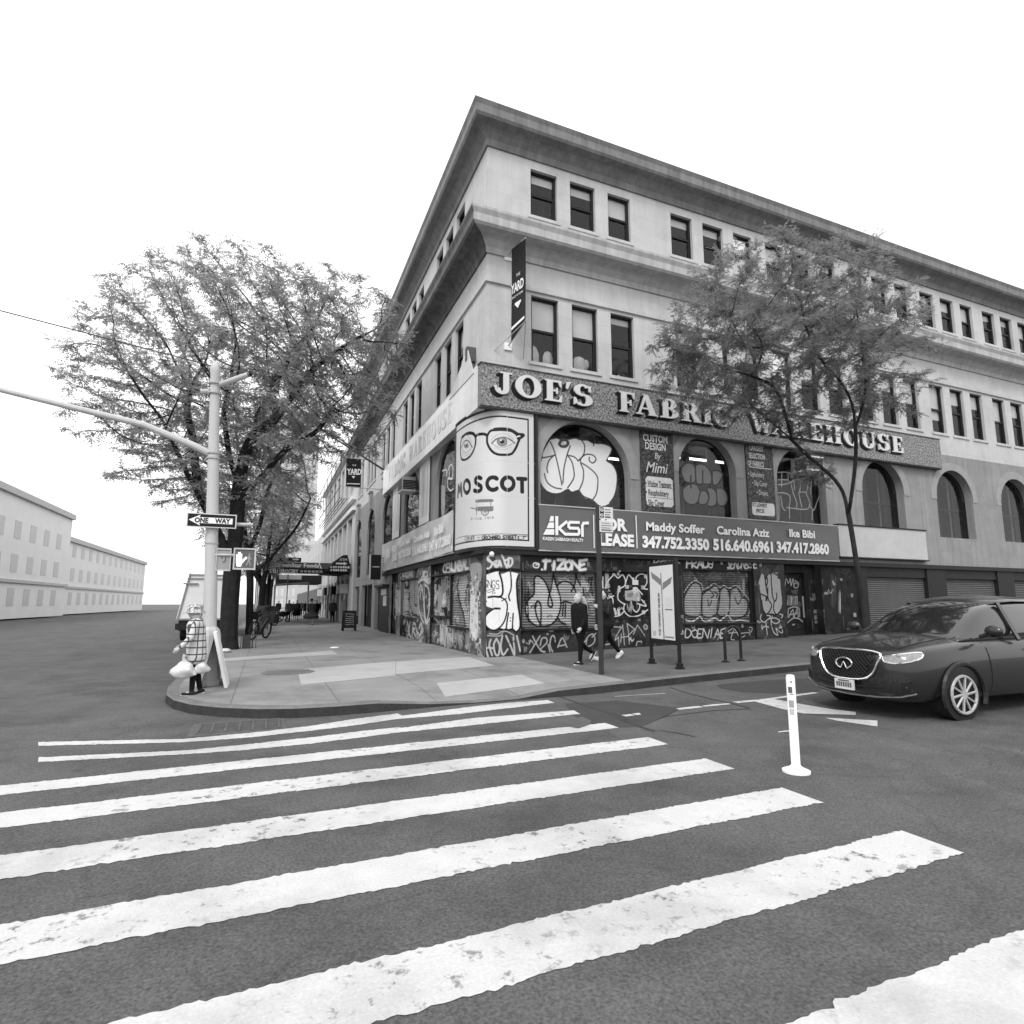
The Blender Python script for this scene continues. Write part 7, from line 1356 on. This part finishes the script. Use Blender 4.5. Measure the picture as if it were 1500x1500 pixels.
    for i in range(2):
        a, an = A[i]; fd = Vector((math.cos(an), 0, math.sin(an))); up = Vector((-math.sin(an), 0, math.cos(an))); sh_ = MB(); a0 = a-up*.045*s
        cap(sh_, a0-fd*.05*s, .042, a0+fd*.15*s-up*.008*s, .034); cap(sh_, a0+up*.05*s, .045, a0, .045); sole = MB(); o_ = remeshed(sh_, 'shoe', M[shoes], r, .012 if fine else .025, 2)
        if fine:
            for k in range(10): pass
            q = a0-up*.036*s; sole.cap(mv(q-fd*.05*s), .03*s, mv(q+fd*.16*s), .026*s, 8); so_ = sole.build('sole', M['shoew'] if shoes != 'navy' else M['shoe'], o_, origin=(0, 0, 0), smooth=True)
    hb = MB()
    if hairstyle in ('short', 'pony'):
        hb.ball(hc+Vector((-.032*s, 0, .03*s)), .098*s, 14, (.95, .88, 1.04)); cap(hb, hd+Vector((-.075*s, 0, -.02*s)), .052, hd+Vector((-.06*s, 0, -.085*s)), .04); cap(hb, hd+Vector((.035*s, .0, .095*s)), .035, hd+Vector((-.04*s, 0, .1*s)), .05)
    if hairstyle == 'pony':
        pts = [(-.09, .0, .03, .05), (-.15, .01, .0, .06), (-.19, .02, -.09, .065), (-.215, .03, -.2, .06), (-.25, .03, -.31, .045), (-.28, .03, -.40, .02)]
        for p, q in zip(pts[:-1], pts[1:]): cap(hb, hd+Vector(p[:3])*s, p[3], hd+Vector(q[:3])*s, q[3])
    if hairstyle != 'hat': remeshed(hb, 'hair', M[hair], r, .012 if fine else .025, 2)
    if fine:
        for sg in (1, -1): e_ = MB(); e_.ball(hc+Vector((.089*s, sg*.032*s, .022*s)), .0125*s, 8, (.5, 1.2, .6)); e_.build('eye', M['ink'], r, smooth=True, origin=(0, 0, 0))
    if extra: extra(r, s, mv, hd, Wr, hip, ch)
    return r
def to_world(px, py): p = gp(px, py); return p
# the two walkers before the shutters, both heading left
M['quilt'] = mat('quilted_jacket', .022, .55, .1, 6, streak=.0, joints=(9, .055, .012, .35, 'wall'))
wp = gp(850, 973); person('blond woman in a dark jacket walking left with a long ponytail', wp, R_(186), 1.68, legs=((.10, .04), (-.22, .75)), arms=((.0, .55, .1), (-.12, .25, .1)), hair='hairb', hairstyle='pony', lean=.03, girth=1.34)
mp = gp(889, 966)
def cup(r, s, mv, hd, Wr, hip, ch):
    w, an, sg = Wr[1]; p = mv(w)+Vector((math.sin(an), 0, -math.cos(an)))*.1; b = MB(); b.lathe((p.x+.02, p.y, p.z-.02), [(.026, -.05), (.036, .06), (.034, .065), (.001, .066)], 12); b.build('sleeve_cuff', M['navy2'], r, origin=(0, 0, 0))
person('dark haired man in ribbed black jacket and white shoes passing behind sign post', mp, R_(180), 1.80, legs=((.34, .06), (-.40, .28)), arms=((.35, 1.75, .12), (-.05, .35, .18)), top='quilt', shoes='shoew', hair='haird', lean=.05, girth=1.34)
# plaid-coated shopper at the kerb
M['plaid'] = mat('plaid_coat', .55, .8, .08, 8, joints=(.11, .11, .013, .15, 'wall', 0)); M['hatfab'] = mat('patterned_hat', .28, .8, .1, 8, speck=(30, .1, 2.4))
def shopper(r, s, mv, hd, Wr, hip, ch):
    c = mv(hd); b = MB(); n = 20
    b.tube_rings([[(c.x+rr*math.cos(2*math.pi*j/n)*(1+.05*math.sin(3*j)), c.y+rr*math.sin(2*math.pi*j/n), c.z+z) for j in range(n)] for rr, z in ((.165, -.005), (.17, .005), (.12, .04), (.112, .11), (.085, .145), (.01, .15))]); b.build('hat', M['hatfab'], r, smooth=True, origin=(0, 0, 0))
    b = MB(); b.ball(c+Vector((-.02, .0, -.05)), .085*s, 10, (1, 1, 1)); b.build('hair', M['offwhite'], r, smooth=True, origin=(0, 0, 0))
lp_ = gp(284, 1017); PP = person('shopper in a patterned hat and pale plaid coat standing at the kerb with white bags', lp_, R_(185), 1.42, legs=((.08, .05), (-.06, .12)), arms=((.25, .5, .2), (.2, .55, .2)), top='plaid', bottom='navy2', shoes='shoe', hairstyle='hat', lean=.12, girth=1.5, coatlen=.12, extra=shopper)
for k, (dx, dz, rr, lab) in enumerate(((-.10, .42, .15, 'larger knotted white plastic bag held by the plaid coated shopper'), (.13, .44, .11, 'smaller crumpled white plastic bag in the plaid coated shopper\'s other hand'))):
    b = MB(); b.ball((0, 0, 0), rr, 18, (1.15, .9, .95)); 
    for v in b.v: f = 1+.16*math.sin(v.x*30+v.z*22)+.13*math.sin(v.y*37-v.z*31)+(-.25*(v.z/rr) if v.z > 0 else .12); v.x *= f; v.y *= f; v.z = v.z*(1+.04*math.sin(v.x*50)) if v.z < .07 else v.z
    b.tube([(0, 0, rr*.8), (-.02, 0, rr*1.25), (0, 0, rr*1.55)], [.05, .025, .04], 8); p = Vector((lp_.x+dx-.05, lp_.y-.14+k*.06, dz)); b.v = [v+p for v in b.v]; tag(b.build('shopping_bag', M['bag'], smooth=True), lab, 'bag')
# people farther up the pavement
WK = ((.25, .1), (-.25, .4)); ST = ((.06, .03), (-.05, .08)); AW = ((-.2, .25, .1), (.2, .3, .1)); AD = ((.05, .15, .12), (-.02, .2, .12))
def far(px, py, **k): p = gp(px, py); return person(k.pop('lab'), p, k.pop('rz', R_(-90)), fine=False, group='pedestrians up the avenue', girth=k.pop('girth', 1.22), **k)
M['dress'] = mat('grey_dress', .035, .8, .3, 4); M['lightcoat'] = mat('light_coat', .09, .8, .2, 6)
far(422, 910.5, lab='pedestrian in a mid grey jacket and black trousers standing before the canopy poles', top='lightcoat', legs=ST, arms=AD)
far(434, 909.5, lab='pedestrian in a dark skirt pushing something along beneath the grocery awning', top='coat_m', skirt=.04, legs=WK, arms=AW)
far(446, 902, lab='pedestrian in a black coat between the skirted walker and the wide hatted woman', top='navy', coatlen=.2, legs=WK, arms=AW)
far(455, 915.5, lab='woman in a wide dark hat and billowing grey dress with bare legs walking nearer', top='dress', bottom='dress', skirt=.2, legs=WK, arms=AW, girth=1.25, extra=lambda r, s, mv, hd, Wr, hip, ch: (lambda b: (b.lathe(tuple(mv(hd)+Vector((0, 0, .07))), [(.24, 0), (.24, .02), (.11, .03), (.09, .13), (.01, .14)], 16), b.build('hat', M['navy'], r, origin=(0, 0, 0))))(MB()))
far(463, 908, lab='pedestrian in black half hidden just behind the wide hatted woman', top='navy', legs=WK, arms=AW)
far(471.5, 903, lab='tall pedestrian in a long black coat walking away along the shopfronts', top='navy', coatlen=.22, legs=WK, arms=AW, H=1.82, rz=R_(90))
far(486.5, 911.5, lab='pedestrian in dark jacket and black trousers nearest the shopfronts by the blackboard', top='coat_m', legs=ST, arms=AD, H=1.74)
far(407, 904, lab='dark clothed pedestrian farthest left, beside the parked bicycles', top='navy', legs=WK, arms=AD)
far(428.5, 905, lab='small dark figure in the gap just left of the skirted walker', top='navy', legs=WK, arms=AW, H=1.6)
far(479, 904.5, lab='dark figure standing between the long coated walker and the shopfront pedestrian', top='navy', legs=ST, arms=AD, H=1.66)
far(440, 903.5, lab='distant dark figure between the skirted walker and the black coated pedestrian', top='coat_m', legs=ST, arms=AD)
s0 = gp(414.5, 911); sr = thing('stroller', 'black baby stroller with small wheels beside the bicycles on the pavement', 'stroller', s0); b = MB(); b.tube([s0+Vector((-.3, 0, .2)), s0+Vector((.25, 0, 1.0))], .02, 6); b.tube([s0+Vector((.3, 0, .2)), s0+Vector((-.1, 0, .75))], .02, 6); b.build('frame', M['steel'], sr); b = MB(); b.ball(s0+Vector((-.05, 0, .62)), .3, 12, (1, .8, .75)); b.build('seat_hood', M['navy'], sr, smooth=True)
for x in (-.3, .3):
    for yy in (-.22, .22): b = MB(); b.tube([s0+Vector((x+.15*math.cos(t), yy, .16+.15*math.sin(t))) for t in np.linspace(0, 6.28, 15)], .03, 6, False); b.build('wheel', M['tyre'], sr)

# ------------------------------------------------ dark car at the right edge of the photograph
r = ray(1243, 968); D_ = (.66-1.5)/r.z; ce = CAM+r*D_; car = thing('parked_car', 'dark glossy sport utility car with wide chrome framed grille stopped in the street', 'car', (ce.x, ce.y, rz_(ce.x, 0)), R_(-3))
KO = dict(origin=(0, 0, 0))
def loft(sts, name, m, parent, sub=2, **k):
    b = MB(); n = len(sts[0][1]); vs = []; fs = []
    for x, sec in sts: vs += [(x, y, z) for y, z in sec]+[(x, -y, z) for y, z in sec[-2:0:-1]]
    N_ = 2*n-2; S = len(sts); fs = [(i*N_+j, i*N_+(j+1) % N_, (i+1)*N_+(j+1) % N_, (i+1)*N_+j) for i in range(S-1) for j in range(N_)]+[tuple(range(N_))[::-1], tuple((S-1)*N_+j for j in range(N_))]
    b.add(vs, fs); o = b.build(name, m, parent, smooth=True, **KO); o.modifiers.new('s', 'SUBSURF').levels = sub; evaluated(o); o.data.polygons.foreach_set('use_smooth', [True]*len(o.data.polygons)); return o
def bsec(w, zb, zt, crown=.05): return [(0, zb), (w*.8, zb), (w*.97, zb+.10), (w, zb+(zt-zb)*.45), (w*.985, zt-.16), (w*.93, zt-.05), (w*.78, zt), (w*.4, zt+crown*.8), (0, zt+crown)]
body = loft([(-.02, bsec(.50, .36, .78, .02)), (.0, bsec(.62, .30, .86, .03)), (.08, bsec(.80, .25, .93, .03)), (.25, bsec(.91, .22, .97, .05)), (.6, bsec(.955, .22, 1.02, .07)), (1.0, bsec(.965, .24, 1.06, .08)), (1.35, bsec(.965, .24, 1.09, .08)), (2.0, bsec(.965, .24, 1.10, .03)), (3.2, bsec(.965, .24, 1.12, .03)), (4.2, bsec(.955, .26, 1.13, .03)), (4.7, bsec(.90, .3, 1.10, .03)), (4.88, bsec(.78, .36, 1.02, .02)), (4.92, bsec(.65, .42, .95, .02))], 'body', M['carpaint'], car)
def gsec(w0, z0, w1, z1): return [(0, z0), (w0*.6, z0), (w0, z0), (w0*.985, z0+(z1-z0)*.3), ((w0+w1)/2*.98, z0+(z1-z0)*.65), (w1, z1-.04), (w1*.8, z1), (w1*.4, z1+.03), (0, z1+.04)]
loft([(1.1, gsec(.82, 1.04, .74, 1.10)), (1.2, gsec(.84, 1.04, .74, 1.15)), (1.6, gsec(.86, 1.04, .70, 1.40)), (2.05, gsec(.87, 1.04, .66, 1.60)), (3.0, gsec(.87, 1.04, .66, 1.66)), (4.0, gsec(.86, 1.04, .64, 1.60)), (4.5, gsec(.82, 1.04, .66, 1.30)), (4.7, gsec(.78, 1.04, .66, 1.12))], 'greenhouse_glass', mat('car_glass', .012, .05, .02, 3, spec=.6, coat=.6), car)
loft([(2.1, [(0, 1.57), (.3, 1.57), (.58, 1.54), (.60, 1.53), (.58, 1.55), (.3, 1.60), (0, 1.61)]), (2.3, [(0, 1.63), (.3, 1.63), (.63, 1.60), (.66, 1.595), (.63, 1.635), (.3, 1.70), (0, 1.71)]), (3.0, [(0, 1.67), (.3, 1.67), (.64, 1.63), (.67, 1.62), (.64, 1.67), (.3, 1.725), (0, 1.735)]), (4.2, [(0, 1.57), (.3, 1.57), (.62, 1.54), (.64, 1.53), (.62, 1.57), (.3, 1.62), (0, 1.63)])], 'roof', M['carpaint'], car, 1)
for x in (2.2, 3.15): 
    for sg in (1, -1): b = MB(); b.tube([(x, sg*.955, 1.06), (x+.05, sg*.80, 1.35), (x+.08, sg*.67, 1.6)], .03, 6); b.build('door_pillar', M['black'], car, **KO)
BVc = BVHTree.FromPolygons([v.co for v in body.data.vertices], [tuple(p.vertices) for p in body.data.polygons])
def cast(o, d, off): h = BVc.ray_cast(Vector(o), Vector(d)); return h[0]-Vector(d)*off if h[0] else None
for x in (1.5, 2.62, 3.62):                                # door shut lines
    for sg in (1, -1):
        P = [q for q in (cast((x+.04*math.sin(z*3), sg*3, z), (0, -sg, 0), .002) for z in np.linspace(.36, 1.04, 9)) if q]; b = MB(); b.tube(P, .007, 4); b.build('door_gap', M['ink'], car, **KO)
        if x < 3: q = cast((x+.9, sg*3, .93), (0, -sg, 0), .02); b = MB(); b.tube([q+Vector((-.1, 0, 0)), q+Vector((.1, 0, 0))], .018, 6); b.build('door_handle', M['chrome'], car, **KO)
for sg in (1, -1): P = [q for q in (cast((x, sg*.62+.02*x*sg, 3), (0, 0, -1), .003) for x in np.linspace(.22, 1.15, 10)) if q]; b = MB(); b.tube(P, .006, 4); b.build('bonnet_gap', M['ink'], car, **KO)
NX = lambda y, z: -.055+.20*(abs(y)/.86)**2.2+.09*max(0, (z-.72)/.25)**2+.05*max(0, (.5-z)/.2)**2
def face_pts(pts, off=.0): return [Vector((NX(y, z)-off, y, z)) for y, z in pts]
GR = [(0, .925), (.25, .925), (.44, .905), (.50, .86), (.46, .74), (.40, .62), (.30, .545), (.15, .515), (0, .51)]; GRF = GR+[(-y, z) for y, z in GR[-2:0:-1]]
b = MB(); c_ = Vector((NX(0, .72)-.02, 0, .72)); P = face_pts(GRF, .012); b.add([c_]+P, [(0, 1+i, 1+(i+1) % len(P)) for i in range(len(P))]); gr = b.build('grille', M['ink'], car, **KO)
b = MB()
for k in range(-9, 10):
    for sg in (1, -1):
        ln = []
        for t in np.linspace(-.24, .24, 9):
            z = .72+t; y = k*.055+sg*t*.9
            lim = .40+.08*(z-.62)/.25 if z > .6 else .30+.1*(z-.54)/.08
            if abs(y) < lim-.03 and z < .90 and z > .53: ln.append((NX(y, z)-.022, y, z))
        if len(ln) > 1: b.tube(ln, .006, 4)
b.build('mesh', M['frame'], gr, **KO)
b = MB(); b.tube(face_pts(spline(GRF+[GRF[0]], 3) and [tuple(q) for q in spline(GRF+[GRF[0]], 3)], .016), .017, 8); b.build('chrome_surround', M['chrome'], gr, **KO)
b = MB(); EL = [(.135*math.cos(t), .73+.072*math.sin(t)) for t in np.linspace(-1.25, 4.39, 22)]; b.tube(face_pts(EL, .045), .013, 7); b.tube(face_pts([(.043, .66), (.012, .735), (.0, .745), (-.012, .735), (-.043, .66)], .045), .011, 6); b.build('emblem', M['chrome'], gr, **KO)
for sg in (1, -1):
    NXH = lambda y, z: NX(y, z)+.30*max(0, (abs(y)-.52)/.38)**2
    HL = [(.53, .86), (.64, .885), (.76, .915), (.84, .925), (.87, .86), (.82, .80), (.70, .775), (.56, .79)]; cy, cz = sum(q[0] for q in HL)/8, sum(q[1] for q in HL)/8; b = MB(); rg = []
    for f in (.25, .5, .75, 1.): rg.append([cast((-1, sg*(cy+(y-cy)*f), cz+(z-cz)*f), (1, 0, 0), .012) or Vector((NXH(y, z), sg*y, z)) for y, z in [tuple(q) for q in spline(HL+[HL[0]], 2)[:-1]]])
    b.tube_rings(rg); P = rg[-1]; h_ = b.build('headlight', M['lamp'], car, smooth=True, **KO)
    b = MB(); b.tube(P+[P[0]], .011, 6); b.build('rim', M['chrome'], h_, **KO); b = MB(); b.ball(cast((-1, sg*.70, .88), (1, 0, 0), .0), .032, 10); b.build('projector', M['mid'], h_, smooth=True, **KO)
    b = MB(); P = face_pts([(sg*.62, .50), (sg*.84, .56), (sg*.84, .44), (sg*.66, .36)], .03); b.add(P, [(0, 1, 2, 3)]); f_ = b.build('bumper_intake', M['ink'], car, **KO); b = MB(); b.ball(face_pts([(sg*.76, .47)], .0)[0], .04, 10, (.5, 1, .8)); b.build('fog_lamp', M['lamp'], f_, smooth=True, **KO)
    b = MB(); b.tube([(1.45, sg*.90, 1.12), (1.47, sg*1.03, 1.17)], .025, 6); b.ball((1.45, sg*1.09, 1.2), .12, 12, (.5, 1, .7)); b.build('wing_mirror', M['carpaint'], car, smooth=True, **KO)
b = MB(); b.tube(face_pts([(-.88, .40), (-.7, .335), (-.4, .30), (0, .29), (.4, .30), (.7, .335), (.88, .40)], .03), .014, 6); b.build('chrome_lip', M['chrome'], car, **KO)
b = MB(); P = face_pts([(-.84, .56), (-.60, .50), (-.45, .44), (0, .42), (.45, .44), (.60, .50), (.84, .56)], .02); b.tube(P, .012, 6); b.build('bumper_crease', M['carpaint'], car, **KO)
b = MB(); b.box(-.125, -.10, -.155, .155, .36, .50); pl = b.build('number_plate', M['offwhite'], car, **KO); b = MB()
for k in range(7): b.box(-.129, -.125, .125-k*.037-.025, .125-k*.037, .395, .46)
b.box(-.129, -.125, -.09, .09, .472, .49); b.build('plate_characters', M['grey2'], pl, **KO)
for x in (.93, 3.85):
    for sg in (1, -1):
        b = MB(); n = 28; b.tube([(x, sg*.70, .36), (x, sg*.93, .36)], .36, n); w = b.build('wheel', M['tyre'], car, smooth=True, **KO); b = MB(); b.tube([(x, sg*.90, .36), (x, sg*.935, .36)], [.25, .25], 24); b.build('wheel_disc', M['ink'], w, **KO); b = MB()
        b.tube([(x+.245*math.cos(t), sg*.955, .36+.245*math.sin(t)) for t in np.linspace(0, 6.2832, 25)], .02, 6, False); b.tube([(x, sg*.93, .36), (x, sg*.965, .36)], .055, 12)
        for k in range(10): a = k*.6283; b.tube([(x+.04*math.cos(a), sg*.955, .36+.04*math.sin(a)), (x+.235*math.cos(a+.12), sg*.955, .36+.235*math.sin(a+.12))], .016, 5)
        b.build('rim', M['steel'], w, **KO); b = MB(); b.tube([(x+.41*math.cos(t), sg*.962, .36+.41*math.sin(t)) for t in np.linspace(-.35, math.pi+.35, 20)], .035, 6); b.build('wheel_arch', M['black'], car, **KO)
